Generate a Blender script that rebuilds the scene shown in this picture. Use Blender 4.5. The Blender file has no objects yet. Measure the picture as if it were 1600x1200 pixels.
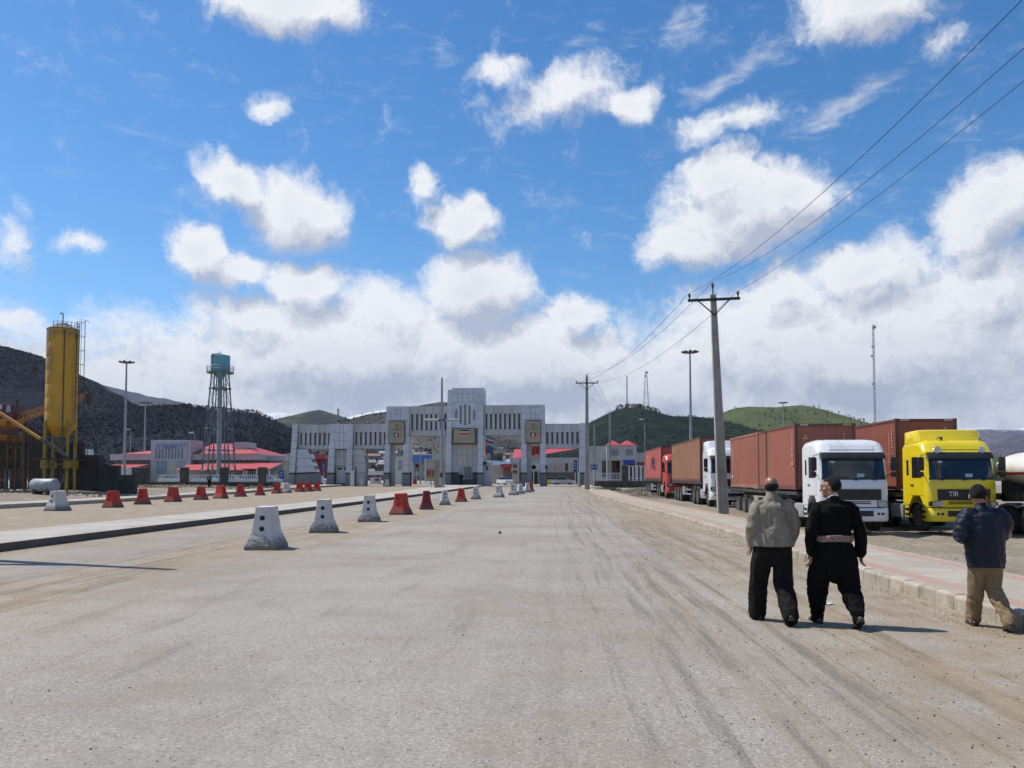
import bpy, bmesh, math, random
from mathutils import Vector, Matrix, noise as mnoise
R = math.radians
random.seed(7)
S = bpy.context.scene
COL = S.collection

# ------------------------------------------------------------------ camera
# world: x to the right, y along the road, z up; the photographer stands at the origin
EYE = 1.75
F = 1250.0                       # focal length in pixels of the 1600 px wide photograph
PITCH = R(2.5)                    # nearly level; the frame takes in more sky than ground (lens shift)
PPV = 747 - F * math.tan(PITCH)   # row of the optical axis
YAW = math.atan(70 * math.cos(PITCH) / F)
cam = bpy.data.cameras.new('camera')
cam.sensor_width = 36.0
cam.lens = 36.0 * F / 1600
cam.shift_y = (PPV - 600) / 1600
cam.clip_start = 0.1
cam.clip_end = 60000
camo = bpy.data.objects.new('camera', cam)
COL.objects.link(camo)
camo.location = (0, 0, EYE)
camo.rotation_euler = (R(90) + PITCH, 0, YAW)
S.camera = camo

# ------------------------------------------------------------------ render settings
S.view_settings.view_transform = 'Standard'
S.view_settings.look = 'None'
S.view_settings.exposure = 0.07
S.view_settings.gamma = 1.0
S.view_settings.use_curve_mapping = False
S.render.engine = 'CYCLES'
S.cycles.max_bounces = 6
S.cycles.diffuse_bounces = 3
S.cycles.glossy_bounces = 3
S.cycles.transmission_bounces = 4
S.cycles.transparent_max_bounces = 6
S.cycles.volume_bounces = 0
S.cycles.sample_clamp_indirect = 6

# ------------------------------------------------------------------ node helper
def nd(nt, typ, ins=None, **at):
    n = nt.nodes.new(typ)
    for k, v in at.items():
        setattr(n, k, v)
    for k, v in (ins or {}).items():
        s = n.inputs[k]
        if isinstance(v, bpy.types.NodeSocket):
            nt.links.new(v, s)
        elif isinstance(v, bpy.types.Node):
            nt.links.new(v.outputs[0], s)
        else:
            s.default_value = v
    return n

def mth(nt, op, a, b=0.0, c=0.0, clamp=False):
    n = nd(nt, 'ShaderNodeMath', {0: a, 1: b, 2: c}, operation=op)
    n.use_clamp = clamp
    return n.outputs[0]

def vth(nt, op, a, b=(0, 0, 0)):
    return nd(nt, 'ShaderNodeVectorMath', {0: a, 1: b}, operation=op).outputs[0]

def mixc(nt, f, a, b):
    n = nt.nodes.new('ShaderNodeMix')
    n.data_type = 'RGBA'
    n.clamp_factor = True
    for i, v in ((0, f), (6, a), (7, b)):
        if isinstance(v, bpy.types.NodeSocket):
            nt.links.new(v, n.inputs[i])
        elif isinstance(v, (tuple, list)):
            n.inputs[i].default_value = (v[0], v[1], v[2], 1)
        else:
            n.inputs[i].default_value = v
    return n.outputs[2]

def sstep(nt, x, a, b, lo=0.0, hi=1.0):
    n = nd(nt, 'ShaderNodeMapRange', {0: x, 1: a, 2: b, 3: lo, 4: hi}, interpolation_type='SMOOTHSTEP')
    return n.outputs[0]

def nz(nt, vec, scale, detail=4, rough=0.55, dist=0.0):
    return nd(nt, 'ShaderNodeTexNoise', {'Vector': vec, 'Scale': scale, 'Detail': detail, 'Roughness': rough, 'Distortion': dist}).outputs[0]

# ------------------------------------------------------------------ world: Nishita sky with a cloud layer
SUN_EL, SUN_AZ = R(57), R(-73)          # azimuth measured from +y (road ahead) towards +x
W = bpy.data.worlds.new('World')
S.world = W
W.use_nodes = True
wt = W.node_tree
wt.nodes.clear()
sky = nd(wt, 'ShaderNodeTexSky', sky_type='NISHITA', sun_disc=False, sun_elevation=SUN_EL, sun_rotation=SUN_AZ,
         altitude=1400, air_density=1.15, dust_density=0.9, ozone_density=3.0)
SKY_STRENGTH = 0.136

def dirang(u, v):
    """direction (azimuth, elevation) of a point of the sky"""
    x, y = (u - 800) / F, (PPV - v) / F
    d = Vector((x, 1.0, y))
    d = Matrix.Rotation(PITCH, 3, 'X') @ d
    d = Matrix.Rotation(YAW, 3, 'Z') @ d
    d.normalize()
    return math.atan2(d.x, d.y), math.asin(d.z)

# (u, v, half width, half height, tilt, strength)
CUM = [(445, 0, 150, 48, 0, 1), (413, 166, 40, 26, 0, .75),
       (368, 285, 62, 36, -20, 1), (462, 335, 84, 62, -15, 1),
       (303, 388, 52, 46, 0, 1), (372, 414, 74, 32, 0, .9),
       (660, 290, 30, 38, 0, .75), (722, 348, 74, 46, 0, .85), (738, 314, 30, 26, 0, .7),
       (126, 381, 44, 26, 0, .6),
       (1135, 278, 84, 52, 0, 1), (1165, 325, 138, 76, 0, 1.15), (1080, 378, 92, 44, 0, 1), (1242, 312, 70, 52, 0, 1),
       (1352, 4, 115, 52, 0, 1), (1545, 322, 92, 60, 20, .9), (1522, 372, 70, 40, 0, .8),
       (880, 150, 150, 50, 10, .66), (985, 170, 58, 34, 0, .8), (775, 114, 70, 26, 12, .6),
       (1135, 186, 112, 30, 4, .66), (22, 365, 34, 52, 0, .5), (1480, 58, 46, 24, 10, .5), (20, 492, 60, 30, 0, .6),
       (745, 452, 100, 66, 0, 1.25), (480, 440, 84, 44, 0, .9), (400, 488, 95, 40, 0, .9), (610, 490, 130, 60, 0, .85),
       (892, 488, 66, 40, 0, .95), (1350, 430, 110, 60, 0, .9), (1545, 450, 150, 80, 0, .9), (1215, 455, 90, 50, 0, .8),
       (560, 560, 330, 105, 0, 1.15), (820, 575, 240, 95, 0, 1.1), (1330, 560, 420, 130, 0, 1.2), (1040, 600, 260, 80, 0, 1.0), (300, 600, 220, 60, 0, .8)]
WISP = [(1062, 42, 70, 20, 35, .5), (1150, 112, 100, 14, 18, .5), (1330, 158, 100, 18, 15, .42), (1282, 194, 54, 12, 15, .5),
        (700, 80, 26, 18, 0, .35), (910, 66, 60, 16, 20, .25), (780, 240, 50, 20, 0, .25)]

def cloud_group():
    g = bpy.data.node_groups.new('cloud_field', 'ShaderNodeTree')
    g.interface.new_socket('Vector', in_out='INPUT', socket_type='NodeSocketVector')
    g.interface.new_socket('Cumulus', in_out='OUTPUT', socket_type='NodeSocketFloat')
    g.interface.new_socket('Wisp', in_out='OUTPUT', socket_type='NodeSocketFloat')
    gi = g.nodes.new('NodeGroupInput')
    go = g.nodes.new('NodeGroupOutput')
    p = gi.outputs[0]
    # billowing: warp the coordinates before the lobes are measured
    wn = nd(g, 'ShaderNodeTexNoise', {'Vector': p, 'Scale': 13.0, 'Detail': 5.0, 'Roughness': 0.6})
    wv = vth(g, 'SUBTRACT', wn.outputs['Color'], (.5, .5, .5))
    ws = nd(g, 'ShaderNodeVectorMath', {0: wv, 'Scale': 0.062}, operation='SCALE').outputs[0]
    q = vth(g, 'ADD', p, ws)

    def lobes(lst, grow):
        out = None
        for (u, v, a, b, t, s) in lst:
            az, el = dirang(u, v)
            m = nd(g, 'ShaderNodeMapping', {'Vector': q, 'Location': (az, el, 0), 'Rotation': (0, 0, R(t)),
                                            'Scale': (a * grow / F, b * grow / F, 1)}, vector_type='TEXTURE')
            gr = nd(g, 'ShaderNodeTexGradient', {'Vector': m}, gradient_type='SPHERICAL')
            e = mth(g, 'MULTIPLY', gr.outputs[1], s)
            out = e if out is None else nd(g, 'ShaderNodeMath', {0: out, 1: e, 2: 0.12}, operation='SMOOTH_MAX').outputs[0]
        return out
    cu = lobes(CUM, 1.27)
    wi = lobes(WISP, 1.5)
    # cloud bank all round the horizon; its top wanders with the azimuth
    sep = nd(g, 'ShaderNodeSeparateXYZ', {0: q})
    az1 = nd(g, 'ShaderNodeCombineXYZ', {0: sep.outputs[0], 1: 3.7, 2: 0})
    bn = nz(g, az1, 3.2, 3, .6)
    top = mth(g, 'MULTIPLY_ADD', bn, 0.30, 0.075)
    bank = mth(g, 'MULTIPLY', mth(g, 'SUBTRACT', top, sep.outputs[1]), 5.5)
    bank = mth(g, 'MINIMUM', mth(g, 'MAXIMUM', bank, 0.0), 0.95)
    # scattered clouds elsewhere in the sky, beyond the ones listed above
    far = nz(g, p, 3.1, 3, .5)
    vec_c = dirang(800, 400)
    mm = nd(g, 'ShaderNodeMapping', {'Vector': p, 'Location': (vec_c[0], vec_c[1], 0), 'Scale': (.95, .6, 1)}, vector_type='TEXTURE')
    inside = nd(g, 'ShaderNodeTexGradient', {'Vector': mm}, gradient_type='SPHERICAL').outputs[1]
    far = mth(g, 'MULTIPLY', sstep(g, far, .54, .72), mth(g, 'SUBTRACT', 1.0, sstep(g, inside, 0.0, .12)))
    cu = nd(g, 'ShaderNodeMath', {0: cu, 1: bank, 2: 0.15}, operation='SMOOTH_MAX').outputs[0]
    cu = nd(g, 'ShaderNodeMath', {0: cu, 1: far, 2: 0.15}, operation='SMOOTH_MAX').outputs[0]
    n1 = nz(g, q, 20.0, 9, .66)
    n2 = nz(g, q, 70.0, 5, .65)
    nn = mth(g, 'ADD', mth(g, 'MULTIPLY', n1, 0.72), mth(g, 'MULTIPLY', n2, 0.28))
    f1 = mth(g, 'ADD', cu, mth(g, 'MULTIPLY', mth(g, 'SUBTRACT', nn, .5), 1.15))
    g.links.new(f1, go.inputs[0])
    sv = nd(g, 'ShaderNodeMapping', {'Vector': p, 'Rotation': (0, 0, R(-18)), 'Scale': (14, 46, 1)})
    n3 = nz(g, sv, 1.0, 6, .65, .6)
    f2 = mth(g, 'ADD', wi, mth(g, 'MULTIPLY', mth(g, 'SUBTRACT', n3, .5), 1.2))
    g.links.new(f2, go.inputs[1])
    return g

CG = cloud_group()
tc = nd(wt, 'ShaderNodeTexCoord')
sp = nd(wt, 'ShaderNodeSeparateXYZ', {0: tc.outputs['Generated']})
waz = mth(wt, 'ARCTAN2', sp.outputs[0], sp.outputs[1])
wel = mth(wt, 'ARCSINE', sp.outputs[2])
P0 = nd(wt, 'ShaderNodeCombineXYZ', {0: waz, 1: wel, 2: 0}).outputs[0]
P1 = vth(wt, 'ADD', P0, (-0.014, 0.034, 0))
g0 = nd(wt, 'ShaderNodeGroup', node_tree=CG); wt.links.new(P0, g0.inputs[0])
g1 = nd(wt, 'ShaderNodeGroup', node_tree=CG); wt.links.new(P1, g1.inputs[0])
dens = sstep(wt, g0.outputs[0], .12, .58)
wis = mth(wt, 'MULTIPLY', sstep(wt, g0.outputs[1], .08, .75), .8)
dif = mth(wt, 'SUBTRACT', g0.outputs[0], g1.outputs[0])
lit = mth(wt, 'MULTIPLY_ADD', dif, 2.0, .56, clamp=True)
thick = sstep(wt, g0.outputs[0], .50, 1.20)
lit = mth(wt, 'SUBTRACT', lit, mth(wt, 'MULTIPLY', thick, .26), clamp=True)
low = sstep(wt, wel, .05, .20)                      # clouds near the horizon are seen through more air
shade = mixc(wt, low, (.40, .44, .54), (.45, .49, .60))
white = mixc(wt, low, (.70, .72, .78), (.87, .88, .91))
ccol = mixc(wt, lit, shade, white)
skyh = nd(wt, 'ShaderNodeHueSaturation', {'Saturation': 1.29, 'Value': 1.0, 'Color': sky.outputs[0]})
skyc = nd(wt, 'ShaderNodeVectorMath', {0: skyh.outputs[0], 'Scale': SKY_STRENGTH}, operation='SCALE').outputs[0]
al = mth(wt, 'MAXIMUM', dens, wis)
al = mth(wt, 'MULTIPLY', al, .97)
wcol = mixc(wt, al, skyc, ccol)
bg = nd(wt, 'ShaderNodeBackground', {0: wcol, 1: 1.0})
wo = nd(wt, 'ShaderNodeOutputWorld', {0: bg})
W.cycles.sampling_method = 'MANUAL'
W.cycles.sample_map_resolution = 512

# ------------------------------------------------------------------ sun
sl = bpy.data.lights.new('sun', 'SUN')
sl.energy = 4.9
sl.angle = R(0.55)
sl.color = (1.0, .94, .85)
slo = bpy.data.objects.new('sun', sl)
COL.objects.link(slo)
SUNV = Vector((math.sin(SUN_AZ) * math.cos(SUN_EL), math.cos(SUN_AZ) * math.cos(SUN_EL), math.sin(SUN_EL)))
slo.rotation_euler = (-SUNV).to_track_quat('-Z', 'Y').to_euler()
slo.location = (-40, 20, 60)

# ------------------------------------------------------------------ mesh helpers
class MB:
    """collects faces that become ONE mesh object"""
    def __init__(self):
        self.v, self.f, self.m = [], [], []
        self.cm = 0
    def add(self, vs, fs):
        o = len(self.v)
        self.v += [tuple(p) for p in vs]
        self.f += [tuple(i + o for i in q) for q in fs]
        self.m += [self.cm] * len(fs)
        return self
    def box(self, x0, x1, y0, y1, z0, z1):
        return self.add([(x0, y0, z0), (x1, y0, z0), (x1, y1, z0), (x0, y1, z0), (x0, y0, z1), (x1, y0, z1), (x1, y1, z1), (x0, y1, z1)],
                        [(3, 2, 1, 0), (4, 5, 6, 7), (0, 1, 5, 4), (1, 2, 6, 5), (2, 3, 7, 6), (3, 0, 4, 7)])
    def cyl(self, p0, p1, r0, r1=None, n=10, caps=True):
        r1 = r0 if r1 is None else r1
        p0, p1 = Vector(p0), Vector(p1)
        q = (p1 - p0).to_track_quat('Z', 'Y')
        vs = []
        for p, r in ((p0, r0), (p1, r1)):
            for i in range(n):
                a = 2 * math.pi * i / n
                vs.append(p + q @ Vector((math.cos(a) * r, math.sin(a) * r, 0)))
        fs = [(i, (i + 1) % n, n + (i + 1) % n, n + i) for i in range(n)]
        if caps:
            fs += [tuple(reversed(range(n))), tuple(range(n, 2 * n))]
        return self.add(vs, fs)
    def bar(self, p0, p1, w, h=None):
        """square-section bar between two points"""
        h = w if h is None else h
        p0, p1 = Vector(p0), Vector(p1)
        d = (p1 - p0)
        q = d.to_track_quat('Z', 'Y') if abs(d.normalized().z) < .999 else Matrix.Identity(3).to_quaternion()
        vs = []
        for p in (p0, p1):
            for sx, sy in ((-1, -1), (1, -1), (1, 1), (-1, 1)):
                vs.append(p + q @ Vector((sx * w / 2, sy * h / 2, 0)))
        if d.z < 0 and abs(d.normalized().z) >= .999:
            vs = vs[4:] + vs[:4]
        return self.add(vs, [(3, 2, 1, 0), (4, 5, 6, 7), (0, 1, 5, 4), (1, 2, 6, 5), (2, 3, 7, 6), (3, 0, 4, 7)])
    def tube(self, pts, r, n=8, caps=True):
        pts = [Vector(p) for p in pts]
        rr = r if isinstance(r, (list, tuple)) else [r] * len(pts)
        vs = []
        for k, p in enumerate(pts):
            t = (pts[min(k + 1, len(pts) - 1)] - pts[max(k - 1, 0)]).normalized()
            q = t.to_track_quat('Z', 'Y')
            for i in range(n):
                a = 2 * math.pi * i / n
                vs.append(p + q @ Vector((math.cos(a) * rr[k], math.sin(a) * rr[k], 0)))
        fs = []
        for k in range(len(pts) - 1):
            fs += [(k * n + i, k * n + (i + 1) % n, (k + 1) * n + (i + 1) % n, (k + 1) * n + i) for i in range(n)]
        if caps:
            fs += [tuple(reversed(range(n))), tuple(range((len(pts) - 1) * n, len(pts) * n))]
        return self.add(vs, fs)
    def lathe(self, prof, n=24, c=(0, 0, 0), axis='Z'):
        """prof: list of (radius, height)"""
        vs, fs = [], []
        for r, h in prof:
            for i in range(n):
                a = 2 * math.pi * i / n
                x, y = r * math.cos(a), r * math.sin(a)
                p = (x, y, h) if axis == 'Z' else ((h, x, y) if axis == 'X' else (y, h, x))
                vs.append((p[0] + c[0], p[1] + c[1], p[2] + c[2]))
        m = len(prof)
        for k in range(m - 1):
            fs += [(k * n + i, k * n + (i + 1) % n, (k + 1) * n + (i + 1) % n, (k + 1) * n + i) for i in range(n)]
        if prof[0][0] > 1e-6:
            fs.append(tuple(reversed(range(n))))
        if prof[-1][0] > 1e-6:
            fs.append(tuple(range((m - 1) * n, m * n)))
        return self.add(vs, fs)
    def loft(self, rings, closed=True, caps=True):
        n = len(rings[0])
        vs = [p for r in rings for p in r]
        fs = []
        last = n if closed else n - 1
        for k in range(len(rings) - 1):
            fs += [(k * n + i, k * n + (i + 1) % n, (k + 1) * n + (i + 1) % n, (k + 1) * n + i) for i in range(last)]
        if caps and closed:
            fs += [tuple(reversed(range(n))), tuple(range((len(rings) - 1) * n, len(rings) * n))]
        return self.add(vs, fs)
    def prism(self, poly, a0, a1, axis='Y'):
        """polygon (two coordinates) extruded along an axis"""
        def p3(p, a):
            return (p[0], a, p[1]) if axis == 'Y' else ((a, p[0], p[1]) if axis == 'X' else (p[0], p[1], a))
        n = len(poly)
        vs = [p3(p, a0) for p in poly] + [p3(p, a1) for p in poly]
        fs = [(i, (i + 1) % n, n + (i + 1) % n, n + i) for i in range(n)]
        fs += [tuple(reversed(range(n))), tuple(range(n, 2 * n))]
        return self.add(vs, fs)
    def sheet(self, grid):
        h, w = len(grid), len(grid[0])
        vs = [p for r in grid for p in r]
        fs = [(j * w + i, j * w + i + 1, (j + 1) * w + i + 1, (j + 1) * w + i) for j in range(h - 1) for i in range(w - 1)]
        return self.add(vs, fs)
    def mesh(self, name, mats, bevel=0, seg=2, smooth=None, fix=True, bang=25):
        me = bpy.data.meshes.new(name)
        me.from_pydata(self.v, [], self.f)
        for mm in (mats if isinstance(mats, (list, tuple)) else [mats]):
            me.materials.append(mm)
        if any(self.m):
            me.polygons.foreach_set('material_index', self.m)
        if bevel or fix:
            bm = bmesh.new(); bm.from_mesh(me)
            if fix:
                bmesh.ops.recalc_face_normals(bm, faces=bm.faces)
            if bevel:
                bm.normal_update()
                es = [e for e in bm.edges if len(e.link_faces) == 2 and e.calc_face_angle(0) > R(bang)]
                bmesh.ops.bevel(bm, geom=es, offset=bevel, segments=seg, profile=.6, affect='EDGES', clamp_overlap=True)
            bm.to_mesh(me); bm.free()
        if smooth is not None:
            me.polygons.foreach_set('use_smooth', [True] * len(me.polygons))
            me.set_sharp_from_angle(angle=R(smooth))
        me.update()
        return me
    def build(self, name, mats, parent=None, loc=(0, 0, 0), rz=0, **kw):
        o = bpy.data.objects.new(name, self.mesh(name, mats, **kw))
        COL.objects.link(o)
        o.location = loc
        o.rotation_euler = (0, 0, rz)
        o.parent = parent
        return o

def tag(o, label=None, cat=None, group=None, kind=None):
    if label: o['label'] = label
    if cat: o['category'] = cat
    if group: o['group'] = group
    if kind: o['kind'] = kind
    return o

def thing(name, label, cat, loc=(0, 0, 0), rz=0, group=None, parent=None):
    o = bpy.data.objects.new(name, None)
    o.empty_display_size = .3
    COL.objects.link(o)
    o.location = loc
    o.rotation_euler = (0, 0, rz)
    if parent is None:
        tag(o, label, cat, group)
    o.parent = parent
    return o

def node(name, parent, loc=(0, 0, 0)):
    o = bpy.data.objects.new(name, None); COL.objects.link(o); o.parent = parent; o.location = loc
    return o

def copy_tree(o, parent=None):
    c = o.copy(); COL.objects.link(c); c.parent = parent
    for ch in o.children:
        copy_tree(ch, c)
    return c

def inst(name, me, parent, loc, scale=(1, 1, 1), rz=0):
    o = bpy.data.objects.new(name, me); COL.objects.link(o); o.parent = parent
    o.location = loc; o.scale = scale; o.rotation_euler = (0, 0, rz)
    return o

# ------------------------------------------------------------------ materials
MATS = {}
def pm(name, c1, c2=None, sc=2.0, rough=.75, metal=0.0, bump=0.0, bsc=30.0, dirt=None, dsc=1.2, damt=.5, rnd=0.0,
       coat=0.0, streak=False, spec=.5, grain=0.0):
    """procedural surface: two colours mixed by noise, optional dirt patches, fine relief"""
    if name in MATS: return MATS[name]
    m = bpy.data.materials.new(name); m.use_nodes = True
    nt = m.node_tree; nt.nodes.clear()
    pos = nd(nt, 'ShaderNodeNewGeometry').outputs['Position']
    vec = pos
    c2 = c2 or tuple(x * .82 for x in c1)
    n1 = nz(nt, vec, sc, 5, .6)
    col = mixc(nt, sstep(nt, n1, .32, .68), c1, c2)
    if dirt:
        dv = pos
        if streak:
            dv = nd(nt, 'ShaderNodeMapping', {'Vector': pos, 'Scale': (1, 1, .12)}).outputs[0]
        n2 = nz(nt, dv, dsc, 6, .65)
        col = mixc(nt, mth(nt, 'MULTIPLY', sstep(nt, n2, .50, .68), damt), col, dirt)
    if grain:
        n4 = nz(nt, pos, 160, 2, .5)
        col = mixc(nt, mth(nt, 'MULTIPLY', sstep(nt, n4, .4, .65), grain), col, tuple(x * .55 for x in c1))
    if rnd:
        oi = nd(nt, 'ShaderNodeObjectInfo').outputs['Random']
        hs = nd(nt, 'ShaderNodeHueSaturation', {'Value': mth(nt, 'MULTIPLY_ADD', oi, rnd, 1 - rnd / 2), 'Color': col})
        col = hs.outputs[0]
    b = nd(nt, 'ShaderNodeBsdfPrincipled', {'Base Color': col, 'Metallic': metal, 'Coat Weight': coat, 'Specular IOR Level': spec})
    rg = mth(nt, 'MULTIPLY_ADD', nz(nt, vec, sc * 2.3, 3), .25, rough - .125, clamp=True)
    nt.links.new(rg, b.inputs['Roughness'])
    if bump:
        bn = nd(nt, 'ShaderNodeBump', {'Strength': bump, 'Distance': .02, 'Height': nz(nt, vec, bsc, 5, .6)})
        nt.links.new(bn.outputs[0], b.inputs['Normal'])
    nd(nt, 'ShaderNodeOutputMaterial', {0: b})
    MATS[name] = m
    return m

def glass_mat(name, col=(.012, .018, .026), rough=.06):
    if name in MATS: return MATS[name]
    m = bpy.data.materials.new(name); m.use_nodes = True
    nt = m.node_tree; b = nt.nodes['Principled BSDF']
    b.inputs['Base Color'].default_value = (*col, 1)
    b.inputs['Roughness'].default_value = rough
    b.inputs['Specular IOR Level'].default_value = .6
    MATS[name] = m
    return m

def lerp_tab(tab, x):
    if x <= tab[0][0]: return tab[0][1]
    for (a, b), (c, d) in zip(tab, tab[1:]):
        if x <= c:
            t = (x - a) / (c - a)
            return b + (d - b) * t
    return tab[-1][1]

def ss(a, b, x):
    t = min(1, max(0, (x - a) / (b - a)))
    return t * t * (3 - 2 * t)

# ------------------------------------------------------------------ lie of the land
def rise(y):                        # the road climbs half a metre towards the gate
    return .55 * ss(48, 124, y)
KERB_R = [(-60, 5.45), (0, 5.4), (9, 5.3), (17, 5.12), (34, 5.05), (52, 4.4), (66, 3.85), (80, 3.5), (140, 3.5)]
MED_R = [(-60, -13.3), (58, -13.15), (75, -12.2), (100, -10.9), (150, -10.6)]
MED_L = [(-60, -16.1), (60, -16.05), (150, -16.4)]
LEFT_K = -31.7
WALK = 2.15
KH = .21                            # kerb height
def kerb_r(y):                      # smoothed
    return sum(lerp_tab(KERB_R, y + d) for d in (-6, -3, 0, 3, 6)) / 5
def med_r(y): return sum(lerp_tab(MED_R, y + d) for d in (-6, -3, 0, 3, 6)) / 5
def med_l(y): return lerp_tab(MED_L, y)
def lot(y):                         # dirt lorry park right of the pavement
    return -.33 + .43 * ss(31, 48, y) + rise(y) * .9
def gz(x, y):
    base = rise(y)
    kr = kerb_r(y)
    if x > kr + .5:
        t = ss(kr + WALK - .3, kr + WALK + .9, x)
        e = (1 - t) * (base + .1) + t * lot(y)
        if y > 85: e = e + (base - e) * ss(85, 118, y)
        return e
    if x < LEFT_K:
        return base + .18 + .35 * ss(LEFT_K - 3, LEFT_K - 12, x) * (1 - ss(95, 130, y))
    return base
def at(u, v, d):
    """point that stands d metres down the road"""
    return Vector((bx(u, d), d, EYE + (747 - v) / F * d * ku(u)))
def slope_x(u): return math.tan(math.atan((u - 800) * math.cos(PITCH) / F) - YAW)
def ku(u): return math.cos(YAW) - slope_x(u) * math.sin(YAW)
KU = [1.0]
def bx(u, d): return slope_x(u) * d
def bz(v, d): return EYE + (747 - v) / F * d * KU[0]
def aim_side(u): KU[0] = ku(u)

# ------------------------------------------------------------------ ground materials
def ground_mat():
    m = bpy.data.materials.new('dry_earth'); m.use_nodes = True
    nt = m.node_tree; nt.nodes.clear()
    pos = nd(nt, 'ShaderNodeNewGeometry').outputs['Position']
    a = nz(nt, pos, .35, 6, .6); b = nz(nt, pos, 4, 6, .65); c = nz(nt, pos, 45, 4, .6)
    col = mixc(nt, sstep(nt, a, .35, .65), (.20, .165, .12), (.27, .235, .18))
    col = mixc(nt, mth(nt, 'MULTIPLY', sstep(nt, b, .45, .7), .55), col, (.13, .11, .085))
    col = mixc(nt, mth(nt, 'MULTIPLY', sstep(nt, c, .5, .66), .4), col, (.33, .30, .25))
    sepy = nd(nt, 'ShaderNodeSeparateXYZ', {0: pos}).outputs[1]
    col = mixc(nt, mth(nt, 'MULTIPLY', sstep(nt, sepy, 128, 150), .7), col, (.33, .32, .30))
    g = mth(nt, 'MULTIPLY', sstep(nt, nz(nt, pos, .02, 5, .6), .45, .6), sstep(nt, sepy, 260, 420))
    col = mixc(nt, g, col, (.11, .12, .06))
    bu = nd(nt, 'ShaderNodeBump', {'Strength': .6, 'Distance': .05, 'Height': mth(nt, 'ADD', b, mth(nt, 'MULTIPLY', c, .3))})
    p = nd(nt, 'ShaderNodeBsdfPrincipled', {'Base Color': col, 'Roughness': .95, 'Specular IOR Level': .2, 'Normal': bu})
    nd(nt, 'ShaderNodeOutputMaterial', {0: p})
    return m

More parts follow.
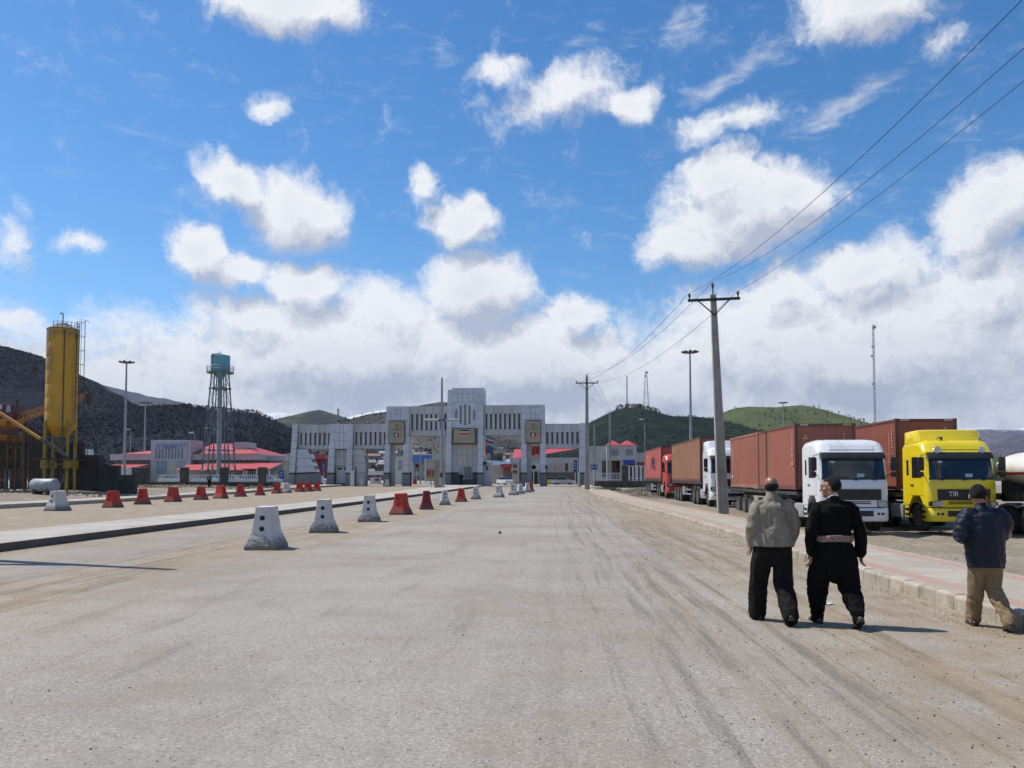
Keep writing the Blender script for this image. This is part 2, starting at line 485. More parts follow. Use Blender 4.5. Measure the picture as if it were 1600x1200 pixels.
def road_mat():
    m = bpy.data.materials.new('dusty_asphalt'); m.use_nodes = True
    nt = m.node_tree; nt.nodes.clear()
    pos = nd(nt, 'ShaderNodeNewGeometry').outputs['Position']
    sx = nd(nt, 'ShaderNodeSeparateXYZ', {0: pos})
    x, y = sx.outputs[0], sx.outputs[1]
    # wander of everything that follows the wheels
    wob = mth(nt, 'MULTIPLY_ADD', nz(nt, nd(nt, 'ShaderNodeCombineXYZ', {0: 0.0, 1: y, 2: 0.0}), .03, 2), 2.0, -1.0)
    xw = mth(nt, 'ADD', x, wob)
    lng = nd(nt, 'ShaderNodeCombineXYZ', {0: xw, 1: mth(nt, 'MULTIPLY', y, .016), 2: 0.0}).outputs[0]
    lng2 = nd(nt, 'ShaderNodeCombineXYZ', {0: xw, 1: mth(nt, 'MULTIPLY', y, .10), 2: 0.0}).outputs[0]
    big = nz(nt, pos, .16, 5, .6)
    mid = nz(nt, pos, 1.3, 6, .65)
    fine = nz(nt, pos, 26, 6, .7)
    grit = nz(nt, pos, 75, 5, .75)
    vor = nd(nt, 'ShaderNodeTexVoronoi', {'Vector': pos, 'Scale': 62.0, 'Randomness': 1.0})
    vor2 = nd(nt, 'ShaderNodeTexVoronoi', {'Vector': pos, 'Scale': 15.0, 'Randomness': 1.0})
    s1 = nz(nt, lng, 1.1, 6, .6)
    s2 = nz(nt, lng, 3.6, 5, .65)
    s3 = nz(nt, lng2, 5.0, 6, .7)
    # dusty grey asphalt
    col = mixc(nt, sstep(nt, big, .36, .64), (.318, .290, .252), (.262, .240, .211))
    col = mixc(nt, mth(nt, 'MULTIPLY', sstep(nt, s2, .44, .62), mth(nt, 'MULTIPLY_ADD', sstep(nt, x, -2.5, .5), .42, .12)), col, (.245, .220, .188))
    # pale stones and dark pits of the chippings
    vc = nd(nt, 'ShaderNodeSeparateColor', {0: vor.outputs['Color']}).outputs[0]
    col = mixc(nt, mth(nt, 'MULTIPLY', sstep(nt, vc, .70, 1.0), .5), col, (.50, .47, .43))
    col = mixc(nt, mth(nt, 'MULTIPLY', sstep(nt, vc, .30, .0), .6), col, (.16, .15, .137))
    v2c = nd(nt, 'ShaderNodeSeparateColor', {0: vor2.outputs['Color']}).outputs[1]
    spot = mth(nt, 'MULTIPLY', sstep(nt, vor2.outputs['Distance'], .34, .18), sstep(nt, v2c, .80, .84))
    col = mixc(nt, mth(nt, 'MULTIPLY', spot, .55), col, (.12, .112, .10))
    blot = nz(nt, pos, .55, 7, .68)
    col = mixc(nt, mth(nt, 'MULTIPLY', sstep(nt, blot, .46, .66), .38), col, (.20, .182, .157))
    col = mixc(nt, mth(nt, 'MULTIPLY', sstep(nt, grit, .50, .72), .35), col, (.20, .19, .18))
    # sandy dirt: along the right kerb and left of the concrete blocks, in patches elsewhere
    rgt = sstep(nt, mth(nt, 'ADD', x, mth(nt, 'MULTIPLY', mth(nt, 'SUBTRACT', s1, .5), 5.0)), .9, 3.6)
    lf = mth(nt, 'MULTIPLY', sstep(nt, mth(nt, 'ADD', x, mth(nt, 'MULTIPLY', mth(nt, 'SUBTRACT', s1, .5), 6.0)), -4.8, -7.4), 1.0)
    gray_l = mth(nt, 'MULTIPLY', sstep(nt, x, -8.6, -9.8), sstep(nt, x, -13.0, -11.6))
    lf = mth(nt, 'MULTIPLY', lf, mth(nt, 'SUBTRACT', 1.0, mth(nt, 'MULTIPLY', gray_l, .75)))
    road_w = sstep(nt, x, -16.3, -15.9)
    leftroad = mth(nt, 'SUBTRACT', 1.0, road_w)
    sand = mth(nt, 'MAXIMUM', mth(nt, 'MAXIMUM', rgt, lf), leftroad)
    sand = mth(nt, 'MULTIPLY', sand, sstep(nt, mth(nt, 'ADD', mth(nt, 'MULTIPLY', mid, .45), mth(nt, 'MULTIPLY', s2, .55)), .36, .56))
    patch = mth(nt, 'MULTIPLY', sstep(nt, mth(nt, 'ADD', mth(nt, 'MULTIPLY', big, .7), mth(nt, 'MULTIPLY', mid, .3)), .48, .64), .55)
    sand = mth(nt, 'MAXIMUM', sand, patch)
    scol = mixc(nt, sstep(nt, mid, .35, .65), (.325, .245, .155), (.255, .195, .125))
    scol = mixc(nt, mth(nt, 'MULTIPLY', sstep(nt, fine, .48, .66), .5), scol, (.165, .135, .098))
    col = mixc(nt, mth(nt, 'MULTIPLY', sand, .86), col, scol)
    # gravel swept into dark streaks between the wheel tracks
    zone = mth(nt, 'MAXIMUM', mth(nt, 'MULTIPLY', sstep(nt, x, -.4, .9), sstep(nt, x, 5.6, 3.2)),
               mth(nt, 'MULTIPLY', sstep(nt, x, -6.8, -7.8), sstep(nt, x, -11.5, -9.0)))
    gs = mth(nt, 'MULTIPLY', zone, mth(nt, 'MULTIPLY', sstep(nt, s2, .47, .60), sstep(nt, s3, .40, .58)))
    speck = sstep(nt, grit, .40, .56)
    col = mixc(nt, mth(nt, 'MULTIPLY', mth(nt, 'MULTIPLY', gs, speck), .85), col, (.105, .098, .09))
    # worn, open-textured patches in the carriageway
    op = mth(nt, 'MULTIPLY', sstep(nt, nz(nt, lng2, 1.7, 6, .7), .56, .66), sstep(nt, fine, .44, .54))
    col = mixc(nt, mth(nt, 'MULTIPLY', op, .55), col, (.14, .135, .125))
    vk = nd(nt, 'ShaderNodeTexVoronoi', {'Vector': vth(nt, 'ADD', pos, nd(nt, 'ShaderNodeVectorMath', {0: nd(nt, 'ShaderNodeTexNoise', {'Vector': pos, 'Scale': 3.0, 'Detail': 5.0}).outputs['Color'], 'Scale': .9}, operation='SCALE').outputs[0]), 'Scale': .55}, feature='DISTANCE_TO_EDGE')
    ck = mth(nt, 'MULTIPLY', sstep(nt, vk.outputs['Distance'], .012, .003), mth(nt, 'MULTIPLY', sstep(nt, big, .50, .60), mth(nt, 'SUBTRACT', 1.0, sand)))
    col = mixc(nt, mth(nt, 'MULTIPLY', ck, .6), col, (.12, .11, .10))
    hgt = mth(nt, 'ADD', mth(nt, 'MULTIPLY', grit, .55), mth(nt, 'ADD', mth(nt, 'MULTIPLY', fine, .6), mth(nt, 'MULTIPLY', gs, .5)))
    bu = nd(nt, 'ShaderNodeBump', {'Strength': .55, 'Distance': .012, 'Height': hgt})
    p = nd(nt, 'ShaderNodeBsdfPrincipled', {'Base Color': col, 'Roughness': .92, 'Specular IOR Level': .22, 'Normal': bu})
    nd(nt, 'ShaderNodeOutputMaterial', {0: p})
    return m

def paving_mat():
    """pavement: concrete with a brick-red band along either edge; the bands follow the kerb (u = metres from the kerb)"""
    m = bpy.data.materials.new('pavement_concrete'); m.use_nodes = True
    nt = m.node_tree; nt.nodes.clear()
    uv = nd(nt, 'ShaderNodeUVMap').outputs[0]
    s = nd(nt, 'ShaderNodeSeparateXYZ', {0: uv})
    u, v = s.outputs[0], s.outputs[1]
    pos = nd(nt, 'ShaderNodeNewGeometry').outputs['Position']
    n = nz(nt, pos, 1.1, 6, .6); n2 = nz(nt, pos, 30, 4, .6)
    col = mixc(nt, sstep(nt, n, .35, .65), (.41, .37, .31), (.345, .31, .26))
    uu = mth(nt, 'ADD', u, mth(nt, 'MULTIPLY', mth(nt, 'SUBTRACT', n2, .5), .03))
    band = mth(nt, 'MAXIMUM', mth(nt, 'MULTIPLY', sstep(nt, uu, .25, .27), sstep(nt, uu, .60, .58)),
               mth(nt, 'MULTIPLY', sstep(nt, uu, 1.72, 1.74), sstep(nt, uu, 2.04, 2.02)))
    col = mixc(nt, mth(nt, 'MULTIPLY', band, sstep(nt, n, .72, .4, .45, .95)), col, (.39, .245, .205))
    br = nd(nt, 'ShaderNodeTexBrick', {'Vector': uv, 'Scale': 1.0, 'Mortar Size': .006, 'Brick Width': .4, 'Row Height': .2, 'Color1': (1, 1, 1, 1), 'Color2': (.86, .86, .86, 1), 'Mortar': (.55, .55, .55, 1)})
    col = nd(nt, 'ShaderNodeMix', {0: .55, 6: col, 7: br.outputs[0]}, data_type='RGBA', blend_type='MULTIPLY').outputs[2]
    col = mixc(nt, mth(nt, 'MULTIPLY', sstep(nt, nz(nt, pos, .9, 6, .7), .47, .66), .7), col, (.32, .265, .19))
    bu = nd(nt, 'ShaderNodeBump', {'Strength': .35, 'Distance': .01, 'Height': n2})
    p = nd(nt, 'ShaderNodeBsdfPrincipled', {'Base Color': col, 'Roughness': .9, 'Specular IOR Level': .25, 'Normal': bu})
    nd(nt, 'ShaderNodeOutputMaterial', {0: p})
    return m

M_ground, M_road, M_pave = ground_mat(), road_mat(), paving_mat()
M_kerb = pm('kerb_stone', (.42, .37, .295), (.33, .29, .23), 5, .9, bump=.5, bsc=25, dirt=(.25, .19, .12), dsc=2.2, damt=.8, rnd=.22, grain=.3)
M_conc = pm('concrete', (.40, .385, .36), (.31, .30, .28), 1.5, .9, bump=.35, bsc=22, dirt=(.22, .2, .17), damt=.5, grain=.2)
M_medtop = pm('median_concrete', (.42, .39, .345), (.35, .325, .285), .8, .92, bump=.4, bsc=14, dirt=(.30, .245, .17), dsc=.5, damt=.7, grain=.3)
M_wallcore = pm('black_wall_core', (.055, .052, .05), (.03, .029, .028), 2, .9, bump=.4, bsc=12)  # near-black core of the block walls

# ------------------------------------------------------------------ ground sheet
def frange(a, b, st):
    o = []
    while a < b - 1e-6:
        o.append(a); a += st
    return o
gx = [-14000, -9000, -3000, -1200, -600, -300, -180, -120] + frange(-90, -36, 3) + frange(-36, -30, .75) + frange(-30, 2, 3) + frange(2, 26, .8) + frange(26, 80, 4) + [80, 120, 180, 300, 600, 1200, 3000, 9000, 14000]
gy = [-600, -150, -60] + frange(-30, 140, 2.5) + [140, 160, 190, 240, 320, 450, 700, 1200, 2500, 6000, 12000]
g = MB()
rows = []
for yy in gy:
    row = []
    for xx in gx:
        z = gz(xx, yy)
        if LEFT_K - .5 < xx < kerb_r(yy) + WALK - .2: z -= .06
        if 7 < xx < 26 and 4 < yy < 42: z -= .09
        row.append((xx, yy, z))
    rows.append(row)
g.sheet(rows)
tag(g.build('ground', M_ground, fix=False), kind='structure')

# road: main carriageway (right) and the lane beyond the median (left)
def strip(name, xl, xr, ys, dz, mat, nx=6):
    b = MB()
    b.sheet([[(xl(yy) + (xr(yy) - xl(yy)) * i / nx, yy, rise(yy) + dz) for i in range(nx + 1)] for yy in ys])
    return tag(b.build(name, mat, fix=False), kind='structure')
ys = frange(-40, 200, 2.0)
strip('road', lambda y: med_r(y) - .05, lambda y: kerb_r(y) + .05, ys, .0, M_road, 10)
strip('far_lane', lambda y: LEFT_K - .05, lambda y: med_l(y) + .05, ys, -.004, M_road, 8)

# median island
def slab(name, xl, xr, ys, h, mats, topmat=0, sidemat=1):
    b = MB()
    A = [[(xl(y), y, rise(y) - .05), (xl(y), y, rise(y) + h), (xl(y) + .05, y, rise(y) + h + .015), (xr(y) - .05, y, rise(y) + h + .015),
          (xr(y), y, rise(y) + h), (xr(y), y, rise(y) - .05)] for y in ys]
    b.cm = topmat
    for ra, rb in zip(A, A[1:]):
        for i in range(5):
            b.cm = topmat if 1 <= i <= 3 else sidemat
            b.add([ra[i], ra[i + 1], rb[i + 1], rb[i]], [(0, 1, 2, 3)])
    b.cm = sidemat
    b.add(A[0], [(0, 1, 2, 3, 4, 5)]); b.add(A[-1], [(0, 1, 2, 3, 4, 5)])
    return tag(b.build(name, mats, fix=True), kind='structure')
M_medside = pm('shaded_median_kerb_face', (.11, .103, .094), (.08, .075, .068), 2.5, .9, bump=.5, bsc=15, dirt=(.10, .085, .065), damt=.5, grain=.2)  # darker than the top: shade of the side away from the sun is painted in
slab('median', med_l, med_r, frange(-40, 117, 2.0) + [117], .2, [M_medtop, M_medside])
slab('left_pavement', lambda y: LEFT_K - 2.6, lambda y: LEFT_K, frange(-40, 117, 2.0) + [117], .24, [M_medtop, M_kerb])

# right pavement: sheet with metre coordinates from the kerb, its own kerb stones as pieces
def right_pavement():
    me = bpy.data.meshes.new('pavement')
    us = [.15, .45, .8, 1.2, 1.6, 2.0, WALK]
    yy = frange(-40, 116, 1.5) + [116]
    vs, fs, uvs = [], [], []
    for y in yy:
        k = kerb_r(y)
        for i_, u in enumerate([.15] + us + [WALK]):
            vs.append((k + u, y, rise(y) + KH - .005 if 0 < i_ < 8 else rise(y) - .5))
    w = 9
    for j in range(len(yy) - 1):
        for i in range(w - 1):
            fs.append((j * w + i, j * w + i + 1, (j + 1) * w + i + 1, (j + 1) * w + i))
    me.from_pydata(vs, [], fs)
    ul = me.uv_layers.new(name='UVMap')
    for lp in me.loops:
        p = vs[lp.vertex_index]
        ul.data[lp.index].uv = (p[0] - kerb_r(p[1]), p[1])
    me.materials.append(M_pave)
    o = bpy.data.objects.new('pavement', me); COL.objects.link(o)
    tag(o, kind='structure')
    # kerb stones, half a metre each
    b = MB()
    prof = [(0, -.06), (0, KH - .03), (.03, KH), (.198, KH), (.198, -.06)]
    b.prism(prof, -.245, .245, 'Y')
    km = b.mesh('kerb_stone', M_kerb, bevel=.012, seg=1)
    rnd = random.Random(3)
    y = 3.0
    while y < 62:
        k = kerb_r(y); k2 = kerb_r(y + .5)
        s = inst('kerb_stone', km, o, (k + rnd.uniform(-.012, .012), y + .25, rise(y) + rnd.uniform(-.012, .008)), (1, 1, 1), -math.atan2(k2 - k, .5) + rnd.uniform(-.012, .012))
        y += .5
    b = MB()
    for ya, yb in ((-40, 3.0), (62, 116)):
        ring = [[(kerb_r(q) + p[0], q, rise(q) + p[1]) for p in prof] for q in frange(ya, yb, 2) + [yb]]
        b.loft(ring)
    kk = b.build('kerb', M_kerb, o)
    return o
PAVE = right_pavement()

# churned earth of the lorry park, ruts included
def lorry_park():
    b = MB()
    grid = []
    y = 4.0
    while y < 42:
        row = []
        x = kerb_r(y) + WALK - .15
        for i in range(118):
            xx = x + i * .15
            p = Vector((xx, y, 0))
            n = mnoise.fractal(p * .9, 1.0, 2.0, 5) * .055 + mnoise.fractal(Vector((xx * 1.2, y * 1.2, 3)), 1, 2, 3) * .03
            rut = mnoise.noise(Vector((xx * .55 + y * .42, y * .10 - xx * .05, 7)))
            n -= .10 * max(0, 1 - abs(rut) * 7)
            e = min(1, i / 7.0)
            row.append((xx, y, gz(xx, y) + n * e - .01))
        grid.append(row); y += .19
    b.sheet(grid)
    o = b.build('lorry_park_ground', M_ground, fix=False, smooth=60)
    tag(o, kind='structure')
lorry_park()

# loose stones on the road and in the lorry park
def pebbles():
    rnd = random.Random(11)
    b = MB()
    base = [(1, 0, 0), (0, 1, 0), (-1, 0, 0), (0, -1, 0), (0, 0, 1), (0, 0, -1)]
    fc = [(0, 1, 4), (1, 2, 4), (2, 3, 4), (3, 0, 4), (1, 0, 5), (2, 1, 5), (3, 2, 5), (0, 3, 5)]
    def stone(x, y, z, r):
        a = rnd.uniform(0, 6.28); ca, sa = math.cos(a), math.sin(a)
        sx, sy, sz = rnd.uniform(.7, 1.4), rnd.uniform(.6, 1.1), rnd.uniform(.4, .8)
        vs = []
        for q in base:
            px, py, pz = q[0] * sx * rnd.uniform(.7, 1.2), q[1] * sy * rnd.uniform(.7, 1.2), q[2] * sz
            vs.append((x + r * (px * ca - py * sa), y + r * (px * sa + py * ca), z + r * (pz + .35)))
        b.cm = 0 if rnd.random() < .5 else 1
        b.add(vs, fc)
    for i in range(10500):
        y = 2.6 + 20 * rnd.random() ** 1.7
        if rnd.random() < .62:
            x = rnd.gauss(2.9, 1.25)
        else:
            x = rnd.uniform(-9, 5)
        if x > kerb_r(y) - .08 or x < -12.5: continue
        stone(x, y, rise(y), rnd.choice((.002, .002, .003, .003, .0035, .004, .005, .0065, .009)) * (1 + y * .025))
    for i in range(1500):
        y = 3 + 24 * rnd.random(); k = kerb_r(y)
        stone(k - abs(rnd.gauss(0, .25)) - .03, y, rise(y), rnd.uniform(.005, .014))
    for i in range(1200):
        y = 9 + 22 * rnd.random(); x = kerb_r(y) + WALK + .3 + 14 * rnd.random()
        stone(x, y, gz(x, y), rnd.uniform(.008, .03))
    o = b.build('loose_gravel', [pm('dark_gravel', (.10, .095, .09), (.06, .058, .055), 30, .9), pm('pale_gravel', (.36, .32, .26), (.26, .23, .19), 30, .9)], fix=False)
    tag(o, 'loose grey and tan gravel scattered over the road', 'gravel', kind='stuff')
pebbles()
sb = MB(); sb.lathe([(.0, 0), (.045, .005), (.05, .04), (.03, .08), (0, .10)], 7)
st = sb.build('road_stone', pm('dark_stone', (.09, .085, .08)), loc=(bx(781, 25.2), 25.2, 0))
tag(st, 'small stone lying alone in the middle of the road', 'stone')

# ------------------------------------------------------------------ hills
def hill_mat(name, cols, sc, wood=None, wsc=.05, snow=None, wthr=(.46, .60)):
    m = bpy.data.materials.new(name); m.use_nodes = True
    nt = m.node_tree; nt.nodes.clear()
    pos = nd(nt, 'ShaderNodeNewGeometry').outputs['Position']
    n = nz(nt, pos, sc, 7, .62); n2 = nz(nt, pos, sc * 9, 5, .65)
    col = mixc(nt, sstep(nt, n, .35, .65), cols[0], cols[1])
    col = mixc(nt, mth(nt, 'MULTIPLY', sstep(nt, n2, .48, .68), .5), col, tuple(c * .55 for c in cols[1]))
    if wood:
        w = mth(nt, 'ADD', mth(nt, 'MULTIPLY', nz(nt, pos, wsc, 6, .7), .6), mth(nt, 'MULTIPLY', n, .4))
        col = mixc(nt, sstep(nt, w, *wthr), col, wood)
    if snow:
        z = nd(nt, 'ShaderNodeSeparateXYZ', {0: pos}).outputs[2]
        zz = mth(nt, 'ADD', z, mth(nt, 'MULTIPLY', mth(nt, 'SUBTRACT', n2, .5), snow[1] * 5))
        col = mixc(nt, sstep(nt, zz, snow[0] - snow[1], snow[0] + snow[1]), col, (.75, .77, .8))
    bu = nd(nt, 'ShaderNodeBump', {'Strength': .9, 'Distance': .12 / sc, 'Height': n2})
    p = nd(nt, 'ShaderNodeBsdfPrincipled', {'Base Color': col, 'Roughness': 1.0, 'Specular IOR Level': .1, 'Normal': bu})
    nd(nt, 'ShaderNodeOutputMaterial', {0: p})
    return m

HILLS = {}
def hill(name, ridge, d, foot, back, mat, nx=150, ny=34, bump=.05, seed=0, power=1.3, kind=True):
    """ridge: (u, v) of the skyline at distance d; the slope runs from foot to d and down again behind"""
    pts = [(bx(max(u, -700), d), EYE + (747 - v) / F * d * ku(max(u, -700))) for u, v in ridge]
    x0, x1 = pts[0][0], pts[-1][0]
    hmax = max(p[1] for p in pts)
    grid = []
    for j in range(ny + 1):
        t = j / ny
        y = foot + (back - foot) * t
        if y <= d:
            q = (y - foot) / (d - foot); f = ss(0, 1, q) * .45 + (q ** power) * .55
        else:
            q = (back - y) / (back - d); f = ss(0, 1, q)
        row = []
        for i in range(nx + 1):
            x = x0 + (x1 - x0) * i / nx
            h = sum(lerp_tab(pts, x + k * (x1 - x0) / nx * .7) for k in (-1, 0, 1)) / 3
            e = min(1, (x - x0) / (.06 * (x1 - x0)), (x1 - x) / (.06 * (x1 - x0)))
            w = mnoise.fractal(Vector((x, y, seed * 77)) * (5.0 / (d - foot)), .9, 2.0, 7)
            wr = (1 - abs(mnoise.fractal(Vector((x, y * .6, seed * 31 + 5)) * (3.2 / (d - foot)), 1, 2, 4)) * 2)
            amp = hmax * bump * min(1, f * 3) * (1 - .62 * max(0, 1 - abs(y - d) / (.12 * d)))
            row.append((x, y, max(-3, .2 + (h - .2) * f * max(0, e) ** .5 + (w * amp + (wr - .6) * amp * .9) * (1 if e > .2 else 0))))
        grid.append(row)
    b = MB(); b.sheet(grid)
    o = b.build(name, mat, fix=False, smooth=80)
    tag(o, kind='structure')
    HILLS[name] = (grid, nx, ny)
    return o

def hill_z(name, x, y):
    grid, nx, ny = HILLS[name]
    x0, x1 = grid[0][0][0], grid[0][-1][0]; y0, y1 = grid[0][0][1], grid[-1][0][1]
    fi = (x - x0) / (x1 - x0) * nx; fj = (y - y0) / (y1 - y0) * ny
    i, j = max(0, min(nx - 1, int(fi))), max(0, min(ny - 1, int(fj)))
    a, b = min(1, max(0, fi - i)), min(1, max(0, fj - j))
    return (grid[j][i][2] * (1 - a) + grid[j][i + 1][2] * a) * (1 - b) + (grid[j + 1][i][2] * (1 - a) + grid[j + 1][i + 1][2] * a) * b

MH_wood = hill_mat('shaded_bare_woodland_slope', ((.026, .028, .037), (.018, .021, .030)), .012, (.011, .014, .023), .03)  # cloud shadow and the blue of haze are mixed into this colour
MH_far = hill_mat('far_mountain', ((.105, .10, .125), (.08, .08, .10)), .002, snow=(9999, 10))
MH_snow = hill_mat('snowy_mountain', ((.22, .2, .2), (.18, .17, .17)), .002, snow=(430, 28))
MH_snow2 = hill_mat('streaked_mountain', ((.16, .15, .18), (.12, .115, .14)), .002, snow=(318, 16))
MH_mid = hill_mat('mid_green_hill', ((.10, .105, .06), (.075, .075, .05)), .006, (.04, .045, .035), .012)
MH_vil = hill_mat('bare_village_slope', ((.125, .115, .10), (.09, .085, .075)), .006, (.05, .05, .045), .015)
MH_shaded = hill_mat('cloud_shaded_green_hill', ((.028, .042, .024), (.020, .030, .021)), .012, (.009, .016, .015), .05, wthr=(.42, .56))  # green lowered in colour to stand for a cloud's shadow
MH_grass = hill_mat('grass_hill', ((.10, .125, .045), (.08, .095, .04)), .01, (.03, .045, .025), .035, wthr=(.58, .66))

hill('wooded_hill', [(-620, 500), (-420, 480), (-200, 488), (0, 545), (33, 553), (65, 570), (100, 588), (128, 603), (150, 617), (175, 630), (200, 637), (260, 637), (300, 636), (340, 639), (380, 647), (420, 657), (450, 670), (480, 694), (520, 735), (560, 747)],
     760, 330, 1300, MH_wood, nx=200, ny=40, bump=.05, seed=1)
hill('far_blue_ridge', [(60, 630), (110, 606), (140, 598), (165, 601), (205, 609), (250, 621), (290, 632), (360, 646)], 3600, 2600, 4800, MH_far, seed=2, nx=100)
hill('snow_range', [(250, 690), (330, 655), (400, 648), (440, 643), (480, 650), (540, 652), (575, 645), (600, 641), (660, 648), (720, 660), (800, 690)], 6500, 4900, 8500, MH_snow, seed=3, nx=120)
hill('green_ridge', [(300, 700), (380, 668), (430, 655), (465, 644), (495, 639), (525, 647), (560, 660), (600, 672), (660, 700)], 2600, 1500, 3600, MH_mid, seed=4, nx=120)
hill('village_hill', [(470, 745), (510, 700), (545, 668), (575, 653), (610, 643), (655, 633), (692, 628), (740, 634), (790, 648), (840, 662), (900, 668), (960, 680), (1060, 720), (1100, 745)],
     1500, 300, 2300, MH_vil, seed=5, nx=150, ny=44, bump=.04, power=1.6)
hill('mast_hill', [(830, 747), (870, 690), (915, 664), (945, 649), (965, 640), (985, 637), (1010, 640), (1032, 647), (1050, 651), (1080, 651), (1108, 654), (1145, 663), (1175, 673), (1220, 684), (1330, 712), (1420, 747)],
     820, 330, 1250, MH_shaded, seed=6, nx=180, ny=44, bump=.035)
hill('grassy_hill', [(1040, 700), (1085, 672), (1120, 647), (1145, 638), (1172, 634), (1215, 637), (1255, 634), (1282, 640), (1310, 652), (1345, 668), (1400, 690), (1480, 725), (1540, 747)],
     1500, 800, 2200, MH_grass, seed=7, nx=140, bump=.03)
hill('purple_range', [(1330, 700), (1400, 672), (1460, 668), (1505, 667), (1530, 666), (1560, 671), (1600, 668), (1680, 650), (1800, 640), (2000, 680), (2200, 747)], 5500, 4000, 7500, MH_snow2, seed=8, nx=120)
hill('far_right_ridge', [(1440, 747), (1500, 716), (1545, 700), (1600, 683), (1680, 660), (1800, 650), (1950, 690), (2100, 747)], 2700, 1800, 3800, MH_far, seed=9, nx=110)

# ------------------------------------------------------------------ border gate, 118 m down the road
GD = 118.0
GS = GD / F
GB = rise(GD)
M_panel = pm('pale_metal_panel', (.53, .56, .615), (.48, .51, .56), .6, .38, .0, rnd=.12, dirt=(.36, .36, .37), dsc=.5, damt=.35, streak=True)
M_panelw = pm('warm_grey_panel', (.47, .475, .48), (.43, .435, .44), .6, .5, rnd=.12, dirt=(.32, .31, .30), dsc=.5, damt=.35, streak=True)
M_joint = pm('panel_joint', (.20, .205, .22), (.17, .175, .185), 2, .8)
M_gbase = pm('grey_stone_base', (.21, .215, .225), (.17, .175, .185), 2, .7, rnd=.15, bump=.2, bsc=9)
M_band = pm('dark_brown_band', (.055, .042, .04), (.04, .032, .03), 2, .6)
M_bronze = pm('bronze_sign_face', (.36, .30, .205), (.27, .235, .175), .9, .4)
M_dglass = glass_mat('dark_glass')
M_void = pm('slot_recess', (.19, .20, .225), (.15, .16, .18), 1, .5)
def cube_mesh(name, mat):
    b = MB(); b.box(-.5, .5, -.5, .5, -.5, .5)
    return b.mesh(name, mat)
C_panel, C_panelw, C_gbase, C_band, C_void = (cube_mesh(n, m) for n, m in
    (('panel', M_panel), ('panel', M_panelw), ('stone', M_gbase), ('band', M_band), ('slot', M_void)))

GATE = thing('border_gate', 'wide grey panelled border gate with a taller central tower across the road', 'gate', (bx(727, GD), GD, GB))
def lx(u): return (u - 727) * GS
def lz(v): return EYE + (747 - v) * GS - GB
def panels(par, me, u0, u1, v0, v1, nx, nv, y=-.05, th=.10, gap=.04, name='panel'):
    """grid of cladding sheets, each one its own piece; v0 is the upper edge"""
    x0, x1, z0, z1 = lx(u0), lx(u1), lz(v1), lz(v0)
    dx, dz = (x1 - x0) / nx, (z1 - z0) / nv
    for i in range(nx):
        for j in range(nv):
            inst(name, me, par, (x0 + dx * (i + .5), y + random.uniform(-.006, .006), z0 + dz * (j + .5)), (dx - gap, th, dz - gap))
def leg(par, ut0, ut1, ub0, ub1, vt, vb, n, depth=3.0, base=738.5, y0=0.0):
    """tapering clad leg: stone foot, dark band, metal sheets above"""
    def sl(v):
        t = (v - vt) / (vb - vt)
        return lx(ut0 + (ub0 - ut0) * t), lx(ut1 + (ub1 - ut1) * t)
    core = MB()
    a, b_ = sl(vt); c, d_ = sl(vb)
    core.prism([(a + .05, lz(vt) - .04), (b_ - .05, lz(vt) - .04), (d_ - .05, lz(vb)), (c + .05, lz(vb))], y0 + .06, y0 + depth - .06, 'Y')
    co = core.build('leg', M_joint, par)
    def piece(name, v0, v1, mat, out=0.0, gap=.04):
        a, b_ = sl(v0); c, d_ = sl(v1)
        m = MB()
        m.prism([(a - out, lz(v0) - gap / 2), (b_ + out, lz(v0) - gap / 2), (d_ + out, lz(v1) + gap / 2), (c - out, lz(v1) + gap / 2)], y0 - out, y0 + depth + out, 'Y')
        m.build(name, mat, co)
    dv = (base - vt) / n
    for k in range(n):
        piece('panel', vt + dv * k, vt + dv * (k + 1), M_panel)
    piece('band', base, base + 2.6, M_band, .03, .0)
    piece('stone_foot', base + 2.6, vb, M_gbase, .015, .0)
    return co
def beam(u0, u1, vt, v1, v2, v3, ntop, nslot, nlow, depth=1.6, y0=.5):
    b = MB()
    b.box(lx(u0), lx(u1), y0 + .05, y0 + depth, lz(v1), lz(vt))
    b.box(lx(u0), lx(u1), y0 + .05, y0 + depth, lz(v3), lz(v2))
    b.box(lx(u0), lx(u1), y0 + .75, y0 + .9, lz(v2), lz(v1))
    o = b.build('beam', M_joint, GATE)
    panels(o, C_panelw, u0, u1, vt, v1, ntop, 1, y=y0)
    panels(o, C_panelw, u0, u1, v2, v3, nlow, 1, y=y0)
    w = (u1 - u0) / nslot
    for k in range(nslot):
        uc = u0 + w * (k + .5)
        inst('slot', C_void, o, (lx(uc), y0 + .6, (lz(v1) + lz(v2)) / 2), (w * .44 * GS, .2, lz(v1) - lz(v2)))
    for k in range(nslot + 1):
        uc = u0 + w * k
        h = w * .56 if 0 < k < nslot else w * .28
        uc += w * .14 if k == 0 else (-w * .14 if k == nslot else 0)
        inst('fin', C_panelw, o, (lx(uc), y0 + .35, (lz(v1) + lz(v2)) / 2), (h * GS, .7, lz(v1) - lz(v2)))
    return o

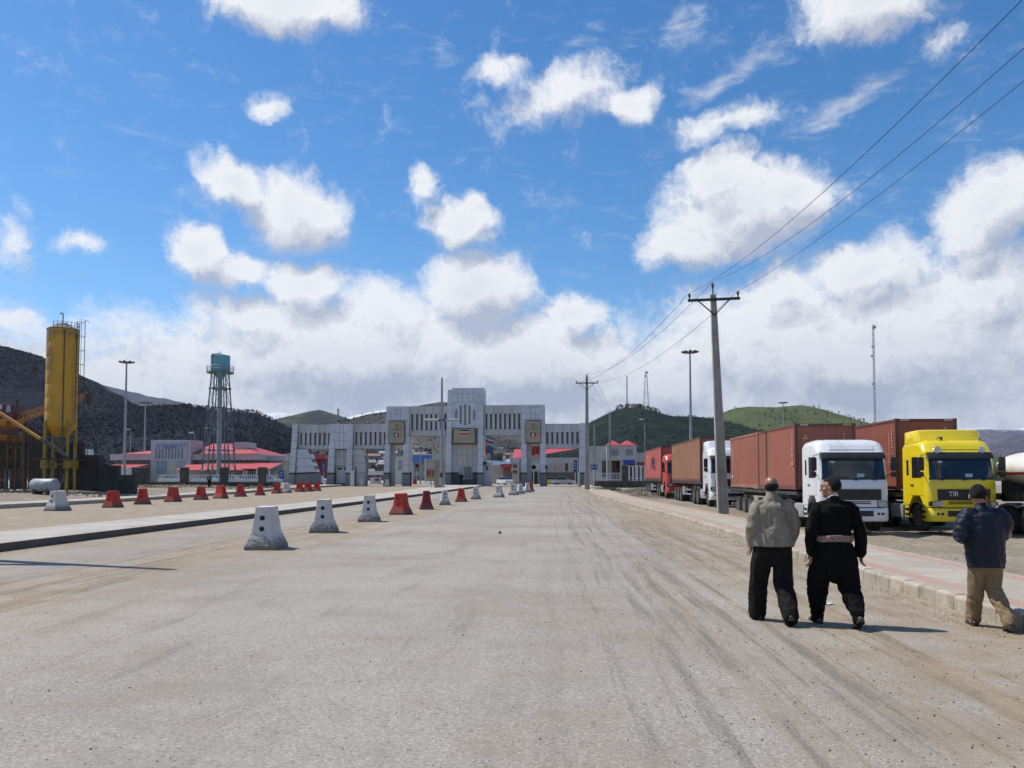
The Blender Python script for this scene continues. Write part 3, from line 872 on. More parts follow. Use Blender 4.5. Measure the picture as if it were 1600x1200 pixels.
# left wing: slanted end wall, slotted beam, office pylon, second beam with bracket
leg(GATE, 450.5, 459, 444.5, 453, 661.7, 760, 6)
beam(459, 512, 661.7, 675.4, 694.7, 701, 5, 7, 8)
wedge = MB()
wedge.prism([(lx(457), lz(698)), (lx(474), lz(700.6)), (lx(488.5), lz(740)), (lx(492), lz(762)), (lx(453), lz(762))], .35, 2.4, 'Y')
wo_ = wedge.build('end_wall', M_joint, GATE)
for va, vb in ((700.8, 716), (716, 728), (728, 738.5)):
    def we(v): return 474 + (488.5 - 474) * (v - 700.6) / (740 - 700.6)
    m = MB(); m.prism([(lx(458), lz(va) - .03), (lx(we(va)), lz(va) - .03), (lx(we(vb)), lz(vb) + .03), (lx(456), lz(vb) + .03)], .28, 2.46, 'Y')
    m.build('panel', M_panel, wo_)
m = MB(); m.prism([(lx(455), lz(738.5)), (lx(488), lz(737)), (lx(488.8), lz(740)), (lx(455), lz(741.2))], .25, 2.5, 'Y'); m.build('band', M_band, wo_)
m = MB(); m.prism([(lx(453), lz(741.2)), (lx(488.8), lz(740)), (lx(492), lz(762)), (lx(453), lz(762))], .26, 2.48, 'Y'); m.build('stone_foot', M_gbase, wo_)

leg(GATE, 511.5, 519, 506, 517, 661, 761, 6, depth=3.4)
leg(GATE, 540, 548, 536, 545.5, 661, 761, 6, depth=3.4)
b = MB(); b.box(lx(518), lx(540), .15, 3.2, lz(701), lz(661.5)); pyl = b.build('office_head', M_joint, GATE)
panels(pyl, C_panel, 518.6, 540, 661.3, 700.8, 3, 3, y=.08)
b = MB(); b.box(lx(518), lx(538), .9, 3.0, lz(761), lz(701)); off = b.build('office', M_joint, GATE)
panels(off, C_panelw, 518, 538, 701.5, 728, 3, 2, y=.85)
m = MB(); m.box(lx(519.5), lx(536), .80, .9, lz(755), lz(729)); m.build('shutter', M_panelw, off)
m = MB(); m.box(lx(521.5), lx(528.5), .76, .82, lz(733.5), lz(730.5)); m.box(lx(531.5), lx(535), .76, .82, lz(733.5), lz(730.5)); m.build('window', M_dglass, off)
beam(548, 602, 661.3, 674.5, 694.6, 700.5, 4, 7, 9)
m = MB(); m.prism([(lx(548), lz(700)), (lx(560), lz(700.8)), (lx(568), lz(720)), (lx(566.5), lz(761)), (lx(546), lz(761))], .6, 2.2, 'Y'); br = m.build('bracket_wall', M_joint, GATE)
for va, vb, ua, ub in ((701, 712, 560.4, 564.6), (712, 724, 564.6, 567.8), (724, 738, 567.8, 567.3), (738, 760.5, 567.3, 566.5)):
    m = MB(); m.prism([(lx(547), lz(va) - .03), (lx(ua), lz(va) - .03), (lx(ub), lz(vb) + .03), (lx(547), lz(vb) + .03)], .52, 2.28, 'Y'); m.build('panel', M_panelw, br)

# passage towers and the tall middle tower
def sign_board(par, u0, u1, v0, v1, kind):
    b = MB(); b.box(lx(u0), lx(u1), -.35, .3, lz(v1), lz(v0))
    o = b.build('sign_box', M_band, par)
    m = MB(); m.box(lx(u0 + .8), lx(u1 - .8), -.40, -.34, lz(v1 - 1), lz(v0 + .8)); f = m.build('sign_face', M_bronze, o)
    uc = (u0 + u1) / 2
    def mark(name, ua, ub, va, vb, col, y=-.44):
        q = MB(); q.box(lx(ua), lx(ub), y, y + .05, lz(vb), lz(va)); q.build(name, col, o)
    cg, cr, cw, ck = (pm('paint_green', (.03, .14, .09)), pm('paint_red', (.45, .05, .05)), pm('paint_white', (.7, .7, .7)), pm('paint_black', (.02, .02, .02)))
    if kind == 'flag':
        mark('dark_stripe', uc - 7, uc + 7, v0 + 2.4, v0 + 4.6, ck)
        mark('white_stripe', uc - 7, uc + 7, v0 + 4.6, v0 + 7.2, pm('sign_cream', (.55, .5, .4)))
        mark('red_stripe', uc - 7, uc + 7, v0 + 7.2, v0 + 9.6, cr)
    else:
        q = MB(); q.tube([(lx(uc) + 2.4 * GS * math.cos(a * .3927), -.42, lz(v0 + 8) + 2.6 * GS * math.sin(a * .3927)) for a in range(17)], .05, 5); q.box(lx(uc - .5), lx(uc + .5), -.44, -.40, lz(v0 + 10), lz(v0 + 6)); q.build('ring_emblem', pm('gilt', (.30, .21, .12), rough=.4), o)
        mark('rule', uc - 8, uc + 8, v0 + 13.2, v0 + 13.8, ck)
        mark('emblem_green', uc - 4.2, uc - 1.6, v0 + 18.6, v0 + 26, cg)
        mark('emblem_white', uc - 1.6, uc + .6, v0 + 20.5, v0 + 25, cw)
        mark('emblem_red', uc + .6, uc + 4, v0 + 19, v0 + 26, cr)
    return o

def passage_tower(ul, ur, legs, vt, sign, name):
    o_ = MB(); o_.box(lx(ul + 7), lx(ur - 7), .12, 2.9, lz(sign[3] + .5), lz(vt + .4))
    hd = o_.build('tower_head', M_joint, GATE)
    for (a, b_, c, d_) in legs:
        leg(GATE, a, b_, c, d_, vt, 761, 9, depth=3.2)
    n = 3
    panels(hd, C_panel, legs[0][1] - .2, legs[1][0] + .2, vt, vt + 4.6, n, 1, y=.05)
    panels(hd, C_panel, legs[0][1] - .2, legs[1][0] + .2, vt + 4.6, sign[2] - .4, n, 2, y=.05)
    sign_board(GATE, *sign, kind=name)
    # inner frame of the passage
    q = MB(); q.box(lx(legs[0][3] + 1), lx(legs[0][3] + 7.5), 1.6, 1.75, lz(760), lz(sign[3])); q.build('inner_screen', M_panelw, GATE)
passage_tower(601.5, 638, [(601.5, 609, 597, 605), (630.5, 638, 626.5, 636)], 633.4, (606, 631.5, 657, 693), 'crest')
passage_tower(815, 851.7, [(815, 822.5, 814.5, 823), (844, 851.7, 844.5, 853.5)], 632, (821.8, 845.8, 657, 692.5), 'crest')
beam(638, 698.5, 633, 646, 671, 680.5, 5, 8, 16)
beam(756, 815, 632, 645.8, 670, 680, 4, 8, 14)
beam(851.7, 906.7, 661.7, 675.4, 693, 700.5, 4, 7, 9)
leg(GATE, 906.5, 914.8, 905.5, 916, 661, 762, 6, depth=3.0)

# middle tower with the round grille
leg(GATE, 699, 706, 695, 704, 607.5, 760, 11, depth=4.2)
leg(GATE, 747.5, 756, 746, 754, 605, 760, 11, depth=4.2)
b = MB(); b.box(lx(705.5), lx(748), .1, 4.0, lz(693), lz(605.4)); MT = b.build('middle_tower', M_joint, GATE)
panels(MT, C_panel, 705.6, 748.2, 605, 614.3, 5, 1, y=.03)
panels(MT, C_panel, 705.6, 748.2, 614.3, 627.8, 5, 1, y=.03)
panels(MT, C_panel, 705.8, 710.2, 628, 668.5, 1, 3, y=.03)
panels(MT, C_panel, 742.8, 747.2, 628, 668.5, 1, 3, y=.03)
# face plate with five curved openings cut in a circle
uc, vc, rr = 726.5, 647.5, 16.2
bb = MB(); bb.box(lx(710.3), lx(742.7), -.0, .1, lz(668.5), lz(628)); bb.build('grille_plate', M_panel, MT)
for k in range(5):
    ua = uc - 14.6 + k * 6.4
    ub = ua + 3.4
    if k == 0: ua, ub = uc - 15.8, uc - 12.6
    if k == 4: ua, ub = uc + 12.6, uc + 15.8
    if 0 < k < 4: ua, ub = uc + (k - 2) * 7.0 - 1.7, uc + (k - 2) * 7.0 + 1.7
    pts = []
    N_ = 7
    for i in range(N_):
        u = ua + (ub - ua) * i / (N_ - 1); pts.append((lx(u), lz(vc) + GS * math.sqrt(max(0, rr ** 2 - (u - uc) ** 2))))
    for i in reversed(range(N_)):
        u = ua + (ub - ua) * i / (N_ - 1); pts.append((lx(u), lz(vc) - GS * math.sqrt(max(0, rr ** 2 - (u - uc) ** 2))))
    q = MB(); q.prism(pts, -.05, .05, 'Y'); q.build('grille_opening', M_void, MT)
sign_board(GATE, 708.2, 743, 669, 693, 'flag')
b = MB(); b.box(lx(703.5), lx(746.5), 1.1, 4.0, lz(760), lz(693)); BO = b.build('booth', M_joint, GATE)
panels(BO, C_panelw, 704.2, 746, 693.5, 727.5, 5, 2, y=1.05)
panels(BO, C_panelw, 704.2, 716, 727.5, 738, 1, 1, y=1.05)
panels(BO, C_panelw, 737, 746, 727.5, 738, 1, 1, y=1.05)
m = MB(); m.box(lx(703.8), lx(716), 1.0, 1.12, lz(741), lz(738)); m.box(lx(737), lx(746.2), 1.0, 1.12, lz(741), lz(738)); m.build('band', M_band, BO)
m = MB(); m.box(lx(703.8), lx(746.2), 1.02, 1.12, lz(760), lz(748.8)); m.box(lx(703.8), lx(716), 1.03, 1.12, lz(748.8), lz(741)); m.box(lx(737), lx(746.2), 1.03, 1.12, lz(748.8), lz(741)); m.build('dark_dado', pm('dark_dado', (.075, .08, .095), (.055, .06, .07), 1, .6), BO)
m = MB(); m.box(lx(716.2), lx(736.8), 1.03, 1.1, lz(748.6), lz(727.7)); wf = m.build('window', M_panelw, BO)
m = MB(); m.box(lx(717.4), lx(722.8), .98, 1.04, lz(747.6), lz(729)); m.build('pane', pm('pale_blind', (.35, .36, .38)), wf)
m = MB(); m.box(lx(724), lx(735.6), .98, 1.04, lz(747.6), lz(729)); m.build('pane', pm('booth_glass', (.14, .155, .18), rough=.15), wf)

# ------------------------------------------------------------------ lorries
M_rub = pm('tyre_rubber', (.022, .021, .02), (.035, .033, .03), 6, .85, dirt=(.16, .14, .11), dsc=3, damt=.45)
M_rim = pm('wheel_rim', (.13, .125, .115), (.09, .085, .08), 8, .55, metal=.3)
M_chas = pm('chassis_black', (.025, .025, .026), (.04, .038, .036), 3, .7, dirt=(.15, .13, .1), dsc=2, damt=.4)
M_black = pm('black_plastic', (.014, .014, .015), (.02, .02, .02), 6, .5)
M_ws = glass_mat('windscreen_glass', (.010, .016, .028), .04)
M_chrome = pm('lamp_reflector', (.55, .56, .58), (.4, .41, .43), 18, .15, metal=.8)
M_white = pm('white_cab_paint', (.72, .73, .74), (.67, .68, .69), .8, .28, coat=.5, dirt=(.52, .50, .47), dsc=.6, damt=.18, streak=True)
M_yel = pm('yellow_cab_paint', (.76, .60, .015), (.70, .54, .012), .8, .27, coat=.5, dirt=(.55, .42, .05), dsc=.6, damt=.2, streak=True)
M_redcab = pm('red_cab_paint', (.60, .07, .035), (.52, .055, .03), .8, .3, coat=.4, dirt=(.3, .1, .07), damt=.3)
M_galv = pm('galvanised', (.40, .40, .39), (.30, .30, .29), 4, .55, metal=.3)
M_plate = pm('number_plate', (.62, .62, .60), (.56, .56, .54), 6, .5)
M_platey = pm('trailer_plate', (.45, .16, .05), (.4, .14, .05), 6, .5)

def text_mesh(name, s, size, mat, font=None, align='CENTER', thick=.004):
    cu = bpy.data.curves.new(name, 'FONT')
    cu.body = s; cu.size = size; cu.align_x = align; cu.align_y = 'CENTER'; cu.extrude = thick; cu.resolution_u = 3
    if font: cu.font = font
    o = bpy.data.objects.new(name, cu); COL.objects.link(o)
    dg = bpy.context.evaluated_depsgraph_get()
    me = bpy.data.meshes.new_from_object(o.evaluated_get(dg))
    bpy.data.objects.remove(o)
    me.materials.clear(); me.materials.append(mat); me.name = name
    return me
def put_text(name, s, size, mat, parent, loc, rot, sx=1.0):
    me = text_mesh(name, s, size, mat)
    o = bpy.data.objects.new(name, me); COL.objects.link(o); o.parent = parent
    o.location = loc; o.rotation_euler = rot; o.scale = (sx, 1, 1)
    return o

def wheel_meshes():
    t = MB()
    t.lathe([(.29, -.13), (.36, -.15), (.46, -.145), (.505, -.11), (.515, 0), (.505, .11), (.46, .145), (.36, .15), (.29, .13)], 28, (0, 0, 0), 'X')
    # tread blocks
    for k in range(28):
        a = 2 * math.pi * k / 28
        for s in (-1, 1):
            c = Vector((s * .075, math.cos(a) * .515, math.sin(a) * .515))
            d = Vector((0, -math.sin(a), math.cos(a))) * .042
            e = Vector((.06, 0, 0)); f = Vector((0, math.cos(a), math.sin(a))) * .012
            q = [c + sx * e + sd * d + sf * f for sf in (-1, 1) for sx, sd in ((-1, -1), (1, -1), (1, 1), (-1, 1))]
            t.add(q, [(3, 2, 1, 0), (4, 5, 6, 7), (0, 1, 5, 4), (1, 2, 6, 5), (2, 3, 7, 6), (3, 0, 4, 7)])
    tm = t.mesh('tyre', M_rub, smooth=40)
    r = MB()
    r.lathe([(.30, -.14), (.285, -.10), (.27, -.03), (.17, -.05), (.13, -.075), (.12, -.13), (.075, -.15), (0, -.15)], 24, (0, 0, 0), 'X')
    r.lathe([(.30, .14), (.285, .12), (.26, .12), (.0, .12)], 24, (0, 0, 0), 'X')
    for k in range(8):
        a = 2 * math.pi * k / 8
        r.cyl((-.06, math.cos(a) * .15, math.sin(a) * .15), (-.10, math.cos(a) * .15, math.sin(a) * .15), .016, n=6)
    rm = r.mesh('rim', M_rim, smooth=40)
    return tm, rm
TYRE, RIM = wheel_meshes()
def wheel(parent, x, y, side, dual=False, r=.5):
    o = inst('wheel', TYRE, parent, (x, y, r), (1, r / .515, r / .515), 0 if side < 0 else math.pi)
    inst('rim', RIM, o, (0, 0, 0))
    if dual:
        o2 = inst('wheel', TYRE, parent, (x - side * .32, y, r), (1, r / .515, r / .515), 0 if side < 0 else math.pi)
        inst('rim', RIM, o2, (0, 0, 0))

def cab_section(x, W_=1.25, top=3.46):
    """side outline (y, z) of the cab at half-width x: corners and roof edges are rounded"""
    t = min(1, abs(x) / W_)
    e = max(0, (t - .62) / .38)
    f = 1 - math.sqrt(max(0, 1 - e ** 2.4))
    fr = f * .26                     # front wraps back at the corners
    tp = f * .24                     # roof falls at the sides
    g = max(0, (t - .93) / .07) * .06
    return [(2.15, .95), (1.55, .95), (1.50, 1.12), (1.30, 1.32), (.72, 1.32), (.50, 1.10), (.44, .92), (.02 + fr, .92),
            (.00 + fr, 1.3), (.01 + fr, 1.75), (.05 + fr, 1.96), (.16 + fr * .95, 2.42), (.27 + fr * .9, 2.86), (.27 + fr * .9, 2.95),
            (.34 + fr * .8, 3.02 - tp * .1), (.50 + fr * .7, 3.26 - tp * .5), (.66 + fr * .5, 3.38 - tp * .8), (.90 + fr * .2, top - .03 - tp), (1.3, top - tp), (2.0, top - .02 - tp), (2.15, top - .12 - tp)]

def cab(root, paint, deflector=False, lamps=False, tir=False, plate=None):
    xs = [-1.25, -1.24, -1.21, -1.16, -1.08, -.95, -.75, -.4, 0, .4, .75, .95, 1.08, 1.16, 1.21, 1.24, 1.25]
    b = MB()
    b.loft([[(x, p[0], p[1]) for p in cab_section(x)] for x in xs])
    body = b.build('cab', paint, root, smooth=38)
    # windscreen: follows the cab surface, wrapped at the corners
    def surf(x, z, off):
        s = cab_section(x)
        fr = s[7:15]
        for (y0, z0), (y1, z1) in zip(fr, fr[1:]):
            if z0 - 1e-6 <= z <= z1 + 1e-6 and z1 > z0:
                return y0 + (y1 - y0) * (z - z0) / (z1 - z0) - off
        return fr[-1][0] - off
    def patch(name, x0, x1, z0, z1, off, mat, nx=14, nz_=5, par=body, th=.03, taper=0.0):
        q = MB()
        fr_, bk_ = [], []
        for j in range(nz_ + 1):
            z = z0 + (z1 - z0) * j / nz_
            k = 1 - taper * j / nz_
            fr_.append([(x0 * k + (x1 - x0) * k * i / nx, surf(x0 * k + (x1 - x0) * k * i / nx, z, off), z) for i in range(nx + 1)])
            bk_.append([(p[0], p[1] + th, p[2]) for p in fr_[-1]])
        q.sheet(fr_)
        q.sheet([list(reversed(r)) for r in bk_])
        nxx = nx + 1
        for row in (0, nz_):
            for i in range(nx):
                q.add([fr_[row][i], fr_[row][i + 1], bk_[row][i + 1], bk_[row][i]], [(0, 1, 2, 3)])
        for c in (0, nx):
            for j in range(nz_):
                q.add([fr_[j][c], fr_[j + 1][c], bk_[j + 1][c], bk_[j][c]], [(0, 1, 2, 3)])
        return q.build(name, mat, par, fix=True, smooth=40)
    wsn = patch('windscreen', -1.15, 1.15, 1.97, 2.86, .012, M_ws, taper=.045)
    patch('windscreen_seal', -1.17, 1.17, 1.93, 1.985, .016, M_black, nz_=1)
    # sun visor: dark lip leaning out over the glass
    v = MB()
    ring = []
    for x in [-1.17, -1.1, -.9, -.5, 0, .5, .9, 1.1, 1.17]:
        y = surf(x * .97, 2.86, 0)
        ring.append([(x, y - .03, 2.94), (x, y - .17, 2.80), (x, y - .185, 2.70), (x, y - .165, 2.70), (x, y - .03, 2.86)])
    v.loft(ring); v.build('sun_visor', M_black, body, smooth=50)
    # front panel, grille, slats, bumper
    patch('front_panel', -1.02, 1.02, 1.62, 1.92, .020, paint, nz_=2, th=.02)
    patch('grille', -.93, .93, 1.18, 1.58, .026, M_black, nz_=2)
    for k in range(4):
        patch('grille_bar', -.90, .90, 1.24 + k * .09, 1.26 + k * .09, .04, pm('grille_bar_dark', (.03, .03, .032), rough=.4), nz_=1)
    for k in range(2):
        patch('air_slot', -.55, .55, 1.035 + k * .065, 1.065 + k * .065, .022, M_black, nz_=1, nx=10)
    bp = MB()
    ring = []
    for x in [-1.25, -1.22, -1.14, -1.0, -.7, 0, .7, 1.0, 1.14, 1.22, 1.25]:
        e = max(0, (abs(x) / 1.25 - .7) / .3); f = .30 * (1 - math.sqrt(max(0, 1 - e ** 2.2)))
        ring.append([(x, .42, .40), (x, -.02 + f, .40), (x, -.07 + f, .46), (x, -.07 + f, .82), (x, -.02 + f, .885), (x, .42, .885)])
    bp.loft(ring)
    bump_ = bp.build('bumper', paint, root, smooth=40)
    q = MB(); q.box(-.62, .62, -.085, .0, .58, .80); q.build('bumper_intake', M_black, bump_, bevel=.03)
    q = MB(); q.box(-.27, .27, -.10, -.08, .46, .57); pl = q.build('number_plate', plate or M_plate, bump_)
    q = MB()
    for k in range(7):
        q.box(-.21 + k * .06, -.175 + k * .06, -.106, -.10, .49, .545)
    q.build('plate_digits', M_black, pl)
    for s in (-1, 1):
        hl = MB()
        hl.prism([(s * .80, .92), (s * 1.20, .98), (s * 1.19, 1.13), (s * .78, 1.16)], .0, .30, 'Y')
        h = hl.build('headlight', M_black, body)
        g_ = MB()
        for (cx, rr_) in ((.89, .085), (1.05, .07)):
            g_.lathe([(rr_ * .2, .02), (rr_, -.02), (rr_ * 1.1, -.025), (rr_ * 1.1, .05)], 16, (s * cx, .0, 1.045), 'Y')
        g_.build('reflector', M_chrome, h, smooth=40)
        q = MB(); q.prism([(s * .81, .935), (s * 1.12, .985), (s * 1.11, 1.115), (s * .79, 1.145)], -.055, -.04, 'Y'); q.build('lens', pm('lamp_lens', (.48, .49, .50), (.34, .35, .36), 25, .08), h)
        for (cx, rr_) in ((.80, .05), (.95, .05)):
            q = MB(); q.lathe([(rr_, -.085), (rr_, -.02)], 14, (s * cx, 0, .68), 'Y'); q.build('fog_lamp', M_black, bump_)
        # door, window, handle
        X = s * 1.25
        d = MB(); d.prism([(.46, 1.34), (1.52, 1.34), (1.52, 2.88), (.78, 2.88), (.46, 2.05)], X - .006, X + s * .012 if s > 0 else X - .012, 'X')
        if s < 0:
            d = MB(); d.prism([(.46, 1.34), (1.52, 1.34), (1.52, 2.88), (.78, 2.88), (.46, 2.05)], X - .012, X + .006, 'X')
        dr = d.build('door', paint, body, bevel=.006, seg=1)
        wn = MB(); wn.prism([(.54, 2.0), (1.30, 2.0), (1.30, 2.78), (.83, 2.78), (.54, 2.12)], min(X + s * .005, X + s * .022), max(X + s * .005, X + s * .022), 'X'); wn.build('door_window', M_ws, dr)
        wq = MB(); wq.prism([(1.62, 2.1), (1.80, 2.1), (1.80, 2.68), (1.64, 2.68)], min(X - s * .004, X + s * .010), max(X - s * .004, X + s * .010), 'X'); wq.build('quarter_window', M_ws, body)
        hn = MB(); hn.box(min(X + s * .01, X + s * .04), max(X + s * .01, X + s * .04), 1.20, 1.42, 1.70, 1.75); hn.build('handle', M_black, dr)
        # mirrors on arms
        a = MB(); a.tube([(s * 1.22, .36, 2.86), (s * 1.42, .16, 2.84), (s * 1.45, .14, 2.3)], .018, 6); a.tube([(s * 1.22, .36, 2.08), (s * 1.44, .15, 2.14)], .018, 6)
        ar = a.build('mirror_arm', M_black, root, smooth=40)
        q = MB(); q.box(min(s * 1.34, s * 1.56), max(s * 1.34, s * 1.56), .08, .20, 2.26, 2.76); q.build('mirror', M_black, ar, bevel=.035, smooth=40)
        q = MB(); q.box(min(s * 1.36, s * 1.55), max(s * 1.36, s * 1.55), .08, .19, 2.03, 2.22); q.build('mirror', M_black, ar, bevel=.03, smooth=40)
        # steps behind the bumper
        q = MB(); q.box(min(s * 1.02, s * 1.24), max(s * 1.02, s * 1.24), .20, .56, .42, .90); stp = q.build('step_box', paint, root, bevel=.02)
        for zz in (.50, .70):
            q = MB(); q.box(min(s * 1.19, s * 1.255), max(s * 1.19, s * 1.255), .26, .50, zz, zz + .10); q.build('tread', M_black, stp)
        # rear quarter box with steps
        q = MB(); q.box(min(s * .95, s * 1.24), max(s * .95, s * 1.24), 1.62, 2.05, .48, .93); stp = q.build('step_box', paint, root, bevel=.02)
        for zz in (.55, .74):
            q = MB(); q.box(min(s * 1.2, s * 1.256), max(s * 1.2, s * 1.256), 1.68, 1.98, zz, zz + .10); q.build('tread', M_black, stp)
        # wheel arch
        q = MB()
        pts = [(1.06 + .62 * math.cos(R(a_)), .50 + .62 * math.sin(R(a_))) for a_ in range(10, 171, 16)]
        q.loft([[(s * 1.02, p[0], p[1]), (s * 1.25, p[0], p[1]), (s * 1.25, p[0] * .96 + .04, p[1] - .05), (s * 1.02, p[0] * .96 + .04, p[1] - .05)] for p in pts]); q.build('wheel_arch', M_black, root, smooth=50)
        wheel(root, s * 1.03, 1.06, s)
    # wipers, roof panel line, roof aerials
    for wx in (-.75, .05, .72):
        q = MB(); y = surf(wx, 1.98, .05)
        q.tube([(wx, y, 1.95), (wx + .28, y + .02, 2.02), (wx + .50, surf(min(1.1, wx + .5), 2.06, .03), 2.05)], .012, 5)
        q.box(wx - .05, wx + .05, y - .02, y + .05, 1.90, 1.96)
        q.build('wiper', M_black, root)
    patch('roof_panel', -.84, .84, 3.025, 3.03, .0, paint, nz_=1)
    rp = MB(); ring = []
    for x in (-.82, -.8, .8, .82):
        ring.append([(x, .335, 3.05), (x, .445, 3.21), (x, .47, 3.20), (x, .36, 3.04)] if abs(x) < .81 else [(x, .37, 3.07), (x, .44, 3.18), (x, .47, 3.18), (x, .40, 3.07)])
    rp.loft(ring); rp.build('roof_front_panel', paint, body)
    for wx in (-.86, .86):
        q = MB(); q.lathe([(.035, 0), (.03, .06), (.012, .10)], 8, (wx, .86, 3.34)); q.build('roof_marker', M_black, root)
    patch('windscreen_paper', .10, .36, 2.02, 2.15, .018, pm('blue_paper', (.35, .5, .55)), nx=3, nz_=1, th=.004)
    patch('windscreen_sticker', -.82, -.66, 2.55, 2.62, .018, M_plate, nx=3, nz_=1, th=.004)
    patch('sunstrip', -1.10, 1.10, 2.66, 2.84, .018, M_black, nx=12, nz_=2, th=.004)
    if lamps:
        for s in (-1, 1):
            q = MB(); q.lathe([(.02, -.02), (.10, -.05), (.125, -.05), (.125, .06), (.04, .10)], 18, (s * .80, .26, 3.04), 'Y'); l_ = q.build('spot_lamp', M_chrome, root, smooth=40)
            q = MB(); q.lathe([(.0, -.035), (.085, -.05)], 16, (s * .80, .255, 3.04), 'Y'); q.build('lens', pm('pale_lens', (.6, .58, .52), rough=.1), l_)
    if deflector:
        q = MB(); ring = []
        for x in [-1.24, -1.2, -1.1, -.8, 0, .8, 1.1, 1.2, 1.24]:
            e = max(0, (abs(x) / 1.24 - .7) / .3); f = (1 - math.sqrt(max(0, 1 - e ** 2.2)))
            ring.append([(x, .80 + f * .5, 3.42 - f * .14), (x, .86 + f * .5, 3.50), (x, 1.0 + f * .45, 3.78 - f * .04), (x, 1.08 + f * .4, 3.82 - f * .08), (x, 1.95, 3.80 - f * .08), (x, 1.95, 3.45 - f * .18), (x, 1.7, 3.28)])
        q.loft(ring); q.build('wind_deflector', paint, root, smooth=35)
        q = MB(); q.tube([(-.55, .80, 3.50), (-.5, .74, 3.50), (-.38, .70, 3.51)], .03, 6); q.lathe([(.045, 0), (.03, .12)], 8, (-.42, .72, 3.40), 'Z'); q.build('air_horn', M_black, root)
        q = MB(); q.tube([(1.05, .9, 3.3), (1.07, .88, 3.48), (1.10, .86, 3.52)], .02, 6); q.build('aerial', M_black, root)
    if tir:
        put_text('lettering', 'TIR', .26, pm('letter_white', (.75, .75, .75)), root, (-.38, -.045, 1.40), (R(90), 0, 0), .95)
    return body

def tractor(root, paint, **kw):
    cab(root, paint, **kw)
    q = MB()
    for s in (-1, 1):
        q.box(min(s * .38, s * .46), max(s * .38, s * .46), .45, 6.3, .72, .98)
    q.box(-.38, .38, 2.6, 2.75, .74, .96); q.box(-.38, .38, 5.9, 6.05, .74, .96); q.box(-.55, .55, .5, 1.9, .55, 1.0)
    q.build('chassis', M_chas, root)
    for s in (-1, 1):
        q = MB(); q.box(min(s * .62, s * 1.2), max(s * .62, s * 1.2), 2.35, 3.55, .42, .98); q.build('fuel_tank', M_galv if s < 0 else M_chas, root, bevel=.09, smooth=40)
        for yy in (4.35, 5.7):
            wheel(root, s * 1.07, yy, s, True)
        q = MB(); pts = [(yy + .60 * math.cos(R(a)), .52 + .60 * math.sin(R(a))) for yy in (5.02,) for a in (20, 55, 90, 125, 160)]
        q.loft([[(s * .70, p[0], p[1]), (s * 1.22, p[0], p[1]), (s * 1.22, p[0], p[1] - .03), (s * .70, p[0], p[1] - .03)] for p in [(3.72, .7), (3.85, 1.0), (4.35, 1.12), (4.9, 1.0), (5.05, .92), (5.2, 1.0), (5.7, 1.12), (6.2, 1.0), (6.32, .7)]]); q.build('mudguard', M_chas, root)

def trailer(root, y0, length, z=1.46, tri=3):
    q = MB()
    for s in (-1, 1):
        q.box(min(s * .40, s * .52), max(s * .40, s * .52), y0, y0 + length, z - .38, z - .1)
        q.box(min(s * 1.12, s * 1.22), max(s * 1.12, s * 1.22), y0, y0 + length, z - .17, z - .03)
    n = int(length / 1.5)
    for k in range(n + 1):
        yy = y0 + length * k / n
        q.box(-1.2, 1.2, yy - .05, yy + .05, z - .22, z - .05)
    q.build('trailer_frame', M_chas, root)
    for s in (-1, 1):
        for k in range(tri):
            wheel(root, s * 1.06, y0 + length - 1.6 - k * 1.32, s, True)
        q = MB(); q.box(min(s * .95, s * 1.08), max(s * .95, s * 1.08), y0 + 3.0, y0 + 3.12, .1, z - .2); q.box(min(s * .9, s * 1.13), max(s * .9, s * 1.13), y0 + 2.92, y0 + 3.2, .06, .1); q.build('landing_leg', M_galv, root)
        q = MB(); q.box(min(s * 1.1, s * 1.18), max(s * 1.1, s * 1.18), y0 + 3.9, y0 + 6.2, .55, .62); q.box(min(s * 1.1, s * 1.18), max(s * 1.1, s * 1.18), y0 + 3.9, y0 + 6.2, .85, .92); q.build('side_guard', M_galv, root)
        q = MB(); q.box(min(s * .95, s * 1.2), max(s * .95, s * 1.2), y0 + 6.4, y0 + 7.2, .5, 1.06); q.build('tool_box', M_galv, root, bevel=.02)
    q = MB(); q.box(-1.2, 1.2, y0 + length - .1, y0 + length, .5, .65); q.build('rear_bar', M_galv, root)

def corr_wall(b, a0, a1, z0, z1, fixed, sgn, axis):
    """trapezoid corrugated sheet; axis says along which direction it runs"""
    pitch = .278; n = max(1, round((a1 - a0) / pitch)); p = (a1 - a0) / n
    prof = []
    for k in range(n):
        s = a0 + k * p
        prof += [(s, 0), (s + p * .26, 0), (s + p * .5, .036), (s + p * .76, .036)]
    prof.append((a1, 0))
    g_ = []
    for z in (z0, z1):
        g_.append([((fixed - sgn * d, t, z) if axis == 'Y' else (t, fixed - sgn * d, z)) for t, d in prof])
    b.sheet(g_)

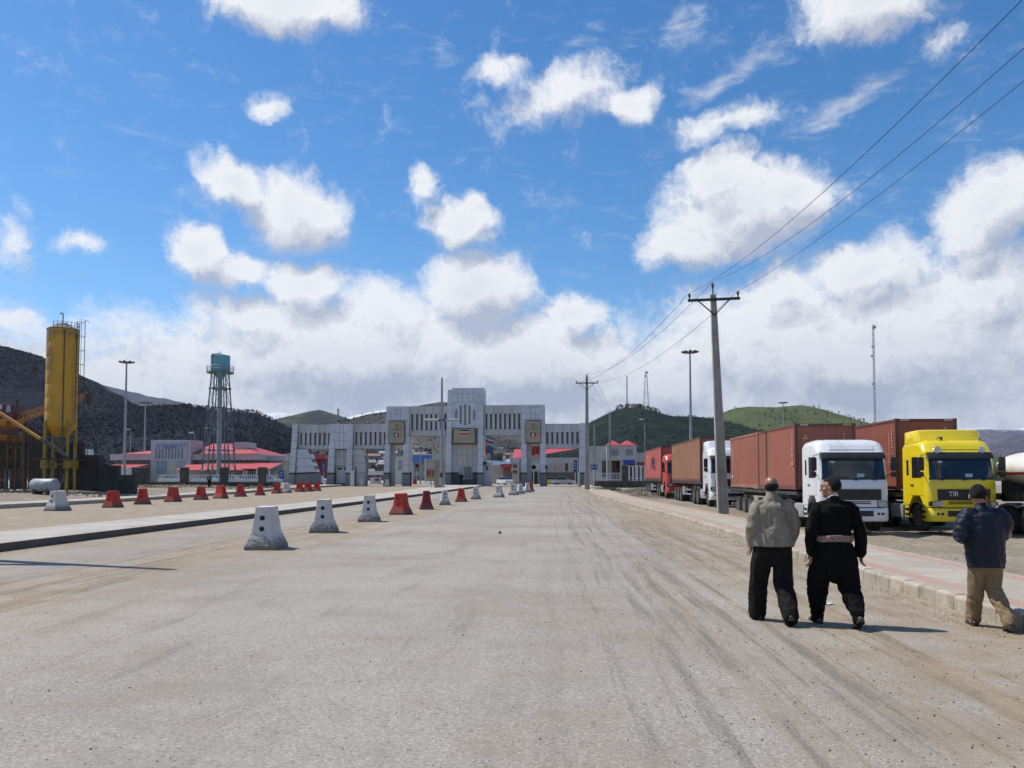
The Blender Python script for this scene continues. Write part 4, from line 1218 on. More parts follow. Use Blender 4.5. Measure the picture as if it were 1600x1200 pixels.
def container(label, loc, length, h, paint, frame, group=None, marks='none', roof=None):
    root = thing('shipping_container', label, 'container', loc, 0, group)
    hw = 1.219
    b = MB()
    corr_wall(b, .12, length - .12, .16, h - .10, -hw + .012, -1, 'Y')
    b.build('side_wall', paint, root)
    b = MB(); corr_wall(b, .12, length - .12, .16, h - .10, hw - .012, 1, 'Y'); b.build('side_wall', paint, root)
    b = MB(); corr_wall(b, -hw + .12, hw - .12, .16, h - .12, .012, -1, 'X'); b.build('front_wall', paint, root)
    b = MB(); b.box(-hw + .1, -.01, length - .06, length - .02, .15, h - .12); b.build('door', paint, root)
    b = MB(); b.box(.01, hw - .1, length - .06, length - .02, .15, h - .12); b.build('door', paint, root)
    b = MB(); b.box(-hw + .05, hw - .05, .08, length - .08, h - .06, h - .035); b.build('roof', roof or paint, root)
    b = MB(); b.box(-hw + .03, hw - .03, .08, length - .08, .10, .15); b.build('floor', M_chas, root)
    b = MB()
    for x in (-1, 1):
        for yy in (0, length - .13):
            b.box(min(x * hw, x * (hw - .13)), max(x * hw, x * (hw - .13)), yy, yy + .13, .12, h - .11)
        b.box(min(x * hw, x * (hw - .06)), max(x * hw, x * (hw - .06)), .13, length - .13, h - .11, h - .02)
        b.box(min(x * hw, x * (hw - .06)), max(x * hw, x * (hw - .06)), .13, length - .13, .01, .165)
    b.box(-hw + .13, hw - .13, 0, .1, h - .13, h - .012); b.box(-hw + .13, hw - .13, 0, .1, .02, .17)
    b.box(-hw + .13, hw - .13, length - .1, length, h - .13, h - .012); b.box(-hw + .13, hw - .13, length - .1, length, .02, .17)
    b.build('frame', frame, root)
    for x in (-1, 1):
        for yy in (-.004, length - .158):
            for z0 in (0, h - .118):
                c = MB(); c.box(min(x * (hw + .003), x * (hw - .16)), max(x * (hw + .003), x * (hw - .16)), yy, yy + .162, z0 - .003, z0 + .121); c.build('corner_casting', frame, root)
    return root

M_cred = pm('container_red_oxide', (.315, .108, .070), (.275, .094, .062), .5, .62, dirt=(.24, .12, .09), dsc=.7, damt=.6, streak=True)
M_cred2 = pm('container_red_oxide_dark', (.30, .088, .055), (.25, .075, .05), .5, .6, dirt=(.18, .08, .06), dsc=.8, damt=.5, streak=True)
M_cbrn = pm('container_brown', (.29, .145, .075), (.255, .122, .066), .4, .65, dirt=(.25, .12, .075), dsc=.5, damt=.7)
M_cpnk = pm('container_faded_red', (.42, .10, .085), (.36, .085, .075), .4, .6, dirt=(.44, .15, .12), dsc=.6, damt=.6)
M_cfr = pm('container_frame', (.15, .055, .042), (.11, .045, .035), 1.2, .65)
M_cfr2 = pm('container_frame_light', (.32, .14, .10), (.27, .12, .085), 1.2, .65)
M_let = pm('container_lettering', (.72, .70, .66), (.62, .6, .56), 5, .7)
M_lety = pm('container_yellow_lettering', (.72, .55, .12), rough=.7)

def lorry(label, x, y, paint, group='lorries parked in the dirt lot', tl=12.3, ty=4.0, **kw):
    root = thing('lorry', label, 'lorry', (x, y, lot(y + 6)), 0, group)
    tractor(root, paint, **kw)
    trailer(root, 3.05, tl)
    return root

LX2 = 10.95
lorry('white lorry cab with paper on its dashboard hauling two red containers', LX2, 30.1, M_white)
Z2 = lot(38) - .02 + 1.46
c1 = container('rust red container behind the white cab with yellow warning triangle on its front', (LX2, 33.3, Z2), 6.06, 2.72, M_cred, M_cfr)
c2 = container('rust red container with white vertical lettering, rear one behind the white cab', (LX2, 39.42, Z2), 6.06, 2.72, M_cred, M_cfr2)
def vletters(par, s, y, z0, dz, size, mat, x=-1.232):
    for k, ch in enumerate(s):
        put_text('lettering', ch, size, mat, par, (x, y, z0 - k * dz), (R(90), 0, R(-90)))
vletters(c2, 'CLHU207172', 5.55, 2.28, .165, .17, M_let)
b = MB(); b.box(-1.24, -1.232, 5.45, 5.65, .50, .64); b.build('check_digit_box', M_let, c2)
vletters(c1, 'CLHU', .36, 2.35, .15, .09, M_let)
for zz, hh in ((1.62, .16), (1.36, .16)):
    b = MB(); b.box(-1.240, -1.232, .34, .38, zz, zz + hh); b.build('vertical_mark', M_let, c1)
b = MB(); b.prism([(.26, 1.02), (.44, 1.02), (.40, 1.20)], -1.240, -1.232, 'X'); b.build('triangle_mark', M_lety, c1)
# warning triangle and striped head rail on the front wall
tr = MB(); tr.prism([(-.90, 2.08), (-.70, 2.08), (-.80, 2.28)], -.012, -.004, 'Y'); tri_ = tr.build('warning_triangle', M_lety, c1)
tr = MB(); tr.prism([(-.83, 2.11), (-.77, 2.11), (-.80, 2.22)], -.016, -.011, 'Y'); tr.build('symbol', M_black, tri_)
for k in range(4):
    for x0 in (-1.02, .70):
        q = MB(); q.prism([(x0 + k * .09, 2.62), (x0 + k * .09 + .045, 2.62), (x0 + k * .09 + .085, 2.69), (x0 + k * .09 + .04, 2.69)], -.010, -.003, 'Y'); q.build('hazard_stripe', M_lety if x0 > 0 else M_let, c1)
for k, ch in enumerate('CLH'):
    put_text('lettering', ch, .13, M_let, c1, (.74, -.012, 2.26 - k * .13), (R(90), 0, 0))

LX1 = 14.82
lorry('yellow lorry cab with roof deflector and TIR on its grille', LX1, 30.1, M_yel, deflector=True, lamps=True, tir=True, plate=M_platey)
c3 = container('tall red ribbed container with white markings on the trailer behind the yellow cab', (LX1 + .15, 33.3, Z2), 12.19, 2.90, M_cred2, M_cfr)
for yy, z0, n, col, sz in ((.62, 2.3, 11, M_let, .085), (.35, 2.4, 6, M_let, .10)):
    vletters(c3, 'CAXU9461087'[:n], yy, z0, .13, sz, col)
for (yy, zz, w_, h_) in ((1.05, 1.30, .16, .16), (.35, 1.15, .10, .22), (.35, .82, .1, .25)):
    b = MB(); b.prism([(yy, zz), (yy + w_, zz + .05), (yy + w_ * .4, zz + h_)], -1.240, -1.232, 'X'); b.build('triangle_mark', M_lety if yy > 1 else M_let, c3)
for k in range(4):
    for x0 in (-1.02, .70):
        q = MB(); q.prism([(x0 + k * .09, 2.80), (x0 + k * .09 + .045, 2.80), (x0 + k * .09 + .085, 2.87), (x0 + k * .09 + .04, 2.87)], -.010, -.003, 'Y'); q.build('hazard_stripe', M_let, c3)
for k, ch in enumerate('CA'):
    put_text('lettering', ch, .13, M_let, c3, (.74, -.012, 2.5 - k * .13), (R(90), 0, 0))

LX3 = 9.96
lorry('white lorry with plain cab half hidden behind the tall concrete pole', LX3, 46.2, M_white, deflector=True)
c4 = container('brown container on the trailer behind the half hidden white cab', (LX3, 49.45, lot(55) + 1.44), 12.19, 2.72, M_cbrn, M_cfr)
vletters(c4, 'TRLU56183', 11.4, 2.5, .16, .12, M_let)
LX4 = 9.67
lorry('red lorry cab at the far end of the row of trailers', LX4, 62.3, M_redcab)
c5 = container('faded red container with dark lettering at the far end of the row', (LX4, 65.5, lot(70) + 1.44), 12.19, 2.70, M_cpnk, M_cfr)
put_text('lettering', 'PIL', 1.5, pm('navy_letter', (.05, .04, .07)), c5, (-1.236, 5.2, 1.35), (R(90), 0, R(-90)), 1.6)
vletters(c5, 'MEDU', 9.2, 2.0, .32, .42, M_let)

# tanker: rear of its tank and tandem wheels stand at the right edge
def tanker():
    x, y = 17.95, 22.6
    root = thing('tanker_lorry', 'white tank lorry with a red stripe at the right edge', 'lorry', (x, y, lot(y)), 0)
    cab(root, M_white)
    q = MB()
    ring = []
    cz, rx, rz_ = 2.42, 1.22, .64
    L0, L1 = 2.5, 9.4
    for t, k in ((L0, .0), (L0 + .02, .55), (L0 + .12, .82), (L0 + .3, .96), (L0 + .5, 1), (L1 - .5, 1), (L1 - .3, .96), (L1 - .12, .82), (L1 - .02, .55), (L1, .0)):
        ring.append([(rx * max(k, .01) * math.cos(2 * math.pi * i / 32), t, cz + rz_ * max(k, .01) * math.sin(2 * math.pi * i / 32)) for i in range(32)])
    q.loft(ring)
    tank = q.build('tank', pm('tank_cream', (.68, .66, .61), (.60, .58, .53), 1, .4, dirt=(.36, .31, .25), dsc=1.2, damt=.6, streak=True), root, smooth=50)
    q = MB(); s_ = []
    for i in (-9, -8, -7, -6, -5, -4):
        a = math.pi + i * .055
        s_.append([(rx * 1.008 * math.cos(a), t, cz + .02 - rz_ * 1.008 * math.sin(a) * 1) for t in (L0 + .5, L1 - .5)])
    q.sheet(s_); q.build('red_stripe', pm('stripe_red', (.45, .02, .03)), tank, fix=False)
    q = MB(); q.box(-.3, .3, 4.2, 8.6, cz + rz_ - .06, cz + rz_ + .10); q.build('roof_walk', M_galv, root)
    for yy in (4.9, 6.4, 8.0):
        q = MB(); q.lathe([(.28, 0), (.28, .16), (.24, .2), (0, .2)], 16, (0, yy, cz + rz_ + .08)); q.build('hatch', MATS['tank_cream'], root)
    q = MB(); q.box(-1.1, 1.1, 2.4, 9.5, 1.25, 1.5); q.box(-1.1, 1.1, 5.9, 6.1, 1.2, 2.0); q.box(-1.1, 1.1, 8.6, 8.8, 1.2, 2.0); q.box(-.45, -.35, .5, 9.5, .8, 1.05); q.box(.35, .45, .5, 9.5, .8, 1.05); q.box(-1.15, 1.15, 3.0, 5.6, .75, 1.05); q.build('chassis', M_chas, root)
    for s in (-1, 1):
        for yy in (6.9, 8.25):
            wheel(root, s * 1.07, yy, s, True, .52)
        q = MB(); q.loft([[(s * .70, p[0], p[1]), (s * 1.24, p[0], p[1]), (s * 1.24, p[0], p[1] - .03), (s * .70, p[0], p[1] - .03)] for p in [(6.25, .8), (6.4, 1.06), (6.9, 1.16), (7.4, 1.08), (7.6, 1.02), (7.8, 1.08), (8.25, 1.16), (8.75, 1.06), (8.9, .8)]]); q.build('mudguard', M_galv, root)
        for yy in (5.6, 9.1):
            q = MB(); q.box(min(s * 1.12, s * 1.16), max(s * 1.12, s * 1.16), yy, yy + .25, 1.10, 1.18); q.build('reflector', M_let, root)
tanker()

# ------------------------------------------------------------------ concrete barriers
def barrier_mat(name, c1, c2, wear):
    m = bpy.data.materials.new(name); m.use_nodes = True
    nt = m.node_tree; nt.nodes.clear()
    tc_ = nd(nt, 'ShaderNodeTexCoord')
    pos = nd(nt, 'ShaderNodeNewGeometry').outputs['Position']
    z = nd(nt, 'ShaderNodeSeparateXYZ', {0: tc_.outputs['Object']}).outputs[2]
    n = nz(nt, pos, 3.2, 6, .65); n2 = nz(nt, pos, 14, 6, .7); n3 = nz(nt, pos, 60, 3)
    col = mixc(nt, sstep(nt, n, .35, .65), c1, c2)
    splash = mth(nt, 'ADD', mth(nt, 'MULTIPLY', sstep(nt, z, .55, .02), .62), mth(nt, 'MULTIPLY', mth(nt, 'SUBTRACT', n2, .5), 1.5))
    col = mixc(nt, mth(nt, 'MULTIPLY', sstep(nt, splash, .15, .62), .85), col, (.10, .092, .08))
    col = mixc(nt, mth(nt, 'MULTIPLY', sstep(nt, n2, .60, .68), wear), col, (.15, .14, .125))
    bu = nd(nt, 'ShaderNodeBump', {'Strength': .5, 'Distance': .02, 'Height': mth(nt, 'ADD', n2, mth(nt, 'MULTIPLY', n3, .4))})
    p = nd(nt, 'ShaderNodeBsdfPrincipled', {'Base Color': col, 'Roughness': .85, 'Normal': bu, 'Specular IOR Level': .3})
    nd(nt, 'ShaderNodeOutputMaterial', {0: p})
    return m
M_bw = barrier_mat('whitewashed_concrete', (.60, .58, .55), (.50, .485, .46), .6)
M_br = barrier_mat('red_painted_concrete', (.50, .055, .035), (.40, .045, .032), .3)
M_bd = barrier_mat('dark_red_painted_concrete', (.26, .035, .04), (.19, .03, .035), .6)
M_hole = pm('hole_shade', (.012, .012, .012))
def barrier_mesh(mat, name, seed):
    b = MB()
    def rg(a, c, z): return [(-a, -c, z), (a, -c, z), (a, c, z), (-a, c, z)]
    b.loft([rg(.405, .50, 0), rg(.40, .495, .09), rg(.36, .46, .18), rg(.26, .385, .42), rg(.20, .335, .80), rg(.185, .325, 1.03)])
    me = b.mesh(name, mat, bevel=.016, seg=2)
    bm = bmesh.new(); bm.from_mesh(me)
    bmesh.ops.subdivide_edges(bm, edges=[e for e in bm.edges if e.calc_length() > .09], cuts=4, use_grid_fill=True)
    bm.normal_update()
    sv = Vector((seed * 3.1, seed * 1.7, seed))
    for v in bm.verts:                        # cast unevenness and knocked-off arrises
        p = v.co * 5 + sv
        d = .006 * mnoise.noise(p * 2)
        crn = max(abs(f.normal.dot(g_.normal)) < .8 for e in v.link_edges for f in e.link_faces[:1] for g_ in e.link_faces[1:2]) if v.link_edges else False
        if crn:
            d -= .045 * max(0, mnoise.noise(p * 1.3 + Vector((9, 2, 4))) - .18)
        v.co += v.normal * d
    bm.to_mesh(me); bm.free()
    me.polygons.foreach_set('use_smooth', [True] * len(me.polygons)); me.set_sharp_from_angle(angle=R(40))
    return me
BM = {c: [barrier_mesh(m_, 'block', k + 1) for k in range(n_)] for c, m_, n_ in (('w', M_bw, 4), ('r', M_br, 4), ('d', M_bd, 1))}
RBM = random.Random(77)
hb = MB(); hb.lathe([(.058, 0), (.058, .012), (.05, .014), (.0, .013)], 16, (0, 0, 0), 'Y'); HOLE = hb.mesh('hole_disc', M_hole)  # near-black disc on the face, painted for the shade inside a hole
ORD = ['nearest', 'second', 'third', 'fourth', 'fifth', 'sixth', 'seventh', 'eighth', 'ninth', 'tenth', 'eleventh', 'twelfth', 'thirteenth', 'fourteenth', 'fifteenth']
def barrier(label, x, y, kind, rz=0, sc=1.0, group=None):
    z = rise(y)
    root = thing('traffic_barrier', label, 'barrier', (x, y, z), rz, group)
    root.scale = (sc, sc, sc)
    sy = RBM.uniform(.94, 1.08)
    inst('block', RBM.choice(BM[kind]), root, (0, 0, 0), (RBM.uniform(.95, 1.05), sy, 1.0))
    for s in (-1, 1):
        for zz, c in ((.50, -.377), (.76, -.343)):
            o = inst('hole_disc', HOLE, root, (0, s * -c if s > 0 else c, zz), (1, 1, 1), 0 if s > 0 else math.pi)
            o.rotation_euler = (R(-4) * s, 0, 0 if s > 0 else math.pi)
            o.location.y = s * (-c * sy + .004)
ROW_A = [(411, 858, 'w'), (503, 832, 'w'), (575, 815, 'w'), (625, 804, 'r'), (665, 796, 'd'), (694, 789, 'w'), (720, 784, 'r'), (743, 780, 'w'), (779, 777, 'w'), (802, 773.5, 'w'), (813, 771.5, 'w'), (824, 769.5, 'w'), (829.5, 768, 'r')]
ROW_B = [(86, 798, 'w'), (173, 793, 'r'), (220, 788, 'r'), (268, 784, 'r'), (312, 781, 'r'), (343, 779, 'r'), (374, 776, 'r'), (405, 774, 'r'), (431, 771, 'r'), (447, 770, 'w'), (467, 768.5, 'r'), (480, 768, 'r'), (494, 767, 'r')]
def on_ground(u, v):
    d = 60.0
    for _ in range(40):
        d = (EYE - rise(d)) * F / (v - 747) / ku(u)
        d = min(d, 200)
    return bx(u, d), d
rb = random.Random(5)
cname = {'w': 'white', 'r': 'red', 'd': 'dark red'}
for row, where in ((ROW_A, 'middle of the road'), (ROW_B, 'far left lane')):
    for k, (u, v, c) in enumerate(row):
        x, y = on_ground(u, v)
        if row is ROW_B and k == 5:
            lab = 'red concrete barrier turned sideways in the far left lane'
        elif k == 0:
            lab = 'worn %s concrete barrier nearest the camera in the %s' % (cname[c], where)
        elif k == len(row) - 1:
            lab = '%s concrete barrier farthest from the camera in the %s' % (cname[c], where)
        else:
            lab = '%s concrete barrier, %s from the camera in the %s' % (cname[c], ORD[k], where)
        rz = rb.uniform(-.24, .24)
        if row is ROW_B and k == 5: rz = 1.2
        if k == 0 and row is ROW_A: rz = .06
        barrier(lab, x, y + .3, c, rz, rb.uniform(.94, 1.04), 'barriers in the middle of the road' if row is ROW_A else 'barriers in the far left lane')
barrier('lone white concrete barrier at the foot of the left passage tower', bx(605, 114), 114, 'w', .1)

# ------------------------------------------------------------------ utility poles and cables
M_polec = pm('pole_concrete', (.36, .345, .315), (.29, .28, .255), 1.2, .9, bump=.3, bsc=18, dirt=(.2, .19, .17), damt=.5)
M_steel = pm('dark_steel', (.05, .05, .052), (.035, .035, .037), 3, .6, metal=.4)
M_mast = pm('galvanised_mast', (.30, .315, .335), (.24, .25, .27), 1, .5, metal=.35)
M_ins = pm('porcelain', (.06, .035, .03), rough=.25)
def util_pole(label, x, y, z, top, wb, wt, arm_z, arm, pin, lean=(0, 0), arm_off=0.0, ribs=.95, box=False):
    root = thing('utility_pole', label, 'pole', (x, y, z))
    H = top - z
    root.rotation_euler = (lean[0], lean[1], 0)
    q = MB()
    def w(t): return wb + (wt - wb) * t
    for s in (-1, 1):
        for t0, t1 in ((0, 1),):
            a, c = w(0), w(1)
            q.loft([[(s * a / 2, -a * .36, 0), (s * (a / 2 - a * .2), -a * .36, 0), (s * (a / 2 - a * .2), a * .36, 0), (s * a / 2, a * .36, 0)],
                    [(s * c / 2, -c * .36, H), (s * (c / 2 - c * .2), -c * .36, H), (s * (c / 2 - c * .2), c * .36, H), (s * c / 2, c * .36, H)]])
    a, c = w(0), w(1)
    q.loft([[(-a * .31, -a * .20, -.02), (a * .31, -a * .20, -.02), (a * .31, a * .20, -.02), (-a * .31, a * .20, -.02)], [(-c * .31, -c * .2, H - .02), (c * .31, -c * .2, H - .02), (c * .31, c * .2, H - .02), (-c * .31, c * .2, H - .02)]])
    q.build('shaft', M_polec, root)
    zz = ribs * .8
    while zz < H - .3:
        k = w(zz / H)
        r_ = MB(); r_.box(-k * .302, k * .302, -k * .345, k * .345, -.055, .055)
        r_.build('rib', M_polec, root, loc=(0, 0, zz))
        zz += ribs
    if arm:
        q = MB(); q.box(arm_off - arm / 2, arm_off + arm / 2, -wt * .36 - .10, -wt * .36 - .005, arm_z - z - .06, arm_z - z + .06); q.build('crossarm', M_steel, root)
        for s in (-1, 1):
            q = MB(); q.bar((arm_off + s * arm * .30, -wt * .36 - .06, arm_z - z - .05), (0, -wt * .36 - .06, arm_z - z - .75), .05); q.build('brace', M_steel, root)
            q = MB(); ex = arm_off + s * (arm / 2 - .08); q.lathe([(.03, 0), (.035, .1), (.07, .12), (.05, .17), (.07, .2), (.05, .26), (.02, .3)], 10, (ex, -wt * .36 - .05, arm_z - z + .06)); q.build('insulator', M_ins, root)
        q = MB(); q.cyl((0, 0, H - .3), (0, 0, pin - z - .28), .035, n=8); q.lathe([(.03, 0), (.07, .04), (.05, .1), (.07, .14), (.05, .2), (.02, .26)], 10, (0, 0, pin - z - .28)); q.build('top_insulator', M_ins, root)
    if box:
        for zz in (3.2, 4.1):
            q = MB(); q.box(-.45, .12, -.42, -.2, zz, zz + .55); q.build('switch_box', M_galv, root, bevel=.03)
        q = MB(); q.box(-.6, .5, -.3, -.2, 2.95, 3.05); q.build('bracket', M_steel, root)
    return root
P1 = (7.86, 38.5, .06)
util_pole('tall tapered concrete utility pole beside the white lorry cab', *P1, 10.55, .50, .26, 10.28, 2.45, 11.15, lean=(0, -.034))
aim_side(870)
P2 = (bx(917.5, 89), 89.0, rise(89) + KH)
util_pole('concrete utility pole at the pavement end beside the gate', *P2, bz(588, 89), .56, .26, bz(598.5, 89), 2.5, bz(584, 89))
P3 = (bx(953.5, 113), 113.0, rise(113))
util_pole('slim concrete pole behind the right boundary wall', *P3, bz(645, 113), .40, .24, bz(646, 113), 0, 0)
util_pole('short concrete pole carrying grey switch boxes beside the gate', bx(929, 106), 106.0, rise(106), bz(662, 106), .28, .2, 0, 0, 0, box=True)

M_wire = pm('cable_black', (.02, .02, .022), rough=.5)
def cable(label, a, b_, sag, r=.012, n=36, group=None):
    a, b_ = Vector(a), Vector(b_)
    pts = []
    for i in range(n + 1):
        t = i / n
        p = a.lerp(b_, t); p.z -= 4 * sag * t * (1 - t)
        pts.append(p)
    q = MB(); q.tube(pts, r, 5)
    o = q.build('power_cable', M_wire, smooth=60)
    tag(o, label, 'cable', group)
    return o
arm1 = [(P1[0] - 1.52, 38.5, 10.60), (P1[0] - .38, 38.5, 11.15), (P1[0] + .80, 38.5, 10.68)]
arm2 = [(P2[0] - 1.17, 89, bz(596, 89)), (P2[0], 89, bz(584, 89)), (P2[0] + 1.17, 89, bz(596, 89))]
back = [(7.1, -14, 10.5), (8.3, -14, 11.1), (9.3, -14, 10.5)]
nm = ['left', 'middle', 'right']
for k in range(3):
    cable('%s black power cable running overhead from the tall pole to the upper right' % nm[k], back[k], arm1[k], (1.9, 2.15, 1.28)[k], .0075, 48)
    cable('%s power cable between the two concrete utility poles' % nm[k], arm1[k], arm2[k], 1.1, .011)
    cable('%s power cable beyond the pole at the gate' % nm[k], arm2[k], (P3[0] + (k - 1) * .3, 113, bz(643, 113)), .25, .013)

# ------------------------------------------------------------------ high masts, lamp posts, lattice masts
def high_mast(label, x, y, z, top, disc, r0, arms=8, ring=True):
    root = thing('floodlight_mast', label, 'light mast', (x, y, z))
    H = top - z
    q = MB(); q.cyl((0, 0, 0), (0, 0, H), r0, r0 * .45, 10); q.build('shaft', M_mast, root, smooth=50)
    q = MB(); q.cyl((0, 0, H), (0, 0, H + disc * .35), .03, .015, 6); q.build('lightning_rod', M_steel, root)
    q = MB(); q.lathe([(.3, -.1), (disc * .42, -.05), (disc * .42, .05), (.3, .12), (.15, .12)], 16, (0, 0, H - .1)); q.build('ring', M_steel, root)
    for k in range(arms):
        a = 2 * math.pi * k / arms + .2
        q = MB(); q.box(-.26, .26, -.2, .2, -.10, .10); q.box(-.07, .07, -.32, .0, -.03, .03)
        o = q.build('floodlight', M_steel, root, loc=(math.cos(a) * disc * .46, math.sin(a) * disc * .46, H - .02)); o.rotation_euler = (R(18), 0, a - math.pi / 2)
    return root
def lm(label, u, vt, d, disc_px, r0, arms=8):
    aim_side(u)
    high_mast(label, bx(u, d), d, gz(bx(u, d), d), bz(vt, d), disc_px * d / F, r0, arms)
lm('tall floodlight mast rising behind the brown container', 1080, 549, 147, 25, .32, 10)
lm('tall floodlight mast between yellow silo and water tower', 194, 565, 159, 23, .34)
lm('smaller floodlight mast left of the red roofed terminal', 225, 629, 250, 19, .40)
lm('distant floodlight mast in front of the grassy hill', 1225, 629, 240, 14, .28)
def street_lamp(label, u, vt, d, head=True):
    aim_side(u)
    x = bx(u, d); z = gz(x, d); top = bz(vt, d)
    root = thing('street_lamp', label, 'street lamp', (x, d, z))
    q = MB(); q.tube([(0, 0, 0), (0, 0, top - z - .8), (-.1, 0, top - z - .25), (-.5, 0, top - z)], [.13, .08, .07, .06], 8); q.build('post', M_mast, root, smooth=50)
    q = MB(); q.box(-1.3, -.3, -.2, .2, top - z - .1, top - z + .14); q.build('lamp_head', pm('lamp_white', (.6, .62, .65)), root, bevel=.05)
street_lamp('thin street lamp at the left of the terminal building', 203, 671, 190)
street_lamp('street lamp with pale head above the terminal portal', 303, 676, 172)
street_lamp('thin lamp in front of the dark hill right of the gate', 1008, 655, 200)
street_lamp('street lamp in the yard seen through the right archway', 789, 700, 165)
street_lamp('street lamp in the yard left of the middle tower', 657, 698, 160)

def median_lamp(label, x, y, top, arm_z, sides=(-1, 1)):
    root = thing('lamp_post', label, 'lamp post', (x, y, rise(y) + .2))
    z = rise(y) + .2
    q = MB(); q.cyl((0, 0, 0), (0, 0, top - z), .25, .12, 8); q.lathe([(.12, top - z), (.0, top - z + .35)], 8); q.build('post', M_mast, root)
    for s in sides:
        q = MB(); q.cyl((s * .2, 0, arm_z - z), (s * 2.25, 0, arm_z - z + .02), .17, .15, 8); q.build('lamp_arm', M_galv, root, smooth=50)
        q = MB(); q.cyl((s * .12, 0, arm_z - z), (s * .4, 0, arm_z - z), .17, n=8); q.build('collar', M_steel, root)
    q = MB(); q.box(-.16, .16, -.34, -.2, 1.2, 1.8); q.build('switch_box', M_steel, root)
    q = MB(); q.lathe([(.55, 0), (.5, .12), (.3, .16)], 8); q.build('foot', M_conc, root)
    return root
aim_side(870)
median_lamp('grey lamp post with two level arms on the median before the gate', bx(690, 100), 100, bz(590, 100), bz(655.5, 100))
median_lamp('lamp post on the near median whose shadow crosses the road', -15.0, 17.35, 12.2, 8.6, (-1,))

def lattice(label, u, vt, vb, d, wb_px, wt_px, mat, dishes=(), name='lattice_mast', ground=None):
    s = d / F
    aim_side(u)
    x, z0, z1 = bx(u, d), (bz(vb, d) if ground is None else ground), bz(vt, d)
    root = thing(name, label, 'mast', (x, d, z0))
    H = z1 - z0; wb, wt = wb_px * s, wt_px * s
    q = MB(); t_ = max(.05, .36 * s)
    n = max(6, int(H / (max(wb, wt) * 1.3 + .6)))
    n = min(n, 26)
    cs = lambda t: [(sx * (wb + (wt - wb) * t) / 2, sy * (wb + (wt - wb) * t) / 2, H * t) for sx, sy in ((-1, -1), (1, -1), (1, 1), (-1, 1))]
    for k in range(4):
        q.bar(cs(0)[k], cs(1)[k], t_)
    q.build('legs', mat, root)
    q = MB()
    for k in range(n):
        a, b_ = cs(k / n), cs((k + 1) / n)
        for i in range(4):
            q.bar(a[i], b_[(i + 1) % 4], t_ * .6); q.bar(b_[i], b_[(i + 1) % 4], t_ * .6)
    q.build('bracing', mat, root)
    q = MB(); q.cyl((0, 0, H), (0, 0, H + 3 * s), t_ * .4, n=5); q.build('spike', mat, root)
    for (t, side, r_) in dishes:
        q = MB(); q.lathe([(r_ * s, -.1 * s), (r_ * s, .5 * s), (r_ * .5 * s, .9 * s), (0, 1.0 * s)], 12, (side * 2.0 * s, -wb * .3, H * t), 'Y'); q.build('dish', pm('dish_grey', (.45, .45, .46)), root)
    return root
M_lat = pm('lattice_grey', (.33, .34, .36), (.27, .28, .3), .5, .6)
M_lat2 = pm('lattice_dark', (.11, .09, .09), (.08, .07, .07), .5, .6)
lattice('slender telecom mast with dishes standing behind the yellow lorry', 1369, 506, 735, 300, 2.3, 2.0, M_lat, ((.985, 1.0, 2.6), (.80, -1.4, 2.0), (.86, -1.0, 1.6), (.62, -1.3, 1.6)), ground=gz(120, 300))
lattice('wide lattice tower on the dark hilltop', 1010.5, 580, 641, 822, 8, 2.6, M_lat, ((.97, .6, 1.8), (.88, -.5, 1.5)), 'lattice_tower')
lattice('thin dark mast on the dark hilltop', 980.5, 587, 638, 822, 1.8, 1.4, M_lat2, (), 'radio_mast')
lattice('small far tower on the green ridge left of the gate', 527.5, 638, 650, 2600, 2.4, 2.0, M_lat2, (), 'hill_tower')

# ------------------------------------------------------------------ batching plant on the left
M_silo = pm('silo_yellow', (.55, .30, .018), (.47, .25, .016), .5, .5, dirt=(.16, .11, .05), dsc=1.0, damt=.75, streak=True)
M_syel = pm('leg_yellow', (.36, .255, .025), (.28, .2, .022), 1, .6, dirt=(.14, .11, .06), damt=.6)
M_grime = pm('grimy_steel', (.07, .06, .05), (.05, .045, .04), 2, .8, dirt=(.12, .08, .05), damt=.5)
M_rust = pm('rusty_orange', (.15, .065, .028), (.10, .045, .022), 1.5, .7, dirt=(.08, .05, .035), damt=.6)
M_org = pm('orange_paint', (.48, .22, .03), (.42, .18, .03), 1, .5, dirt=(.16, .09, .04), damt=.4)
M_dred = pm('maroon_paint', (.11, .022, .03), (.085, .02, .026), 1, .55)
M_cem = pm('cement_dust', (.16, .15, .14), (.10, .097, .09), 1, .9)

aim_side(95)
def silo_mat(zt):
    m = M_silo.copy(); m.name = 'silo_stained'
    nt = m.node_tree
    bs = [n for n in nt.nodes if n.type == 'BSDF_PRINCIPLED'][0]
    src = bs.inputs['Base Color'].links[0].from_socket
    oc = nd(nt, 'ShaderNodeTexCoord').outputs['Object']
    s = nd(nt, 'ShaderNodeSeparateXYZ', {0: oc})
    mp = nd(nt, 'ShaderNodeMapping', {'Vector': oc, 'Scale': (4.5, 4.5, .35)}).outputs[0]
    n_ = nz(nt, mp, 1.0, 5, .65)
    drop = mth(nt, 'ADD', mth(nt, 'DIVIDE', mth(nt, 'SUBTRACT', s.outputs[2], zt), 3.4), mth(nt, 'MULTIPLY', n_, 1.15))
    mk = mth(nt, 'MULTIPLY', sstep(nt, drop, .28, .56), sstep(nt, s.outputs[2], zt - .05, zt - .35))
    thin = mth(nt, 'MULTIPLY', sstep(nt, nz(nt, mp, 2.2, 4, .6), .58, .68), .45)
    col = mixc(nt, mth(nt, 'MAXIMUM', mth(nt, 'MULTIPLY', mk, .8), thin), src, (.085, .055, .032))
    nt.links.new(col, bs.inputs['Base Color'])
    return m
SD = 68.0; SS = SD / F
